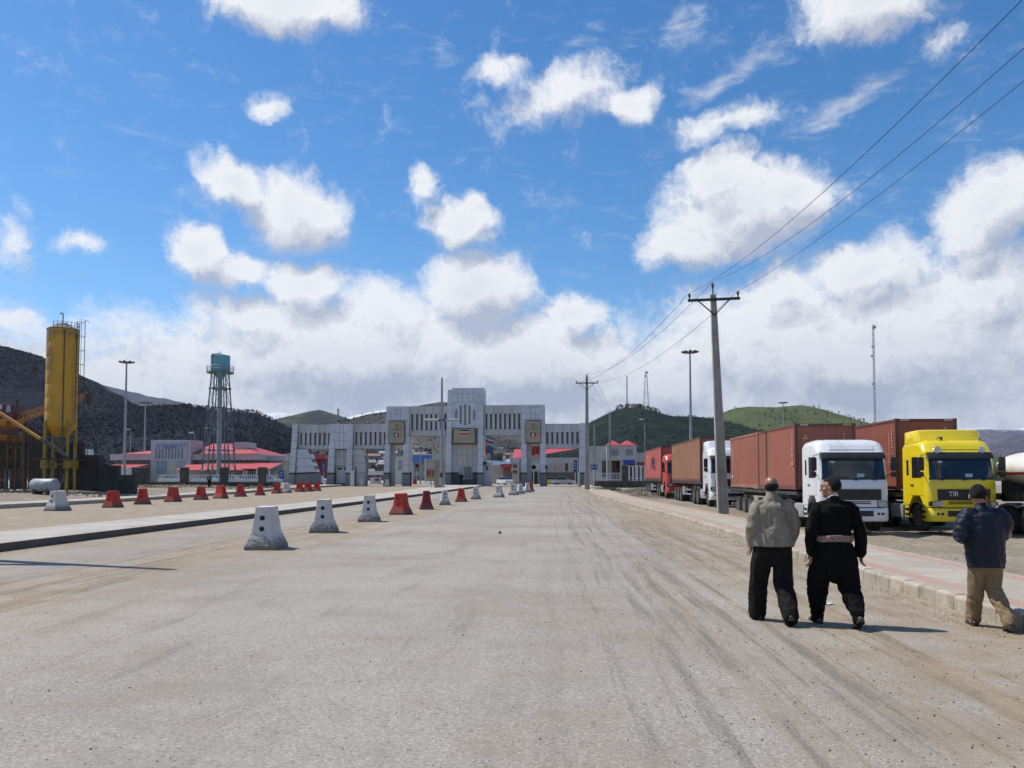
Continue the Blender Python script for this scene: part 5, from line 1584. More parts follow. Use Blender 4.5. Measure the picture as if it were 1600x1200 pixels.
def silo():
    x = bx(93, SD); z = gz(x, SD)
    root = thing('cement_silo', 'tall yellow cement silo on legs with streaked grime below its rim', 'silo', (x, SD, z))
    r = 1.27
    zt, zb, zc = bz(515, SD) - z, bz(666, SD) - z, bz(684, SD) - z
    n = 7
    # rolled courses, each slightly proud of the seam below
    prof = []
    for k in range(n):
        a, b_ = zb + (zt - zb) * k / n, zb + (zt - zb) * (k + 1) / n
        prof += [(r - .012, a), (r, a + .04), (r, b_ - .04), (r - .012, b_)]
    q = MB(); q.lathe(prof, 40); sh = q.build('shell', silo_mat(zt), root, smooth=40)
    q = MB(); q.lathe([(.55, zc), (r - .02, zb)], 40); q.build('hopper', M_silo, root, smooth=40)
    q = MB(); q.lathe([(.62, zc - .5), (.62, zc), (.3, zc + .02)], 24); q.lathe([(.25, zc - 1.1), (.45, zc - .5)], 16); q.build('outlet', M_cem, root)
    q = MB(); q.lathe([(r + .03, zt), (r + .03, zt + .07), (.3, zt + .66), (0, zt + .70)], 40); q.build('roof', M_cem, root, smooth=30)
    # soot stain is the paint's own grime; dark pipe runs down the shell
    q = MB(); q.tube([(.80, -1.02, zt - .1), (.80, -1.02, zb), (.78, -.95, zb - .8), (.76, -.95, .5)], .05, 6); q.build('fill_pipe', M_grime, root)
    q = MB(); q.tube([(.1, -.2, zt + .5), (.1, -.2, zt + 1.42), (.02, -.2, zt + 1.52), (-.12, -.2, zt + 1.5), (-.16, -.2, zt + 1.4)], .05, 8); q.build('vent_pipe', M_grime, root)
    q = MB()
    for k in range(9):
        a = R(-95 + k * 17)
        q.bar((math.cos(a) * (r - .05), math.sin(a) * (r - .05), zt), (math.cos(a) * (r - .05), math.sin(a) * (r - .05), zt + .62), .035)
    for h in (.35, .62):
        q.tube([(math.cos(R(-95 + k * 17)) * (r - .05), math.sin(R(-95 + k * 17)) * (r - .05), zt + h) for k in range(9)], .018, 5)
    q.build('roof_railing', M_grime, root)
    # caged ladder on the right side
    q = MB(); lz0, lz1 = zb + .1, zt + .75
    for s in (-.2, .2):
        q.bar((r + .12, s, lz0), (r + .12, s, lz1), .04)
    k = lz0
    while k < lz1:
        q.bar((r + .12, -.2, k), (r + .12, .2, k), .025); k += .3
    lad = q.build('ladder', M_grime, root)
    q = MB(); k = lz0 + 1.6
    while k < lz1 + .3:
        q.tube([(r + .12 + .62 * math.sin(a), .36 * math.cos(a), k) for a in [math.pi * i / 6 for i in range(7)]], .018, 4); k += 1.25
    for a in (.25, .5, .75):
        A = math.pi * a; q.bar((r + .12 + .62 * math.sin(A), .36 * math.cos(A), lz0 + 1.6), (r + .12 + .62 * math.sin(A), .36 * math.cos(A), lz1 + .2), .025)
    q.tube([(r + .74, 0, lz1), (r + .9, 0, lz1 + .15), (r + 1.1, 0, lz1 - .15)], .02, 4)
    q.build('ladder_cage', M_grime, lad)
    zp = bz(717, SD) - z
    for sx, sy in ((-1, -1), (1, -1), (1, 1), (-1, 1)):
        a = math.atan2(sy, sx) + .22
        px, py = math.cos(a) * (r + .02), math.sin(a) * (r + .02)
        q = MB(); q.cyl((px, py, 0), (px, py, zb + .35), .13, n=10); q.lathe([(.05, .0), (.14, .0), (.0, .25)], 8, (px, py, zb + .3)); lg = q.build('leg', M_syel, root)
        q = MB(); q.box(px - .22, px + .22, py - .22, py + .22, zp - .85, zp - .15); q.build('joint_box', M_syel, lg, bevel=.02)
    q = MB(); q.box(-1.5, 1.5, -1.5, -1.3, zp - .12, zp + .02); q.box(-1.5, 1.5, 1.3, 1.5, zp - .12, zp + .02); q.box(-1.5, -1.3, -1.3, 1.3, zp - .12, zp + .02); q.box(1.3, 1.5, -1.3, 1.3, zp - .12, zp + .02); q.build('platform_ring', M_grime, root)
    q = MB(); q.bar((-1.0, -1.15, zp - .9), (-.3, 0, zp - 2.1), .09); q.bar((1.15, -1.0, zp - .9), (.3, 0, zp - 2.1), .09); q.bar((-1.1, -1.3, zp - .5), (1.2, -1.2, zp - .5), .08); q.bar((-1.1, -1.2, zc), (1.2, -1.2, zc), .07); q.build('brace', M_cem, root)
silo()

def screw_conveyor():
    d = 64.0
    a, m, b_ = at(-40, 622, d), at(62, 686, d), at(104, 713, d + 3)
    root = thing('screw_conveyor', 'slanting orange conveyor tube running down to the silo outlet', 'conveyor', (m.x, m.y, gz(m.x, m.y)))
    o = Vector(root.location)
    q = MB(); q.cyl(a - o, m - o, .15, n=12); q.build('tube', M_org, root, smooth=40)
    q = MB(); q.cyl(m - o, b_ - o, .17, n=12); q.build('tube', M_cem, root, smooth=40)
    q = MB(); q.bar(m - o + Vector((-1.5, 0, .9)), m - o + Vector((-1.5, 0, -2.4)), .08); q.bar((m - o) + Vector((-1.5, .2, -2.4)), Vector((-1.5, .2, 0)), .1); q.build('stand', M_rust, root)
screw_conveyor()

def plant_frame():
    d = 66.0; s = d / F
    x = bx(12, d); z = gz(x, d)
    root = thing('batching_plant', 'rusty orange batching plant frame at the left edge', 'plant', (x, d, z))
    X = lambda u: bx(u, d) - x
    Z = lambda v: bz(v, d) - z
    q = MB()
    for u, v0, v1 in ((-30, 660, 767), (-8, 655, 767), (11, 656, 767), (24, 668, 767)):
        for yy in (0, 2.4):
            q.bar((X(u), yy, Z(v1)), (X(u), yy, Z(v0)), .14)
    for v in (668, 690, 733):
        for yy in (0, 2.4):
            q.bar((X(-32), yy, Z(v)), (X(26), yy, Z(v)), .13)
    q.build('frame', M_rust, root)
    q = MB()
    for (u0, v0, u1, v1) in ((-8, 733, 11, 692), (11, 733, 24, 694), (-30, 690, -8, 668), (11, 690, 24, 668), (-8, 690, 11, 668), (24, 740, 40, 757)):
        q.bar((X(u0), -.02, Z(v0)), (X(u1), -.02, Z(v1)), .07)
    q.build('brace', M_rust, root)
    for v in (694, 733):
        q = MB(); q.box(X(-34), X(34), -.35, 2.8, Z(v + 1), Z(v) ); q.build('deck', M_grime, root)
        q = MB()
        for u in range(-30, 33, 9): q.bar((X(u), -.3, Z(v)), (X(u), -.3, Z(v) + .95), .04)
        q.bar((X(-34), -.3, Z(v) + .95), (X(34), -.3, Z(v) + .95), .04); q.bar((X(-34), -.3, Z(v) + .5), (X(34), -.3, Z(v) + .5), .03)
        q.build('railing', M_rust, root)
    for (u0, u1, v0, v1) in ((-30, 11, 655, 668), (-25, 12, 679, 692)):
        q = MB(); q.loft([[(X(u0), -.3, Z(v0)), (X(u1), -.3, Z(v0)), (X(u1), 2.2, Z(v0)), (X(u0), 2.2, Z(v0))], [(X(u0) + .5, .2, Z(v1)), (X(u1) - .3, .2, Z(v1)), (X(u1) - .3, 1.7, Z(v1)), (X(u0) + .5, 1.7, Z(v1))]]); q.build('hopper', M_org, root, bevel=.04)
    q = MB(); q.box(X(-20), X(6), .4, 2.0, Z(733), Z(700)); q.build('mixer_housing', M_grime, root, bevel=.1)
    q = MB(); q.bar((X(-12), -.1, Z(767)), (X(-12), -.1, Z(735)), .16); q.bar((X(11), -.15, Z(767)), (X(11), -.15, Z(735)), .16); q.bar((X(-20), -.15, Z(750)), (X(12), -.15, Z(750)), .12); q.build('pier', M_cem, root)
plant_frame()

def crane():
    d = 76.0
    x = bx(16, d); z = gz(x, d)
    root = thing('crane', 'maroon crane cabin with long orange lattice boom reaching behind the silo', 'crane', (x, d, z))
    X = lambda u: bx(u, d) - x
    Z = lambda v: bz(v, d) - z
    q = MB(); q.prism([(X(2), Z(658)), (X(29), Z(658)), (X(28), Z(646)), (X(25), Z(632)), (X(3), Z(631))], -1.0, 1.0, 'Y'); cb = q.build('cabin', M_dred, root, bevel=.05)
    q = MB(); q.box(X(3), X(11.5), -1.05, -.98, Z(640), Z(633)); q.build('window', pm('pale_pane', (.5, .53, .56), rough=.2), cb)
    q = MB(); q.prism([(X(18), Z(645)), (X(25.5), Z(644)), (X(24), Z(634)), (X(19), Z(634))], -1.05, -.98, 'Y'); q.build('window', pm('grey_pane', (.3, .33, .36), rough=.2), cb)
    q = MB(); q.tube([(X(22), 0, Z(632)), (X(23), 0, Z(626)), (X(26), 0, Z(622))], .11, 8); q.build('exhaust', M_grime, root)
    q = MB(); q.cyl((X(14), 0, Z(658)), (X(14), 0, Z(690)), .7, n=14); q.box(X(-6), X(30), -1.3, 1.3, Z(694), Z(690)); q.box(X(-6), X(-4), -1.2, 1.2, 0, Z(694)); q.box(X(28), X(30), -1.2, 1.2, 0, Z(694)); q.build('pedestal', M_grime, root)
    A, B = Vector((X(27), 0, Z(653))), Vector((X(136), 0, Z(616.5)))
    dr = (B - A); L = dr.length; dn = dr.normalized(); up = Vector((-dn.z, 0, dn.x)); sd = Vector((0, 1, 0))
    w = .34
    q = MB()
    cor = [(-1, -1), (1, -1), (1, 1), (-1, 1)]
    for a, b_ in cor:
        q.bar(A + up * a * w + sd * b_ * w, B + up * a * w * .5 + sd * b_ * w * .5, .09)
    q.build('boom', M_org, root)
    q = MB(); n = 16
    for k in range(n):
        t0, t1 = k / n, (k + 1) / n
        for a, b_ in cor:
            s0, s1 = 1 - .5 * t0, 1 - .5 * t1
            q.bar(A + dr * t0 + up * a * w * s0 + sd * b_ * w * s0, A + dr * t1 - up * a * w * s1 + sd * b_ * w * s1, .05)
    q.build('boom_lacing', M_org, root)
    q = MB(); q.box(B.x - .25, B.x + .25, -.25, .25, B.z - .9, B.z + .15); q.build('boom_head', M_grime, root)
    q = MB(); q.cyl(B + Vector((0, 0, -.5)), B + Vector((0, 0, -7.5)), .02, n=5); q.cyl(B + Vector((-.5, 0, -.5)), B + Vector((-.5, 0, -7.5)), .02, n=5); q.build('hoist_rope', M_grime, root)
crane()

def fuel_tank():
    d = 61.0; x = bx(70, d); z = gz(x, d)
    root = thing('fuel_tank', 'small rust streaked grey cylindrical tank lying below the silo', 'tank', (x, d, z), R(-14))
    q = MB(); q.lathe([(0, -1.14), (.3, -1.13), (.47, -1.09), (.53, -1.0), (.53, 1.0), (.47, 1.09), (.3, 1.13), (0, 1.14)], 28, (0, 0, .72), 'X')
    q.build('drum', pm('tank_blue_grey', (.30, .33, .35), (.24, .27, .29), 2, .5, dirt=(.12, .08, .055), dsc=2.2, damt=.85), root, smooth=40)
    for s in (-.65, .65):
        q = MB(); q.prism([(-.4, 0), (.4, 0), (.45, .42), (-.45, .42)], s - .08, s + .08, 'X'); q.build('cradle', M_grime, root)
    q = MB(); q.cyl((.2, 0, 1.22), (.2, 0, 1.34), .12, n=10); q.build('filler_cap', M_grime, root)
fuel_tank()

M_bwall = pm('black_block_wall', (.05, .047, .044), (.03, .029, .028), .9, .95, bump=.6, bsc=5, dirt=(.085, .078, .07), dsc=1.4, damt=.5)  # near-black all over, with slightly paler patches
def bin_wall(label, d, u0, u1, v0, th=.5, vb=772):
    x = bx((u0 + u1) / 2, d); z = gz(x, d)
    root = thing('block_wall', label, 'wall', (x, d, z))
    X0, X1, H = bx(u0, d) - x, bx(u1, d) - x, bz(v0, d) - z
    rows = max(1, round(H / .62)); cols = max(1, round((X1 - X0) / 1.0))
    dx, dz = (X1 - X0) / cols, H / rows
    bm_ = MB(); bm_.box(-.5, .5, -.5, .5, -.5, .5); me = bm_.mesh('block', M_bwall)
    for j in range(rows):
        for i in range(cols):
            inst('block', me, root, (X0 + dx * (i + .5), random.uniform(-.03, .03), dz * (j + .5)), (dx - .02, th, dz - .015))
    q = MB(); q.box(X0 + .03, X1 - .03, -th * .3, th * .3, -.1, H - .04); q.build('core', M_wallcore, root)
    return root
bin_wall('tall black block wall behind the silo legs', 73, 46, 96, 676)
bin_wall('black block wall right of the silo legs', 71.5, 96, 130, 693)
bin_wall('black block wall stepping down right of the silo', 70, 126, 158, 711)
bin_wall('low black block wall left of the boundary wall', 69, 158, 187, 727)
bin_wall('lowest black block wall beside the wide boundary pier', 68, 186, 213, 742)
q = MB(); dd = 78
q.box(-.6, .6, -.5, .5, 0, 3.9); o = q.build('white_cabinet', pm('white_sheet', (.68, .70, .72)), loc=(bx(132, dd), dd, gz(-45, dd)), bevel=.03)
tag(o, 'tall white metal cabinet behind the black wall', 'cabinet')

# rubble heaps
def rubble(name, label, pts, n, r, mat, seed, cat='rubble'):
    rnd = random.Random(seed); b = MB()
    for i in range(n):
        (x, y, sx, sy, h) = rnd.choice(pts)
        a, k = rnd.uniform(0, 6.28), math.sqrt(rnd.random())
        px, py = x + sx * k * math.cos(a), y + sy * k * math.sin(a)
        pz = gz(px, py) + h * (1 - k) * rnd.random()
        rr = r * rnd.uniform(.4, 1.4)
        vs = []
        for q_ in ((1, 0, 0), (0, 1, 0), (-1, 0, 0), (0, -1, 0), (0, 0, 1), (0, 0, -1)):
            vs.append((px + q_[0] * rr * rnd.uniform(.6, 1.5), py + q_[1] * rr * rnd.uniform(.6, 1.5), pz + q_[2] * rr * rnd.uniform(.5, 1.0)))
        b.add(vs, [(0, 1, 4), (1, 2, 4), (2, 3, 4), (3, 0, 4), (1, 0, 5), (2, 1, 5), (3, 2, 5), (0, 3, 5)])
    o = b.build(name, mat, fix=False)
    tag(o, label, cat, kind='stuff')
rubble('rubble', 'dark rubble and debris below the silo', [(-40, 63, 9, 2, .2), (-46, 64, 6, 2, .3)], 700, .09, M_grime, 21)
rubble('earth_rubble', 'broken earth and stones before the left boundary wall', [(-38, 90, 10, 3, .3), (-46, 84, 6, 3, .3), (-35, 92, 4, 2, .4)], 900, .12, pm('tan_rubble', (.25, .21, .15), (.16, .135, .1), 1, .95), 22)
rubble('verge_rubble', 'loose rubble on the verge before the right boundary wall', [(9, 82, 3, 9, .5), (11, 92, 3, 6, .5), (8, 72, 1.5, 8, .3)], 1500, .11, pm('grey_rubble', (.20, .18, .145), (.13, .115, .095), 1, .95), 23)
rubble('lamp_rubble', 'dark debris heaped at the foot of the median lamp post', [(bx(684, 97), 97, 1.2, .9, .55)], 160, .16, M_grime, 24)
def grass(name, label, pts, n, h, seed, mat):
    rnd = random.Random(seed); b = MB()
    for i in range(n):
        (x, y, sx, sy) = rnd.choice(pts)
        a, k = rnd.uniform(0, 6.28), math.sqrt(rnd.random())
        px, py = x + sx * k * math.cos(a), y + sy * k * math.sin(a); z = gz(px, py)
        a = rnd.uniform(0, 3.14); w = h * .12; hh = h * rnd.uniform(.5, 1.2); l = rnd.uniform(-.5, .5) * h
        b.add([(px - math.cos(a) * w, py - math.sin(a) * w, z), (px + math.cos(a) * w, py + math.sin(a) * w, z), (px + l, py + l * .5, z + hh)], [(0, 1, 2)])
    tag(b.build(name, mat, fix=False), label, 'grass', kind='stuff')
grass('verge_grass', 'patch of green grass on the verge near the gate', [(bx(942, 96), 96, 1.6, 3.5), (bx(950, 90), 90, 1.5, 3)], 2600, .22, 31, pm('grass_green', (.10, .15, .035), (.07, .11, .03), 3, .9))

# boundary walls with piers
M_pier = pm('dark_stone_pier', (.085, .078, .066), (.055, .05, .045), 1.5, .95, bump=.5, bsc=6, dirt=(.14, .125, .1), damt=.5)
def boundary(label, d, u0, u1, vtop, piers, pw_z, name='boundary_wall'):
    x = bx((u0 + u1) / 2, d); z = gz(x, d) - .05
    root = thing(name, label, 'wall', (x, d, z))
    q = MB(); q.box(bx(u0, d) - x, bx(u1, d) - x, -.2, .2, -.3, bz(vtop, d) - z); q.build('low_wall', M_pier, root, bevel=.03)
    q = MB(); q.box(bx(u0, d) - x, bx(u1, d) - x, -.26, .26, bz(vtop, d) - z + .002, bz(vtop, d) - z + .09); q.build('coping', pm('pale_coping', (.30, .28, .25), (.24, .225, .2)), root)
    for a, b_ in piers:
        q = MB(); q.box(bx(a, d) - x, bx(b_, d) - x, -.4, .4, -.3, bz(pw_z, d) - z); p = q.build('pier', M_pier, root, bevel=.04)
        q = MB(); q.box(bx(a, d) - x - .06, bx(b_, d) - x + .06, -.46, .46, bz(pw_z, d) - z, bz(pw_z, d) - z + .1); q.build('cap', MATS['pale_coping'], p)
    return root
aim_side(320)
boundary('low dark boundary wall with four stone piers left of the gate', 96, 205, 438, 753.5, [(208, 229.5), (283, 293.5), (345, 355), (405, 415)], 731)
aim_side(960)
boundary('low dark boundary wall with a tall pier right of the gate', 106, 926, 1012, 752, [(971, 981.5)], 727.5)

# white picket fence behind the left wall, white balusters behind the right one
M_wfence = pm('white_railing', (.62, .63, .64), (.54, .55, .56), 2, .6)
def railing(label, d, u0, u1, v0, v1, step, th, name='railing'):
    aim_side((u0 + u1) / 2)
    x = bx((u0 + u1) / 2, d)
    root = thing(name, label, 'railing', (x, d, gz(x, d)))
    z = gz(x, d)
    bm_ = MB(); bm_.box(-.5, .5, -.5, .5, -.5, .5); me = bm_.mesh('baluster', M_wfence)
    Z0, Z1 = bz(v1, d) - z, bz(v0, d) - z
    u = u0
    while u <= u1:
        inst('baluster', me, root, (bx(u, d) - x, 0, (max(0, Z0) + Z1) / 2), (th, th, Z1 - max(0, Z0))); u += step
    for zz in (Z1 - .05, Z0 + (Z1 - Z0) * .2):
        q = MB(); q.box(bx(u0, d) - x - .1, bx(u1, d) - x + .1, -.06, .06, zz - .05, zz + .05); q.build('rail', M_wfence, root)
railing('white picket railing before the red roofed terminal', 112, 250, 440, 742, 754, 3.1, .10)
railing('thick white balusters beside the red container at the far end', 110, 983, 1009, 727.5, 752, 6.2, .22)
railing('thin white railing between the pole and the stone pier', 110, 929, 970, 739, 752, 2.6, .06)

# ------------------------------------------------------------------ water tower
def water_tower():
    aim_side(341)
    d = 145.0; s = d / F
    x = bx(341.5, d); z = gz(x, d)
    root = thing('water_tower', 'turquoise water tank on a tall braced steel tower', 'water tower', (x, d, z))
    Z = lambda v: bz(v, d) - z
    M_t = pm('turquoise_paint', (.13, .36, .43), (.11, .31, .38), .6, .5, dirt=(.10, .22, .26), dsc=.7, damt=.5, streak=True)
    M_tl = pm('tower_steel', (.12, .14, .155), (.09, .105, .12), .6, .6)
    r = 14.8 * s
    zt, zb, zc = Z(556), Z(581), Z(592)
    q = MB(); q.lathe([(r, zb), (r, zt), (r + .05, zt + .02), (r + .05, zt + .1), (0, zt + 5 * s)], 32); q.build('tank', M_t, root, smooth=35)
    q = MB(); q.lathe([(.3, zc), (r, zb)], 32); q.build('tank_bottom', M_t, root, smooth=35)
    q = MB(); q.lathe([(r, zb - .2), (r + 6 * s, zb - .2), (r + 6 * s, zb), (r, zb)], 24); gal = q.build('gallery', M_tl, root)
    q = MB()
    for k in range(18):
        a = 2 * math.pi * k / 18; q.bar((math.cos(a) * (r + 5.8 * s), math.sin(a) * (r + 5.8 * s), zb), (math.cos(a) * (r + 5.8 * s), math.sin(a) * (r + 5.8 * s), zb + 1.1), .05)
    for h in (.55, 1.1):
        q.tube([(math.cos(2 * math.pi * k / 24) * (r + 5.8 * s), math.sin(2 * math.pi * k / 24) * (r + 5.8 * s), zb + h) for k in range(25)], .04, 4)
    q.build('gallery_rail', M_lat, gal)
    def foot(k, t):
        a = R(15 + 60 * k); rad = (13.2 + (27 - 13.2) * (1 - t)) * s
        return Vector((math.cos(a) * rad, math.sin(a) * rad, t * (zb - .2)))
    for k in range(6):
        q = MB(); q.cyl(foot(k, 0), foot(k, 1), .13, .12, 6); q.build('leg', M_tl, root)
    for t in (.12, .3, .5, .68, .86):
        q = MB()
        for k in range(6):
            q.bar(foot(k, t), foot((k + 1) % 6, t), .12)
        rg = q.build('ring_girt', M_tl, root)
        for k in range(6):
            p = foot(k, t); g_ = MB(); g_.box(p.x - .2, p.x + .2, p.y - .15, p.y + .15, p.z - .22, p.z + .22); g_.build('gusset', M_lat if k in (2, 3) else M_tl, rg)
    q = MB(); ts = (.0, .12, .3, .5, .68, .86, 1.0)
    for a, b_ in zip(ts, ts[1:]):
        for k in range(6):
            q.bar(foot(k, a), foot((k + 1) % 6, b_), .045); q.bar(foot((k + 1) % 6, a), foot(k, b_), .045)
    q.build('tie_rods', M_tl, root)
    q = MB(); q.cyl((0, 0, 0), (0, 0, zc), .42, n=14); q.build('riser_pipe', pm('riser_grey', (.28, .33, .36), (.22, .26, .29), .6, .5), root, smooth=40)
    q = MB(); q.bar((-r * .5, -r * .9, zb), (-r * .5, -r * .88, zt + .3), .25, .08); q.bar((-r * .5, -r * .85, zt + .2), (0, 0, zt + 5.6 * s), .12); q.cyl((0, 0, zt + 5 * s), (0, 0, zt + 9 * s), .05, n=5); q.build('ladder', M_tl, root)
water_tower()

# ------------------------------------------------------------------ buildings beyond the gate
M_roof = pm('red_roof_sheet', (.44, .048, .055), (.38, .042, .048), .4, .55, dirt=(.40, .08, .08), dsc=.4, damt=.5)
M_rooflit = M_roof
M_clad = pm('pale_stone_cladding', (.46, .455, .44), (.40, .395, .38), .35, .7, dirt=(.34, .33, .31), damt=.4)
M_pinkw = pm('dusky_brick', (.26, .15, .135), (.2, .12, .11), .5, .8)
M_cream = pm('cream_render', (.46, .43, .36), (.40, .37, .31), .4, .85, dirt=(.3, .27, .22), damt=.4)
M_wht = pm('white_render', (.62, .62, .60), (.55, .55, .53), .4, .8)
M_blue = pm('sign_blue', (.02, .05, .30), (.016, .04, .25), 1, .5)

def bbox(root, name, d, x, z, u0, u1, v0, v1, y0, y1, mat, **kw):
    q = MB(); q.box(bx(u0, d) - x, bx(u1, d) - x, y0, y1, bz(v1, d) - z, bz(v0, d) - z)
    return q.build(name, mat, root, **kw)

def terminal():
    aim_side(290)
    d = 172.0; x = bx(273, d); z = gz(x, d)
    root = thing('terminal_building', 'low red roofed terminal with a pale slatted portal left of the gate', 'building', (x, d, z))
    X = lambda u: bx(u, d) - x
    Z = lambda v: bz(v, d) - z
    H = lambda n, *a, **k: bbox(root, n, d, x, z, *a, **k)
    # portal
    p = H('portal', 242, 304, 688, 757, -2.0, 4.0, M_clad)
    bbox(p, 'portal_face', d, x, z, 245, 298, 690, 720, -2.15, -1.98, pm('portal_panel', (.42, .44, .47), (.38, .4, .43)))
    bbox(p, 'name_board', d, x, z, 250, 296, 692, 700, -2.22, -2.13, pm('pale_blue_board', (.36, .41, .52)))
    for k, s_ in enumerate(('گمرک جمهوری اسلامی ایران', 'پایانه مرزی')):
        put_text('lettering', s_[::-1], 1.05 if k == 0 else .8, pm('letter_navy', (.06, .08, .2)), p, (X(273), -2.26, Z(695.6 + 3.0 * k)), (R(90), 0, 0), .5 if k == 0 else .5)
    for k in range(9):
        u = 249.5 + k * 5.0
        bbox(p, 'slot', d, x, z, u, u + 2.6, 701.5, 717, -2.2, -2.12, M_void)
    bbox(p, 'glazing', d, x, z, 251, 267, 721, 741, -2.1, -1.97, pm('poster_blue', (.14, .22, .30), (.22, .28, .33), 1.2, .3))
    bbox(p, 'poster', d, x, z, 281, 295, 721, 730, -2.1, -1.97, pm('poster_teal', (.20, .27, .32), (.32, .36, .38), 1.5, .4))
    bbox(p, 'doorway', d, x, z, 268, 281, 722, 757, -2.05, -1.96, M_cream)
    # wings: fascia, window band, plinth
    for (ua, ub) in ((176, 242), (304, 410)):
        H('fascia', ua, ub, 709.5, 719, -1.2, 22, M_clad)
        H('wing_wall', ua + 4, ub - 2, 719, 757, -.2, 21, M_pinkw if ua < 200 else M_pinkw)
        n = int((ub - ua) / 8)
        for k in range(n):
            u = ua + 7 + k * 8
            w = H('window', u, u + 4.5, 719.8, 723.6, -.3, -.18, M_dglass)
    H('fascia', 410, 438, 712, 719.5, 3, 20, M_clad)
    H('rear_wall', 300, 432, 719, 757, 4, 20, M_cream)
    # roofs: left hip, right hip
    q = MB()
    q.add([(X(193), -1.5, Z(709.3)), (X(242), -1.5, Z(709.3)), (X(242), 9, Z(699)), (X(222), 9, Z(700)), (X(193), 20, Z(709.3))], [(0, 1, 2, 3), (0, 3, 4)])
    q.build('roof', M_roof, root, fix=False)
    q = MB()
    q.add([(X(304), -1.5, Z(709.3)), (X(404), -1.5, Z(709.3)), (X(352), 9, Z(690.5)), (X(304), 9, Z(690.5)), (X(404), 20, Z(709.3))], [(0, 1, 2, 3), (1, 4, 2)])
    q.build('roof', M_roof, root, fix=False)
    b2 = H('roof_room', 356, 376, 690, 706, 3, 9, M_clad)
    # entrance canopies with corrugated red sheet
    for (ua, ub, va, vb) in ((186, 240, 726, 731.5), (304, 412, 724.5, 735), (402, 446, 724, 733)):
        q = MB(); q.add([(X(ua), -9, Z(vb)), (X(ub), -9, Z(vb)), (X(ub), -2, Z(va)), (X(ua), -2, Z(va)), (X(ua), -9, Z(vb) - .15), (X(ub), -9, Z(vb) - .15)], [(0, 1, 2, 3), (4, 5, 1, 0)])
        c = q.build('canopy', M_roof, root, fix=False)
        for u in (ua + 3, (ua + ub) / 2, ub - 3):
            bbox(c, 'post', d, x, z, u - .6, u + .6, vb, 757, -8.8, -8.5, M_wht)
    H('kiosk', 199, 212, 731, 757, -11, -8, M_wht); H('kiosk', 231, 249, 731.5, 757, -12, -9, M_wht)
    H('yard_wall', 300, 438, 736, 757, -3, -2.6, M_cream)
terminal()

def customs_hall():
    aim_side(850)
    d = 158.0; x = bx(850, d); z = gz(x, d)
    root = thing('customs_hall', 'pale customs hall with red pitched roof seen through the right archways', 'building', (x, d, z))
    X = lambda u: bx(u, d) - x
    Z = lambda v: bz(v, d) - z
    H = lambda n, *a, **k: bbox(root, n, d, x, z, *a, **k)
    H('wall', 798, 960, 715, 763, 0, 14, M_clad)
    q = MB(); q.add([(X(803), -.6, Z(716)), (X(832), -.6, Z(713)), (X(906), -.6, Z(700.5)), (X(906), 7, Z(698)), (X(800), 7, Z(700))], [(0, 1, 2, 3, 4)]); q.build('roof', M_roof, root, fix=False)
    q = MB(); q.prism([(X(797), Z(704)), (X(803), Z(716)), (X(812), Z(716)), (X(812), Z(724)), (X(797), Z(724))], -.9, -.5, 'Y'); q.build('gable', M_clad, root)
    H('base_band', 798, 905, 738, 752, -.15, 0, pm('dark_louvre', (.12, .115, .11)))
    for u in (858, 866, 874, 883, 892):
        H('window', u, u + 4.5, 724, 736, -.12, 0, M_dglass if u % 2 else pm('bay_cream', (.42, .38, .3)))
    H('annex_wall', 801, 812, 724, 760, -3, 0, M_cream)
    for v in (726, 735): H('annex_window', 803, 809, v, v + 5, -3.1, -2.98, pm('brown_pane', (.16, .09, .07)))
    H('annex_sill', 800.5, 812, 732.5, 734, -3.15, -2.9, M_wht)
    H('portico', 823, 843, 724, 735, -4, -3.6, M_clad)
    for u in (823.5, 841): H('portico_post', u, u + 1.2, 735, 763, -4, -3.7, M_clad)
    H('doors', 825, 841, 737, 760, -.3, -.1, M_dglass)
    H('red_shed', 786, 799, 731, 752, 1, 6, M_pinkw)
    H('shed_roof', 782, 803, 725, 731, -.5, 6.5, M_roof)
    H('pale_wall', 760, 786, 729, 756, 2, 4, M_cream)
    return root
customs_hall()
# numerals on the roof sign and the round sign seen through the right tower
dS = 140.0
fr = thing('roof_sign', 'red sign board with black numerals seen through the right passage tower', 'sign', (bx(837, dS), dS, gz(bx(837, dS), dS)))
X0, Z0 = bx(837, dS), fr.location.z
q = MB(); q.prism([(bx(823, dS) - X0, bz(697, dS) - Z0), (bx(845.5, dS) - X0, bz(696.5, dS) - Z0), (bx(845.5, dS) - X0, bz(710, dS) - Z0), (bx(823, dS) - X0, bz(714, dS) - Z0)], 0, .15, 'Y'); q.build('board', M_roof, fr)
for k, uu in enumerate((833, 839.5)):
    q = MB(); c, zt_ = bx(uu, dS) - X0, bz(701.5 - k * 3.5, dS) - Z0
    s_ = dS / F
    q.bar((c, -.04, zt_ - 3.6 * s_), (c, -.04, zt_ - 9.5 * s_), 1.7 * s_, .06); q.bar((c, -.04, zt_ - 4 * s_), (c - 2.6 * s_, -.04, zt_), 1.5 * s_, .06); q.bar((c, -.04, zt_ - 4 * s_), (c + 2.4 * s_, -.04, zt_ - .3 * s_), 1.5 * s_, .06)
    q.build('numeral', pm('paint_black', (.02, .02, .02)), fr)
for u in (824, 844):
    q = MB(); q.box(bx(u, dS) - X0 - .08, bx(u, dS) - X0 + .08, .16, .3, 0, bz(697, dS) - Z0); q.build('post', M_mast, fr)
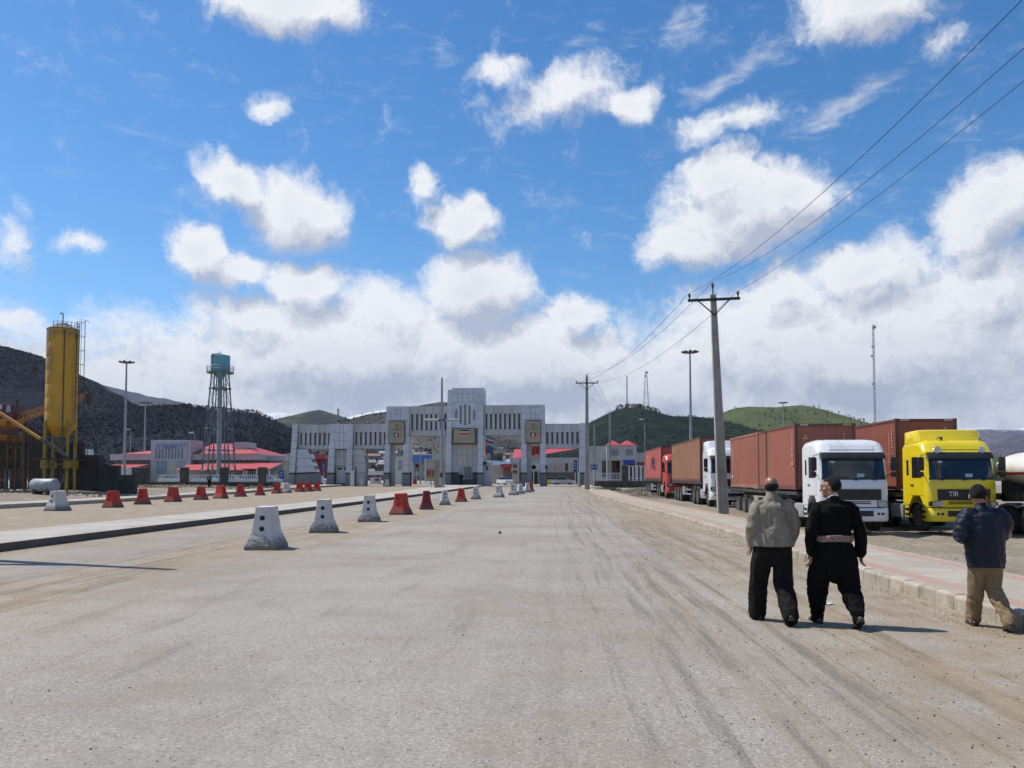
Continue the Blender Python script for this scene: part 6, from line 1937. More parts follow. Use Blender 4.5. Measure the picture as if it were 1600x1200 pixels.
def road_sign(label, u, vt, vb, w_px, d, shape='rect', base=None, arrow=False):
    aim_side(u)
    x = bx(u, d); z = gz(x, d)
    root = thing('road_sign', label, 'sign', (x, d, z)); s_ = d / F
    zt, zb = bz(vt, d) - z, bz(vb, d) - z
    q = MB(); q.cyl((0, .06, 0), (0, .06, zt - .05), .045, n=8); q.build('post', M_wfence, root)
    if shape == 'rect':
        q = MB(); q.box(-w_px * s_ / 2, w_px * s_ / 2, -.03, .01, zb, zt); f = q.build('plate', M_blue, root, bevel=.01)
        wq = pm('sign_white', (.72, .72, .74))
        if arrow:
            c = -w_px * s_ * .28; m_ = (zt + zb) / 2; h = (zt - zb) * .36
            q = MB(); q.prism([(c - .09, m_), (c, m_ + h), (c + .09, m_), (c + .035, m_), (c + .035, m_ - h), (c - .035, m_ - h), (c - .035, m_)], -.04, -.031, 'Y'); q.build('arrow', wq, f)
            for k in (.18, -.12):
                q = MB(); q.box(.0, w_px * s_ * .36, -.04, -.031, m_ + k * (zt - zb), m_ + (k + .09) * (zt - zb)); q.build('text_line', wq, f)
        else:
            for k in (.3, .55, .75):
                q = MB(); q.box(-w_px * s_ * .3, w_px * s_ * .3, -.04, -.031, zb + k * (zt - zb), zb + (k + .05) * (zt - zb)); q.build('text_line', wq, f)
    else:
        rr_ = (zt - zb) / 2
        q = MB(); q.lathe([(rr_, -.02), (rr_, .02), (0, .02)], 20, (0, 0, (zt + zb) / 2), 'Y'); q.lathe([(0, -.02), (rr_, -.02)], 20, (0, 0, (zt + zb) / 2), 'Y'); f = q.build('disc', pm('sign_white', (.72, .72, .74)) if shape == 'white' else M_steel, root)
        q = MB(); q.box(-rr_ * .6, rr_ * .6, -.035, -.022, (zt + zb) / 2 - rr_ * .2, (zt + zb) / 2 + rr_ * .2); q.build('bar', M_steel if shape == 'white' else M_roof, f)
road_sign('small blue direction sign with white arrow beside the pavement end', 928, 726, 734, 10, 91, arrow=True)
road_sign('tall narrow blue sign inside the right archway', 899, 719, 738, 5.5, 128)
road_sign('blue sign before the slanted left end of the gate', 440, 735, 748, 8, 110)
road_sign('blue sign inside the left archway by the office pylon', 505.5, 722, 737, 5, 130)
road_sign('round white traffic sign under the right passage tower', 834, 726.5, 733.5, 7, 132, 'white')
road_sign('round dark traffic sign left of the middle tower', 651.5, 725, 731, 6, 128, 'dark')

def gabled_block():
    aim_side(955)
    d = 142.0; x = bx(955, d); z = gz(x, d)
    root = thing('gabled_building', 'pale building with two red gables and a blue banner right of the gate', 'building', (x, d, z))
    X = lambda u: bx(u, d) - x
    Z = lambda v: bz(v, d) - z
    H = lambda n, *a, **k: bbox(root, n, d, x, z, *a, **k)
    H('low_wing', 919, 949, 696, 762, 2, 14, M_clad)
    H('recess', 942, 948.5, 720, 745, 1.9, 2.05, M_dglass)
    for u0, u1, s0 in ((948, 972, 956), (972, 995, 978)):
        f = H('bay', u0, u1, 695.5, 719.5, 0, 10, M_clad)
        for k in range(4):
            bbox(f, 'slot', d, x, z, s0 + k * 3.0, s0 + k * 3.0 + 1.6, 702, 712, -.08, .02, M_void)
        q = MB(); q.add([(X(u0 - 1), -.3, Z(695.6)), (X(u1 - 1), -.3, Z(695.6)), (X((u0 + u1) / 2 - 1.5), 2.2, Z(687)), (X((u0 + u1) / 2 - 1.5), 9, Z(687)), (X(u0 - 1), 11, Z(695.6)), (X(u1 - 1), 11, Z(695.6))], [(0, 1, 2), (1, 5, 3, 2), (0, 2, 3, 4)]); q.build('gable_roof', M_roof, f, fix=False)
        bbox(f, 'column', d, x, z, u0, u0 + 2.4, 719.5, 762, .1, 1.2, M_clad); bbox(f, 'column', d, x, z, u1 - 2.4, u1, 719.5, 762, .12, 1.2, M_clad)
    H('inner_wall', 950, 994, 719.5, 762, 5, 9, M_pinkw)
    for u in (957, 965, 985): H('window', u, u + 4, 722, 732, 4.9, 5.02, M_dglass)
    H('banner', 974, 992, 719, 725.6, -.25, -.1, M_blue)
    H('side_wing', 995, 1030, 707, 722, 1, 12, M_clad); H('side_wall', 997, 1030, 722, 762, 2, 11, M_pinkw)
gabled_block()

def misc_block(name, label, cat, d, parts):
    u = sum(p[1] + p[2] for p in parts) / (2 * len(parts))
    aim_side(u)
    x = bx(u, d); z = gz(x, d)
    root = thing(name, label, cat, (x, d, z))
    for (n, u0, u1, v0, v1, y0, y1, m) in parts:
        q = MB(); q.box(bx(u0, d) - x, bx(u1, d) - x, y0, y1, max(0, bz(v1, d) - z), bz(v0, d) - z); q.build(n, m, root)
    return root
misc_block('maroon_kiosk', 'maroon kiosk with red roof seen through the leftmost archway', 'kiosk', 152, [('wall', 490, 508, 717, 750, 0, 5, pm('maroon_wall', (.16, .03, .035))), ('roof', 478, 510, 711, 717, -1, 6, M_roof)])
misc_block('blue_canopy', 'blue and white roofed canopy seen left of the middle tower', 'canopy', 170, [('roof_edge', 640, 676, 711, 722, 0, 8, pm('canopy_blue', (.05, .17, .42), (.1, .25, .5), .4)), ('roof_top', 641, 675, 709, 711, .2, 8, M_wht), ('post', 643, 645, 722, 758, 0, .4, M_wht), ('post', 672, 674, 722, 758, 0, .4, M_wht)])
misc_block('inspection_shed', 'tan shed with a red stripe left of the middle tower', 'shed', 148, [('wall', 665, 697, 717, 752, 0, 5, M_cream), ('corner_post', 663.5, 666, 716, 754, -.2, .1, M_wht), ('stripe', 666.5, 684, 734, 743, -.12, -.02, pm('stripe_rust', (.33, .09, .06))), ('lower_stripe', 666.5, 684, 743, 746, -.1, -.02, pm('stripe_amber', (.42, .22, .07)))])
dW = 124.0
misc_block('painted_slab', 'pale standing slab with a green stripe beside the middle tower', 'sign', dW, [('slab', 675, 696, 680, 719, 0, .6, pm('slab_white', (.55, .56, .58))), ('foot', 678, 694, 719, 762, .1, .5, M_conc)])
sl_ = [o for o in COL.objects if o.name.startswith('painted_slab')][0]
sx_, sz_ = sl_.location.x, sl_.location.z
q = MB(); P_ = lambda u, v: (bx(u, dW) - sx_, bz(v, dW) - sz_)
q.prism([P_(675.5, 693), P_(678.5, 703), P_(685, 711), P_(684.8, 707), P_(680, 700), P_(676, 690)], -.05, -.01, 'Y'); q.build('green_stripe', pm('lime_paint', (.40, .45, .04)), sl_)
q = MB(); a_ = P_(679, 684.5); q.box(a_[0] - .12, a_[0] + .12, -.05, -.01, a_[1] - .12, a_[1] + .12); a_ = P_(684.5, 697); q.tube([(a_[0] - .12, -.03, a_[1] + .15), (a_[0] + .1, -.03, a_[1] + .2), (a_[0] + .15, -.03, a_[1] - .05), (a_[0] - .1, -.03, a_[1] - .2)], .04, 5); q.build('dark_mark', M_black, sl_)
misc_block('white_container', 'tall white cabin seen through the left passage tower', 'cabin', 150, [('wall', 615, 630, 714, 758, 0, 4, M_wht), ('roof', 614, 631, 713, 714, -.2, 4.2, M_galv), ('side', 622, 628, 719, 735, -.1, 0, M_galv)])
misc_block('guard_cabin', 'grey guard cabin at the right foot of the middle tower', 'cabin', 119, [('wall', 755, 767, 723, 763, 0, 2.5, M_panelw), ('roof', 754.5, 768, 721.5, 723, -.2, 2.7, M_wht), ('window', 759, 763, 728, 735, -.05, .02, M_dglass), ('lamp', 755.5, 760, 721, 726.5, -.5, -.05, M_black)])
misc_block('gate_machine', 'white barrier machine inside the left archway', 'barrier machine', 116, [('case', 547, 553, 735, 764, 0, .6, M_wht), ('arm_post', 554.5, 556, 729, 764, .2, .4, M_steel), ('case', 562, 567, 748, 764, .1, .7, M_panelw)])
misc_block('bollard', 'dark post beside the left passage tower', 'post', 115.5, [('shaft', 640.6, 642.4, 739, 763, 0, .2, M_black), ('cap', 640.2, 642.8, 738, 739, -.03, .23, M_steel)])
misc_block('signal_post', 'thin black signal post beside the right passage tower', 'post', 116, [('shaft', 853.6, 855, 729, 764, 0, .2, M_black), ('head', 852, 856, 727, 733, -.1, .25, M_steel)])
misc_block('gate_post', 'thin post at the right foot of the gate beside the kerb', 'post', 115, [('shaft', 902.6, 906, 738, 764, 0, .35, M_panelw), ('cap', 903.6, 904.6, 707, 738, .1, .2, M_steel)])
misc_block('red_bin', 'red box on the yard left of the middle tower', 'box', 140, [('box', 645.5, 651, 749, 756.5, 0, .6, pm('bin_red', (.36, .03, .05)))])
misc_block('orange_cabin', 'white wall panels on the yard through the second archway', 'panel', 145, [('wall', 567, 596, 736, 742, 0, 3, M_wht), ('wall', 570, 578, 748, 757, -2, -1.6, M_panelw), ('wall', 580, 597, 746, 757, -1, -.6, M_wht), ('wall', 588, 594, 747.5, 751.5, -1.2, -1.02, pm('bin_red', (.36, .03, .05)))])

# flags right of the middle tower
def flag(label, u, v0, v1, w_px, d, cols, pole_top, seed):
    aim_side(u)
    x = bx(u, d); z = gz(x, d); s_ = d / F
    root = thing('flag', label, 'flag', (x, d, z))
    q = MB(); q.cyl((0, 0, 0), (0, 0, bz(pole_top, d) - z), .05, .035, 8); q.build('flagpole', M_mast, root)
    zt, zb = bz(v0, d) - z, bz(v1, d) - z
    n = len(cols)
    for k, c in enumerate(cols):
        g_ = []
        for j in range(4):
            t = (k + j / 3) / n
            row = []
            for i in range(11):
                a = i / 10
                row.append((.05 + a * w_px * s_, math.sin(a * 6 + seed) * .28 * a, zt + (zb - zt) * t - a * w_px * s_ * .38 + math.sin(a * 7 + seed * 2) * .06))
            g_.append(row)
        q = MB(); q.sheet(g_); q.build('stripe', c, root, fix=False, smooth=60)
cg_, cw_, cr_ = pm('flag_green', (.03, .22, .12)), pm('flag_white', (.6, .6, .62)), pm('flag_red', (.42, .02, .07))
cb_ = pm('flag_blue', (.05, .12, .26)); cl_ = pm('flag_pale_blue', (.30, .42, .52))
flag('green white and red flag right of the middle tower', 757.5, 680, 689, 13, 128, [cg_, cw_, cr_], 676, .5)
flag('pale blue flag below the tricolour right of the middle tower', 758.5, 690, 699, 11, 131, [cl_, cb_], 684, 1.7)
flag('dark blue flag drooping right of the middle tower', 761.5, 697, 708, 8, 134, [cb_], 692, 3.0)
flag('faded red flag hanging close beside the middle tower', 754.8, 693, 708, 6.5, 125, [M_roof], 688, 4.1)
flag('small white and red flag left of the middle tower', 673.6, 680, 688, 3.4, 126, [cw_, cr_], 677, 2.0)

# ------------------------------------------------------------------ parked cars seen through the left railing
def car_meshes():
    out = []
    for nm, c in (('car_white', (.62, .63, .64)), ('car_silver', (.36, .37, .39))):
        m = pm(nm, c, tuple(k * .92 for k in c), 1, .3, coat=.4)
        out.append(m)
    return out
CARM = car_meshes()
def car(label, x, y, mat, rz, group):
    root = thing('parked_car', label, 'car', (x, y, gz(x, y)), rz, group)
    q = MB(); ring = []
    for xx, k in ((-.84, .10), (-.80, .03), (-.5, 0), (.5, 0), (.80, .03), (.84, .10)):
        ring.append([(xx, -2.05 + k, .28), (xx, -2.1 + k, .55), (xx, -1.95 + k, .78), (xx, -.95, .92), (xx, 1.35, .95), (xx, 2.0 - k, .88), (xx, 2.08 - k, .5), (xx, 2.0 - k, .28)])
    q.loft(ring); q.build('body', mat, root, smooth=40)
    q = MB(); ring = []
    for xx, k in ((-.68, .1), (-.58, 0), (.58, 0), (.68, .1)):
        ring.append([(xx * 1.12, -.98, .90), (xx, -.35 + k, 1.38 - k * .4), (xx, .9 - k, 1.40 - k * .4), (xx * 1.12, 1.45, .93)])
    q.loft(ring); cb = q.build('cabin', M_ws, root, smooth=40)
    q = MB(); q.box(-.56, .56, -.34, .9, 1.385, 1.42); q.build('roof', mat, cb, bevel=.02)
    for sx in (-1, 1):
        for yy in (-1.25, 1.3):
            inst('wheel', TYRE, root, (sx * .74, yy, .3), (.55, .58, .58))
    for sx in (-1, 1):
        q = MB(); q.box(sx * .6 - .16, sx * .6 + .16, -2.12, -2.0, .58, .72); q.build('headlight', M_chrome, root)
for k, (u, d_, rz, mt, w_) in enumerate([(271, 119, 1.5, 0, 'left of the second boundary pier'), (324, 121, 1.45, 0, 'just left of the walking man'), (338, 126, 1.62, 0, 'just right of the walking man'), (361, 122, 1.55, 1, 'just right of the third boundary pier'), (377, 128, 1.5, 0, 'midway between the third and fourth piers'), (396, 124, 1.6, 0, 'just left of the fourth boundary pier'), (420, 127, 1.5, 1, 'right of the fourth boundary pier'), (497, 134, 1.3, 0, 'under the leftmost archway')]):
    car('%s car parked %s' % ('white' if mt == 0 else 'silver', w_), bx(u, d_), d_, CARM[mt], rz, 'cars parked behind the boundary wall')
ye = pm('car_yellow', (.55, .5, .03), rough=.3)
car('yellow car parked beyond the right archway', bx(861, 150), 150, ye, 1.5, 'cars parked beyond the archways')
car('white car on the yard through the right archway', bx(789, 146), 146, CARM[0], .5, 'cars parked beyond the archways')
car('dark silver car beyond the rightmost archway', bx(880, 148), 148, CARM[1], 1.3, 'cars parked beyond the archways')

# ------------------------------------------------------------------ houses on the slope behind the gate
def houses():
    rnd = random.Random(41)
    mats = [pm('house_grey', (.30, .29, .28), (.24, .235, .23), .2, .9), pm('house_tan', (.33, .28, .22), (.27, .23, .18), .2, .9), pm('house_white', (.52, .52, .51), (.45, .45, .44), .2, .9), pm('house_brick', (.24, .17, .13), (.19, .13, .1), .2, .9)]
    rm = [pm('tin_roof', (.30, .32, .36), (.24, .26, .29), .2, .6), pm('flat_roof', (.22, .21, .2), (.18, .17, .16), .2, .9), pm('blue_roof', (.10, .17, .30), rough=.6), pm('rust_roof', (.26, .12, .09), rough=.7)]
    wn = MB(); wn.box(-.5, .5, -.5, .5, -.5, .5); WM = wn.mesh('window', M_dglass)
    placed = []
    n = 0
    tries = 0
    while n < 84 and tries < 4000:
        tries += 1
        y = 305 + 330 * rnd.random() ** 1.5
        u = rnd.choice([rnd.uniform(470, 680), rnd.uniform(560, 680), rnd.uniform(760, 815), rnd.uniform(180, 445)])
        x = bx(u, y)
        try:
            if u > 455: z = hill_z('village_hill', x, y)
            else:
                y = 230 + 140 * rnd.random(); x = bx(u, y); z = max(gz(x, y), hill_z('wooded_hill', x, y) if y > 330 else 0)
        except Exception: continue
        where = None
        for u0_, u1_, wh in ((180, 240, 'left of the terminal'), (306, 338, 'behind the water tower'), (352, 445, 'right of the water tower'), (474, 506, 'through the leftmost archway'), (564, 600, 'through the second archway'), (606, 626, 'through the left passage tower'), (640, 675, 'left of the middle tower'), (762, 813, 'right of the middle tower')):
            if u0_ < u < u1_: where = wh
        if where is None: continue
        if any((x - a) ** 2 + (y - b_) ** 2 < 13 ** 2 for a, b_ in placed): continue
        placed.append((x, y))
        w, dp, h = rnd.uniform(7, 13), rnd.uniform(7, 10), rnd.choice((3.2, 3.5, 6.2, 6.5))
        mi, ri = rnd.randrange(4), rnd.randrange(4)
        gab = rnd.random() < .45
        cn = ('grey', 'tan', 'white', 'brown brick')[mi]; rn = ('tin', 'dark', 'blue', 'rust red')[ri]
        fl_ = 'two storey' if h > 5 else 'low'
        lab_ = 'far %s %s house with %s %s roof %s' % (fl_, cn, 'pitched' if gab else 'flat', rn, where)
        root = thing('house', lab_, 'house', (x, y, z - .6), rnd.uniform(-.5, .5), lab_.replace('house', 'houses'))
        q = MB(); q.box(-w / 2, w / 2, 0, dp, -1.5, h + .6); q.build('wall', mats[mi], root)
        q = MB()
        if gab:
            q.prism([(-.5, h + .6), (dp + .5, h + .6), (dp / 2, h + 2.2)], -w / 2 - .4, w / 2 + .4, 'X')
        else:
            q.box(-w / 2 - .3, w / 2 + .3, -.3, dp + .3, h + .6, h + .95)
        q.build('roof', rm[ri], root)
        nw = int(w / 3)
        for fl in range(1 if h < 5 else 2):
            for k in range(nw):
                inst('window', WM, root, (-w / 2 + w * (k + .5) / nw, -.02, 2.3 + fl * 3.0), (1.3, .12, 1.3))
        n += 1
houses()

# ------------------------------------------------------------------ trees and scrub on the hills
def scrub(name, label, hillname, n, rng_u, rng_d, size, mat, seed, ridge=None, prob=None):
    rnd = random.Random(seed); b = MB()
    for i in range(n):
        d = rng_d[0] + (rng_d[1] - rng_d[0]) * rnd.random()
        x = bx(rng_u[0] + (rng_u[1] - rng_u[0]) * rnd.random(), d)
        if mnoise.noise(Vector((x * .012, d * .012, seed))) < rnd.uniform(-.5, .25): continue
        z = hill_z(hillname, x, d)
        if z < 1: continue
        h = size * rnd.uniform(.5, 1.35)
        # a crown of a few crossed leaf-clump facets
        for k in range(7):
            a, e = rnd.uniform(0, 6.28), rnd.uniform(.15, .95)
            c = Vector((x + math.cos(a) * h * .33 * rnd.random(), d + math.sin(a) * h * .33 * rnd.random(), z + h * e))
            r_ = h * rnd.uniform(.10, .24)
            v1 = Vector((rnd.uniform(-1, 1), rnd.uniform(-1, 1), rnd.uniform(-1, 1))).normalized() * r_
            v2 = Vector((rnd.uniform(-1, 1), rnd.uniform(-1, 1), rnd.uniform(-.3, 1))).normalized() * r_
            b.add([c - v1, c + v2, c + v1, c - v2], [(0, 1, 2), (0, 2, 3)])
    tag(b.build(name, mat, fix=False), label, 'scrub', kind='stuff')
M_scr = pm('bare_scrub', (.027, .028, .035), (.019, .021, .028), .05, .95)  # darkened along with the left hill: cloud shade is in the colour
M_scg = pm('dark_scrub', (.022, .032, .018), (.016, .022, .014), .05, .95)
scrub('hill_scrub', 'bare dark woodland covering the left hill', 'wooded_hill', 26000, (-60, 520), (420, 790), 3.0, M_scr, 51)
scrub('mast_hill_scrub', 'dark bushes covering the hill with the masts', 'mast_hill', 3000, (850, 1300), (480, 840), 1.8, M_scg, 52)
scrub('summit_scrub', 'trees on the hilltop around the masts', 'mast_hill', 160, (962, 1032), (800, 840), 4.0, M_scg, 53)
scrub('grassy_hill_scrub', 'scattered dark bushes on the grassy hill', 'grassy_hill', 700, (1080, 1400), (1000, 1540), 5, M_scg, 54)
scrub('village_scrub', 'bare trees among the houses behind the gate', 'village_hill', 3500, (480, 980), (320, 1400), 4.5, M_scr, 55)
# hilltop hut
q = MB(); hz = hill_z('mast_hill', bx(998, 812), 812); q.box(-4, 4, -3, 3, -1, 4); o = q.build('hilltop_hut', MATS['house_tan'], loc=(bx(998, 812), 812, hz)); tag(o, 'small pale hut on the dark hilltop below the masts', 'hut')

# ------------------------------------------------------------------ people
def V(*a): return Vector(a)
def ring_tube(b, pts, n=18, ref=(1, 0, 0)):
    """closed tube through (point, rx, ry) with elliptic sections"""
    ref = Vector(ref)
    P_ = [Vector(p[0]) for p in pts]
    rings = []
    for k, (p, rx, ry) in enumerate(pts):
        t = (P_[min(k + 1, len(P_) - 1)] - P_[max(k - 1, 0)]).normalized()
        s = (ref - t * ref.dot(t))
        if s.length < 1e-3: s = Vector((0, 1, 0)) - t * t.y
        s.normalize(); u = t.cross(s)
        rings.append([P_[k] + s * rx * math.cos(2 * math.pi * i / n) + u * ry * math.sin(2 * math.pi * i / n) for i in range(n)])
    # rounded ends
    def cap(i, sgn):
        p, rx, ry = pts[i]; t = (P_[1] - P_[0]).normalized() if i == 0 else (P_[-1] - P_[-2]).normalized()
        out = []
        for k in (.5, .82, .97):
            c = math.sqrt(1 - k * k); r_ = [P_[i] + (q - P_[i]) * c + t * sgn * min(rx, ry) * k for q in rings[0 if i == 0 else -1]]
            out.append(r_)
        return out
    c0 = list(reversed(cap(0, -1))); c1 = cap(len(pts) - 1, 1)
    b.loft(c0 + rings + c1)
def ell(b, c, r, rot=None, n=18, m=12):
    vs, fs = [], []
    c = Vector(c)
    for j in range(m + 1):
        ph = math.pi * j / m
        for i in range(n):
            a = 2 * math.pi * i / n
            p = Vector((r[0] * math.sin(ph) * math.cos(a), r[1] * math.sin(ph) * math.sin(a), r[2] * math.cos(ph)))
            if rot: p = rot @ p
            vs.append(c + p)
    for j in range(m):
        for i in range(n):
            fs.append((j * n + i, j * n + (i + 1) % n, (j + 1) * n + (i + 1) % n, (j + 1) * n + i))
    b.add(vs, fs)

def remesh(b, voxel, smooth=3, disp=None):
    me = bpy.data.meshes.new('t'); me.from_pydata(b.v, [], b.f)
    bm = bmesh.new(); bm.from_mesh(me); bmesh.ops.remove_doubles(bm, verts=bm.verts, dist=1e-5); bmesh.ops.recalc_face_normals(bm, faces=bm.faces); bm.to_mesh(me); bm.free()
    o = bpy.data.objects.new('t', me); COL.objects.link(o)
    md = o.modifiers.new('r', 'REMESH'); md.mode = 'VOXEL'; md.voxel_size = voxel
    dg = bpy.context.evaluated_depsgraph_get(); dg.update()
    out = bpy.data.meshes.new_from_object(o.evaluated_get(dg))
    bpy.data.objects.remove(o)
    bm = bmesh.new(); bm.from_mesh(out)
    for _ in range(smooth):
        bmesh.ops.smooth_vert(bm, verts=bm.verts, factor=.5, use_axis_x=True, use_axis_y=True, use_axis_z=True)
    if disp:
        bm.normal_update()
        for v in bm.verts:
            v.co += v.normal * disp(v.co, v.normal)
    bm.to_mesh(out); bm.free()
    out.polygons.foreach_set('use_smooth', [True] * len(out.polygons))
    return out
def place(name, me, mat, parent):
    me.materials.clear(); me.materials.append(mat); me.name = name
    o = bpy.data.objects.new(name, me); COL.objects.link(o); o.parent = parent
    return o

def hand(b, w, d, side, curl=.5, palm=(0, 1, 0)):
    """palm and five fingers hanging from wrist w along direction d; the thumb points forward"""
    d = Vector(d).normalized(); fw = Vector(palm); fw = (fw - d * fw.dot(d)).normalized(); ins = d.cross(fw) * side
    pc = w + d * .055
    ring_tube(b, [(w - d * .03, .024, .030), (w + d * .02, .022, .036), (pc, .019, .043), (w + d * .095, .017, .042)], 14, ref=ins)
    for k in range(4):
        off = (.030 - k * .0195); L = (.040, .045, .041, .032)[k]
        p0 = w + d * .088 + fw * off; p1 = p0 + d * L * .95 + ins * L * .3 * curl
        p2 = p1 + (d * .72 + ins * .75 * curl).normalized() * L * .75; p3 = p2 + (d * .35 + ins * 1.0 * curl).normalized() * L * .6
        ring_tube(b, [(p0, .0098, .0098), (p1, .0092, .0092), (p2, .0085, .0085), (p3, .007, .007)], 9)
    t0 = w + d * .03 + fw * .028; t1 = t0 + (d * .6 + fw * .8).normalized() * .035; t2 = t1 + (d * .95 + fw * .25 + ins * .3).normalized() * .032; t3 = t2 + (d + ins * .3).normalized() * .022
    ring_tube(b, [(t0, .014, .014), (t1, .012, .012), (t2, .0105, .0105), (t3, .008, .008)], 9)

def head_shape(b, c, yaw, tilt=0.0):
    rot = (Matrix.Rotation(yaw, 3, 'Z') @ Matrix.Rotation(tilt, 3, 'X')) * 1.09
    T = lambda x, y, z: Vector(c) + rot @ Vector((x, y, z))
    ell(b, T(0, -.012, .022), (.076, .096, .093), rot)
    ell(b, T(0, .022, -.045), (.058, .066, .072), rot)
    ell(b, T(0, .060, -.088), (.030, .026, .024), rot)                 # chin
    ring_tube(b, [(T(0, .083, .012), .010, .010), (T(0, .098, -.018), .012, .012), (T(0, .106, -.034), .015, .013)], 10)   # nose
    ell(b, T(0, .078, -.062), (.026, .016, .013), rot)                 # lips
    ell(b, T(0, .076, .032), (.050, .020, .013), rot)                  # brow
    for s in (-1, 1):
        ell(b, T(s * .042, .052, -.022), (.024, .024, .022), rot)      # cheek
        ell(b, T(s * .080, -.008, -.012), (.009, .020, .034), rot @ Matrix.Rotation(s * -.25, 3, 'Z'))   # ear
    return T, rot

def leg_rings(h, k, a, r):
    h, k, a = Vector(h), Vector(k), Vector(a)
    return [(h, r[0], r[0]), (h.lerp(k, .5), r[1], r[1]), (k, r[2], r[2]), (k.lerp(a, .35), r[3], r[3]), (a, r[4], r[4])]

def shoe(name, ankle, yaw, pitch, mat, parent, vox=.007):
    b = MB(); rot = Matrix.Rotation(yaw, 3, 'Z') @ Matrix.Rotation(pitch, 3, 'X')
    T = lambda x, y, z: Vector(ankle) + rot @ Vector((x, y, z - .075))
    ring_tube(b, [(T(0, -.075, .035), .034, .030), (T(0, -.03, .042), .040, .040), (T(0, .06, .036), .044, .034), (T(0, .13, .028), .047, .026), (T(0, .185, .022), .036, .018)], 16)
    ring_tube(b, [(T(0, -.03, .04), .038, .042), (T(0, -.025, .10), .036, .042)], 14)
    o = place(name, remesh(b, vox, 2), mat, parent)
    b = MB(); ring = []
    for y, w in ((-.108, .018), (-.095, .032), (-.05, .040), (.03, .039), (.10, .048), (.16, .044), (.20, .026), (.214, .010)):
        ring.append([T(-w, y, -.002), T(w, y, -.002), T(w, y, .020), T(-w, y, .020)])
    b.loft(ring); b.build('sole', pm('shoe_sole', (.03, .028, .026), rough=.9), o)
    return o

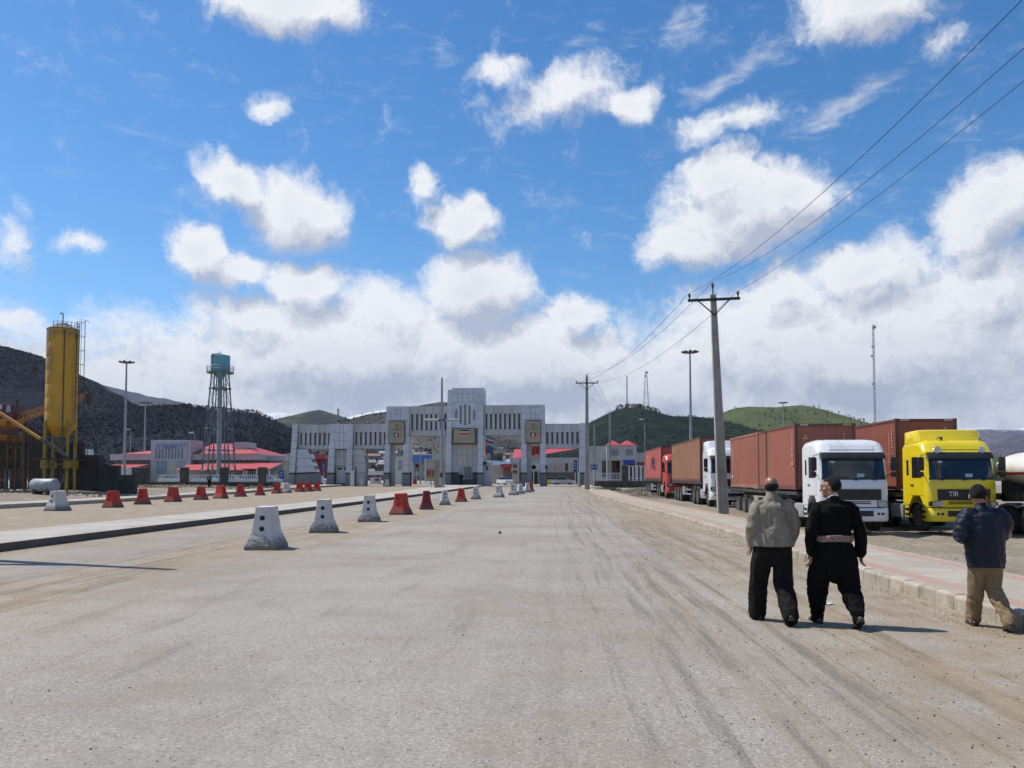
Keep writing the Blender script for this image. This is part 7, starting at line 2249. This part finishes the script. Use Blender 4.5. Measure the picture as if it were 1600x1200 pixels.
def person(label, loc, J, cfg, vox=.006, cvox=.010, group=None):
    """J: joints in metres from the ground point; cfg: clothing"""
    root = thing('person', label, 'person', loc, cfg.get('rz', 0), group)
    b = MB()
    T, rot = head_shape(b, J['head'], cfg['yaw'], cfg.get('tilt', 0))
    nk, ch, pv = Vector(J['neck']), Vector(J['chest']), Vector(J['pelvis'])
    hd = Vector(J['head'])
    ring_tube(b, [(nk - V(0, 0, .06), .064, .062), (nk + V(0, .005, .02), .055, .058), (hd + V(0, -.02, -.06), .052, .056)], 16)
    ring_tube(b, [(pv - V(0, 0, .05), .13, .10), (pv + V(0, 0, .08), .125, .095), (ch - V(0, 0, .08), .135, .10), (ch + V(0, 0, .06), .15, .10), (nk - V(0, 0, .07), .10, .07)], 18)
    for s, n in ((-1, 'L'), (1, 'R')):
        sh, el_, wr = Vector(J['sh' + n]), Vector(J['el' + n]), Vector(J['wr' + n])
        ring_tube(b, [(nk + V(s * .04, 0, -.07), .05, .05), (sh - V(s * .02, 0, .03), .05, .05)], 12, ref=(0, 1, 0))
        ring_tube(b, [(sh - V(0, 0, .03), .050, .050), (sh.lerp(el_, .5), .044, .044), (el_, .038, .038), (el_.lerp(wr, .4), .036, .036), (wr, .025, .028)], 12)
        hand(b, wr, cfg.get('hd' + n, (0, .1, -1)), -s if cfg.get('flip') else s, cfg.get('curl', .5), cfg.get('pf', (0, 1, 0)))
        hp, kn, an = Vector(J['hip' + n]), Vector(J['kn' + n]), Vector(J['an' + n])
        ring_tube(b, leg_rings(hp, kn, an, (.078, .066, .05, .046, .034)), 12)
    place('body', remesh(b, vox, 2), cfg['skin'], root)
    # shirt collar or jacket collar
    fold = cfg['fold']
    b = MB()
    jl = cfg['hem']; W_ = cfg['w']
    rings = [(V(pv.x, pv.y, jl), W_[0], W_[0] * .72), (V(pv.x, pv.y, jl + .06), W_[0] * 1.02, W_[0] * .74), (pv.lerp(ch, .45), W_[1], W_[1] * .70), (ch, W_[2], W_[2] * .64), (ch + V(0, 0, .09), W_[2] * .97, W_[2] * .58), (nk - V(0, 0, .055), W_[3], W_[3] * .72), (nk - V(0, 0, .01), .072, .074)]
    ring_tube(b, rings, 26)
    for s, n in ((-1, 'L'), (1, 'R')):
        sh, el_, wr = Vector(J['sh' + n]), Vector(J['el' + n]), Vector(J['wr' + n])
        a = cfg['arm']
        cuff = wr.lerp(el_, cfg.get('cuff', .10))
        ring_tube(b, [(nk + V(s * .05, -.005, -.075), .062, .062), (nk.lerp(sh, .6) + V(0, -.005, -.055), a[0] * .92, a[0] * .95), (sh + V(-s * .015, 0, -.03), a[0] * .86, a[0] * .9)], 14, ref=(0, 1, 0))
        ring_tube(b, [(sh + V(-s * .028, 0, -.022), a[0] * .74, a[0] * .84), (sh.lerp(el_, .22) + V(-s * .006, 0, 0), a[0] * .95, a[0] * 1.02), (sh.lerp(el_, .55), a[1], a[1] * 1.1), (el_, a[2], a[2] * 1.05), (el_.lerp(cuff, .6), a[3], a[3]), (cuff, a[4], a[4])], 16)
    jm_ = remesh(b, cvox, cfg.get('sm', 3), fold)
    for v in jm_.vertices:
        if v.co.z < jl and abs(v.co.x - pv.x) < W_[0] * .96 and v.co.z > jl - .25 and cfg.get('clip', True): v.co.z = jl + .004 * mnoise.noise(v.co * 12)
    jk = place('jacket', jm_, cfg['jm'], root)
    if cfg.get('shirt'):
        b = MB(); ring_tube(b, [(nk + V(0, 0, -.03), .068, .069), (nk + V(0, .004, .022), .0655, .068)], 20)
        place('shirt_collar', remesh(b, .006, 1), cfg['shirt'], root)
    if cfg.get('collar'):
        b = MB(); c0 = nk + V(0, -.004, -.058 + cfg.get('ch', 0))
        ring_tube(b, [(c0, .094, .086), (c0 + V(0, .004, .045), .078, .077), (c0 + V(0, .008, .065), .072, .073)], 20)
        place('collar', remesh(b, cvox, 2), cfg['collar'], jk)
    if cfg.get('seams'):
        for (p0, p1) in cfg['seams']:
            q = MB(); q.tube([Vector(p0).lerp(Vector(p1), t / 8) + V(0, 0, 0) for t in range(9)], .004, 5); q.build('seam', cfg['jm'], jk)
    # trousers
    b = MB(); tr = cfg['tr']
    ring_tube(b, [(pv + V(0, 0, cfg.get('waist', .10)), tr[0], tr[0] * .74), (pv - V(0, 0, .02), tr[1], tr[1] * .78), (pv - V(0, 0, .10), tr[1] * .96, tr[1] * .72)], 24)
    if cfg.get('crotch'):
        ring_tube(b, [(pv - V(0, 0, .08), tr[1], tr[1] * .75), (pv - V(0, 0, cfg['crotch']), tr[1] * .85, tr[1] * .62)], 22)
    for s, n in ((-1, 'L'), (1, 'R')):
        hp, kn, an = Vector(J['hip' + n]), Vector(J['kn' + n]), Vector(J['an' + n])
        l = cfg['leg']
        off = V(s * l[5], 0, 0)
        ring_tube(b, [(hp, l[0], l[0] * 1.02), (hp.lerp(kn, .5) + off * .6, l[1], l[1]), (kn + off, l[2], l[2] * 1.02), (kn.lerp(an, .5) + off * .7, l[3], l[3]), (an + V(0, 0, .03), l[4], l[4] * 1.05), (an + V(0, -.004, -.015), l[4] * .98, l[4] * 1.05)], 18)
    place('trousers', remesh(b, cvox, 3, cfg['tfold']), cfg['tm'], root)
    for n in ('L', 'R'):
        shoe('shoe', J['an' + n], cfg['fy'][0 if n == 'L' else 1], cfg['fp'][0 if n == 'L' else 1], cfg['sm_'], root)
    # hair: shell over the back and crown
    b = MB(); hc = T(0, -.016, .026)
    n, m = 30, 20
    vs, fs, keep = [], [], {}
    for j in range(m + 1):
        ph = math.pi * j / m
        for i in range(n):
            a = 2 * math.pi * i / n
            d_ = Vector((math.sin(ph) * math.cos(a), math.sin(ph) * math.sin(a), math.cos(ph)))
            k = cfg['hair'](d_)
            rr = V(.0805 * d_.x, .1005 * d_.y, .0985 * d_.z) * (1 + (.005 if k else -.22)) * (1 + .025 * mnoise.noise(d_ * 11))
            vs.append(hc + rot @ rr)
    for j in range(m):
        for i in range(n):
            fs.append((j * n + i, j * n + (i + 1) % n, (j + 1) * n + (i + 1) % n, (j + 1) * n + i))
    b.add(vs, fs)
    b.build('hair', cfg['hm'], root, smooth=80)
    return root, T, rot

def mk_fold(a1, a2, quilt=0.0, sx=9, seed=0.0, qz=.075):
    def f(co, n):
        r1 = 1 - abs(mnoise.noise(Vector((co.x * sx + seed, co.y * sx, co.z * sx * .55 + co.x * 5)))) * 2
        r2 = mnoise.noise(Vector((co.x * 22 + seed, co.y * 22, co.z * 16)))
        d = a1 * (r1 - .4) + a2 * r2
        if quilt:
            d += quilt * (abs(math.sin(co.z * math.pi / qz + .35 * math.sin(co.x * 9))) ** .6 - .6)
        return d
    return f
def mk_drape(a1, a2, seed=0.0):
    def f(co, n):
        r1 = 1 - abs(mnoise.noise(Vector((co.x * 12 + seed, co.y * 12, co.z * 2.6)))) * 2
        low = max(0, 1 - co.z / .55)
        r2 = 1 - abs(mnoise.noise(Vector((co.x * 5 + seed, co.y * 5, co.z * 15 + co.x * 8)))) * 2
        return a1 * (r1 - .35) + a2 * (r2 - .4) * (.35 + low)
    return f

M_skin = pm('tanned_skin', (.36, .185, .11), (.31, .155, .09), 18, .5, bump=.1, bsc=220)
M_skind = pm('dark_tanned_skin', (.25, .115, .072), (.21, .10, .06), 18, .36, bump=.1, bsc=220)
M_hair = pm('black_hair', (.006, .0055, .0055), (.010, .009, .0085), 60, .6, bump=.7, bsc=260, spec=.2)
M_khj = pm('khaki_jacket_cloth', (.25, .22, .165), (.205, .18, .135), 9, .88, bump=.25, bsc=320, dirt=(.14, .125, .09), dsc=3, damt=.25)
M_blk = pm('black_cloth', (.0065, .0065, .0075), (.0045, .0045, .005), 8, .9, bump=.25, bsc=300, spec=.12)
M_blk2 = pm('black_trouser_cloth', (.0095, .009, .009), (.0065, .0062, .006), 8, .85, bump=.25, bsc=300, spec=.2)
M_navy = pm('navy_nylon', (.0055, .009, .026), (.004, .0065, .018), 8, .5, bump=.2, bsc=120, spec=.3)
M_khaki = pm('khaki_trouser_cloth', (.215, .15, .08), (.17, .12, .062), 8, .85, bump=.25, bsc=300)
M_shoe = pm('dark_leather', (.02, .018, .017), (.03, .028, .026), 10, .45, dirt=(.16, .13, .1), dsc=9, damt=.5)
M_shirt = pm('pale_shirt', (.6, .6, .58), (.52, .52, .5), 8, .85)

hair_full = lambda d: (d.y < .42 + .9 * max(0, d.z) and d.z > -.80 + .9 * max(0, d.y + .35) ) and not (d.y > .25 and d.z < .45)
hair_bald = lambda d: (-.86 < d.z < .02 - .25 * max(0, d.y + .5) and d.y < .08)
hair_cap = lambda d: d.z > -.62 + .75 * max(0, d.y + .2) and not (d.y > .5 and d.z < .25)

J1 = dict(head=(.00, .045, 1.648), neck=(0, .012, 1.51), chest=(0, .01, 1.32), pelvis=(0, 0, .965),
          shL=(-.20, .0, 1.445), shR=(.20, -.01, 1.445), elL=(-.262, -.055, 1.165), elR=(.258, -.06, 1.165), wrL=(-.245, .075, .945), wrR=(.235, .085, .945),
          hipL=(-.095, 0, .93), hipR=(.095, 0, .93), knL=(-.135, .16, .50), knR=(.12, .03, .485), anL=(-.145, .215, .078), anR=(.125, -.245, .125))
person('bald man in a khaki jacket and black trousers walking away', (bx(1206, 9.95), 9.95, 0), J1,
       dict(yaw=-.08, skin=M_skind, hair=hair_bald, hm=M_hair, jm=M_khj, collar=M_khj, ch=.03, hem=.925, w=(.248, .24, .228, .115), arm=(.072, .066, .063, .058, .048), cuff=.06,
            fold=mk_fold(.020, .007, seed=2.0), sm=2, tm=M_blk2, tr=(.15, .185), leg=(.120, .118, .110, .104, .096, .006), tfold=mk_drape(.017, .009, 1.0), crotch=.16,
            fy=(.12, -.10), fp=(0, -.40), sm_=M_shoe, hdL=(.1, .6, -.8), hdR=(-.1, .6, -.8),
            seams=[((-.19, -.150, 1.385), (.19, -.150, 1.385)), ((-.075, -.158, .93), (-.085, -.152, 1.385)), ((.08, -.158, .93), (.09, -.152, 1.385))]))
J2 = dict(head=(-.022, .04, 1.635), neck=(0, .012, 1.50), chest=(0, .01, 1.32), pelvis=(0, 0, .985),
          shL=(-.205, .0, 1.435), shR=(.205, -.01, 1.435), elL=(-.278, -.03, 1.13), elR=(.282, -.055, 1.135), wrL=(-.262, .06, .855), wrR=(.302, -.02, .865),
          hipL=(-.105, 0, .92), hipR=(.105, 0, .92), knL=(-.145, .12, .50), knR=(.135, .0, .49), anL=(-.155, .185, .078), anR=(.155, -.30, .14))
r2, T2, rot2 = person('man in black clothes with a patterned sash and glasses, head turned left', (bx(1302, 9.8), 9.8, 0), J2,
       dict(yaw=1.05, skin=M_skin, hair=hair_full, hm=M_hair, jm=M_blk, shirt=M_shirt, hem=1.07, w=(.188, .20, .222, .115), arm=(.072, .066, .064, .066, .066), cuff=.02,
            fold=mk_fold(.016, .005, seed=5.0), sm=2, tm=M_blk, tr=(.175, .20), leg=(.122, .130, .124, .104, .066, .018), tfold=mk_drape(.020, .010, 3.0), crotch=.36, waist=.06,
            fy=(.10, -.05), fp=(0, -.52), sm_=M_shoe, hdL=(.06, .12, -1), hdR=(.02, .1, -1), curl=.8))
b = MB()
b.loft([[(rx * math.cos(a), rx * .79 * math.sin(a), z + .006 * math.sin(3 * a)) for a in [2 * math.pi * i / 40 for i in range(40)]] for z, rx in
        ((.995, .198), (.998, .212), (1.012, .219), (1.022, .214), (1.034, .221), (1.045, .216), (1.056, .220), (1.070, .212), (1.073, .196))], caps=False)
def sash_mat():
    m = bpy.data.materials.new('patterned_sash'); m.use_nodes = True
    nt = m.node_tree; nt.nodes.clear()
    pos = nd(nt, 'ShaderNodeNewGeometry').outputs['Position']
    v = nd(nt, 'ShaderNodeTexVoronoi', {'Vector': pos, 'Scale': 85.0})
    c = nd(nt, 'ShaderNodeSeparateColor', {0: v.outputs['Color']}).outputs[0]
    col = mixc(nt, sstep(nt, c, .35, .65), (.17, .085, .07), (.27, .20, .165))
    p = nd(nt, 'ShaderNodeBsdfPrincipled', {'Base Color': col, 'Roughness': .9})
    nd(nt, 'ShaderNodeOutputMaterial', {0: p}); return m
b.build('sash', sash_mat(), r2, smooth=50)
q = MB()
for s in (-1, 1):
    q.tube([T2(s * .034 + .024 * math.cos(a), .098, .014 + .019 * math.sin(a)) for a in [2 * math.pi * i / 14 for i in range(15)]], .0022, 5)
    q.tube([T2(s * .058, .098, .02), T2(s * .082, .06, .02), T2(s * .086, -.01, .012)], .0022, 5)
q.tube([T2(-.010, .100, .018), T2(.010, .100, .018)], .0022, 5)
q.build('glasses', M_black, r2)

J3 = dict(head=(-.045, .05, 1.545), neck=(-.03, .012, 1.405), chest=(-.015, .005, 1.23), pelvis=(0, 0, .90),
          shL=(-.21, .01, 1.36), shR=(.18, -.015, 1.36), elL=(-.315, -.05, 1.055), elR=(.285, .02, 1.075), wrL=(-.14, .17, 1.03), wrR=(.112, .085, 1.37),
          hipL=(-.085, 0, .86), hipR=(.085, 0, .86), knL=(-.065, .11, .47), knR=(.085, .02, .46), anL=(-.055, .21, .078), anR=(.120, -.24, .115))
r3, T3, rot3 = person('man in a navy quilted jacket and khaki trousers holding a phone to his ear', (bx(1537, 9.7), 9.7, 0), J3,
       dict(yaw=-.45, skin=M_skin, hair=hair_cap, hm=M_hair, jm=M_navy, collar=M_navy, hem=.715, w=(.205, .225, .225, .12), arm=(.084, .080, .078, .072, .056), cuff=.06,
            fold=mk_fold(.009, .004, .008, seed=8.0), tm=M_khaki, tr=(.165, .175), leg=(.100, .094, .084, .078, .075, .0), tfold=mk_drape(.014, .013, 6.0), crotch=.12,
            fy=(-.2, -.25), fp=(0, -.30), sm_=M_shoe, hdL=(.6, .6, .0), hdR=(-.12, -.02, 1), pf=(0, 1, .2)))
q = MB(); q.box(-.005, .005, -.035, .035, -.07, .07); ph = q.build('phone', M_black, r3, bevel=.004); ph.location = T3(.098, .012, -.018); ph.rotation_euler = (R(25), 0, -.45)

def far_person(label, u, v, d, zoff, top, legs, hairm, hands_hip=False):
    x = bx(u, d)
    if hands_hip:
        J = dict(J1); J.update(elL=(-.38, -.05, 1.16), elR=(.36, -.05, 1.16), wrL=(-.20, .02, 1.0), wrR=(.20, .02, 1.0), anL=(-.13, .05, .08), anR=(.13, -.05, .08), knL=(-.12, .05, .5), knR=(.12, 0, .5))
    else:
        J = dict(J1); J.update(elL=(-.27, -.05, 1.17), wrL=(-.26, .03, .92), elR=(.27, -.05, 1.17), wrR=(.26, .03, .92))
    person(label, (x, d, zoff), J, dict(yaw=.1, skin=M_skin, hair=hair_cap, hm=M_hair, jm=top, hem=.93, w=(.19, .20, .21, .11), arm=(.08, .075, .07, .06, .05), fold=mk_fold(.006, .002), tm=legs, tr=(.17, .18),
           leg=(.11, .105, .095, .09, .085, .0), tfold=mk_drape(.008, .006), crotch=.16, fy=(.1, -.1), fp=(0, -.2), sm_=M_shoe), vox=.016, cvox=.02)
far_person('man in dark clothes with hands on hips before the middle tower', 720.5, 760, 113, rise(113) + .22, M_blk, M_blk2, M_hair, True)
far_person('man in a grey top walking along the far left pavement', 327, 766, 89, gz(-38, 89) + .02, pm('grey_top', (.16, .15, .14), (.12, .115, .11), 8, .9), M_blk2, M_hair)

# paper litter by the kerb
for k, (x, y, lab) in enumerate(((3.75, 11.4, 'crumpled pale wrapper lying behind the man with the sash'),)):
    q = MB(); g_ = [[(i * .03 - .07, j * .025 - .05, .012 + .022 * abs(mnoise.noise(Vector((i * .9, j * .8, k * 9))))) for i in range(6)] for j in range(5)]
    q.sheet(g_); o = q.build('paper_scrap', pm('litter_paper', (.55, .53, .5)), loc=(x, y, .0), rz=.6 + k, fix=False); tag(o, lab, 'paper')

# ------------------------------------------------------------------ air: thin haze round the whole scene
hb = MB(); hb.box(-14500, 14500, -700, 12500, -6, 640)
hm = bpy.data.materials.new('haze'); hm.use_nodes = True
ht = hm.node_tree; ht.nodes.clear()
pv_ = nd(ht, 'ShaderNodeVolumePrincipled', {'Color': (.58, .74, 1.0, 1), 'Density': 3.6e-5, 'Anisotropy': .25})
ho = nd(ht, 'ShaderNodeOutputMaterial'); ht.links.new(pv_.outputs[0], ho.inputs['Volume'])
hz_o = hb.build('haze', hm)
tag(hz_o, kind='stuff')
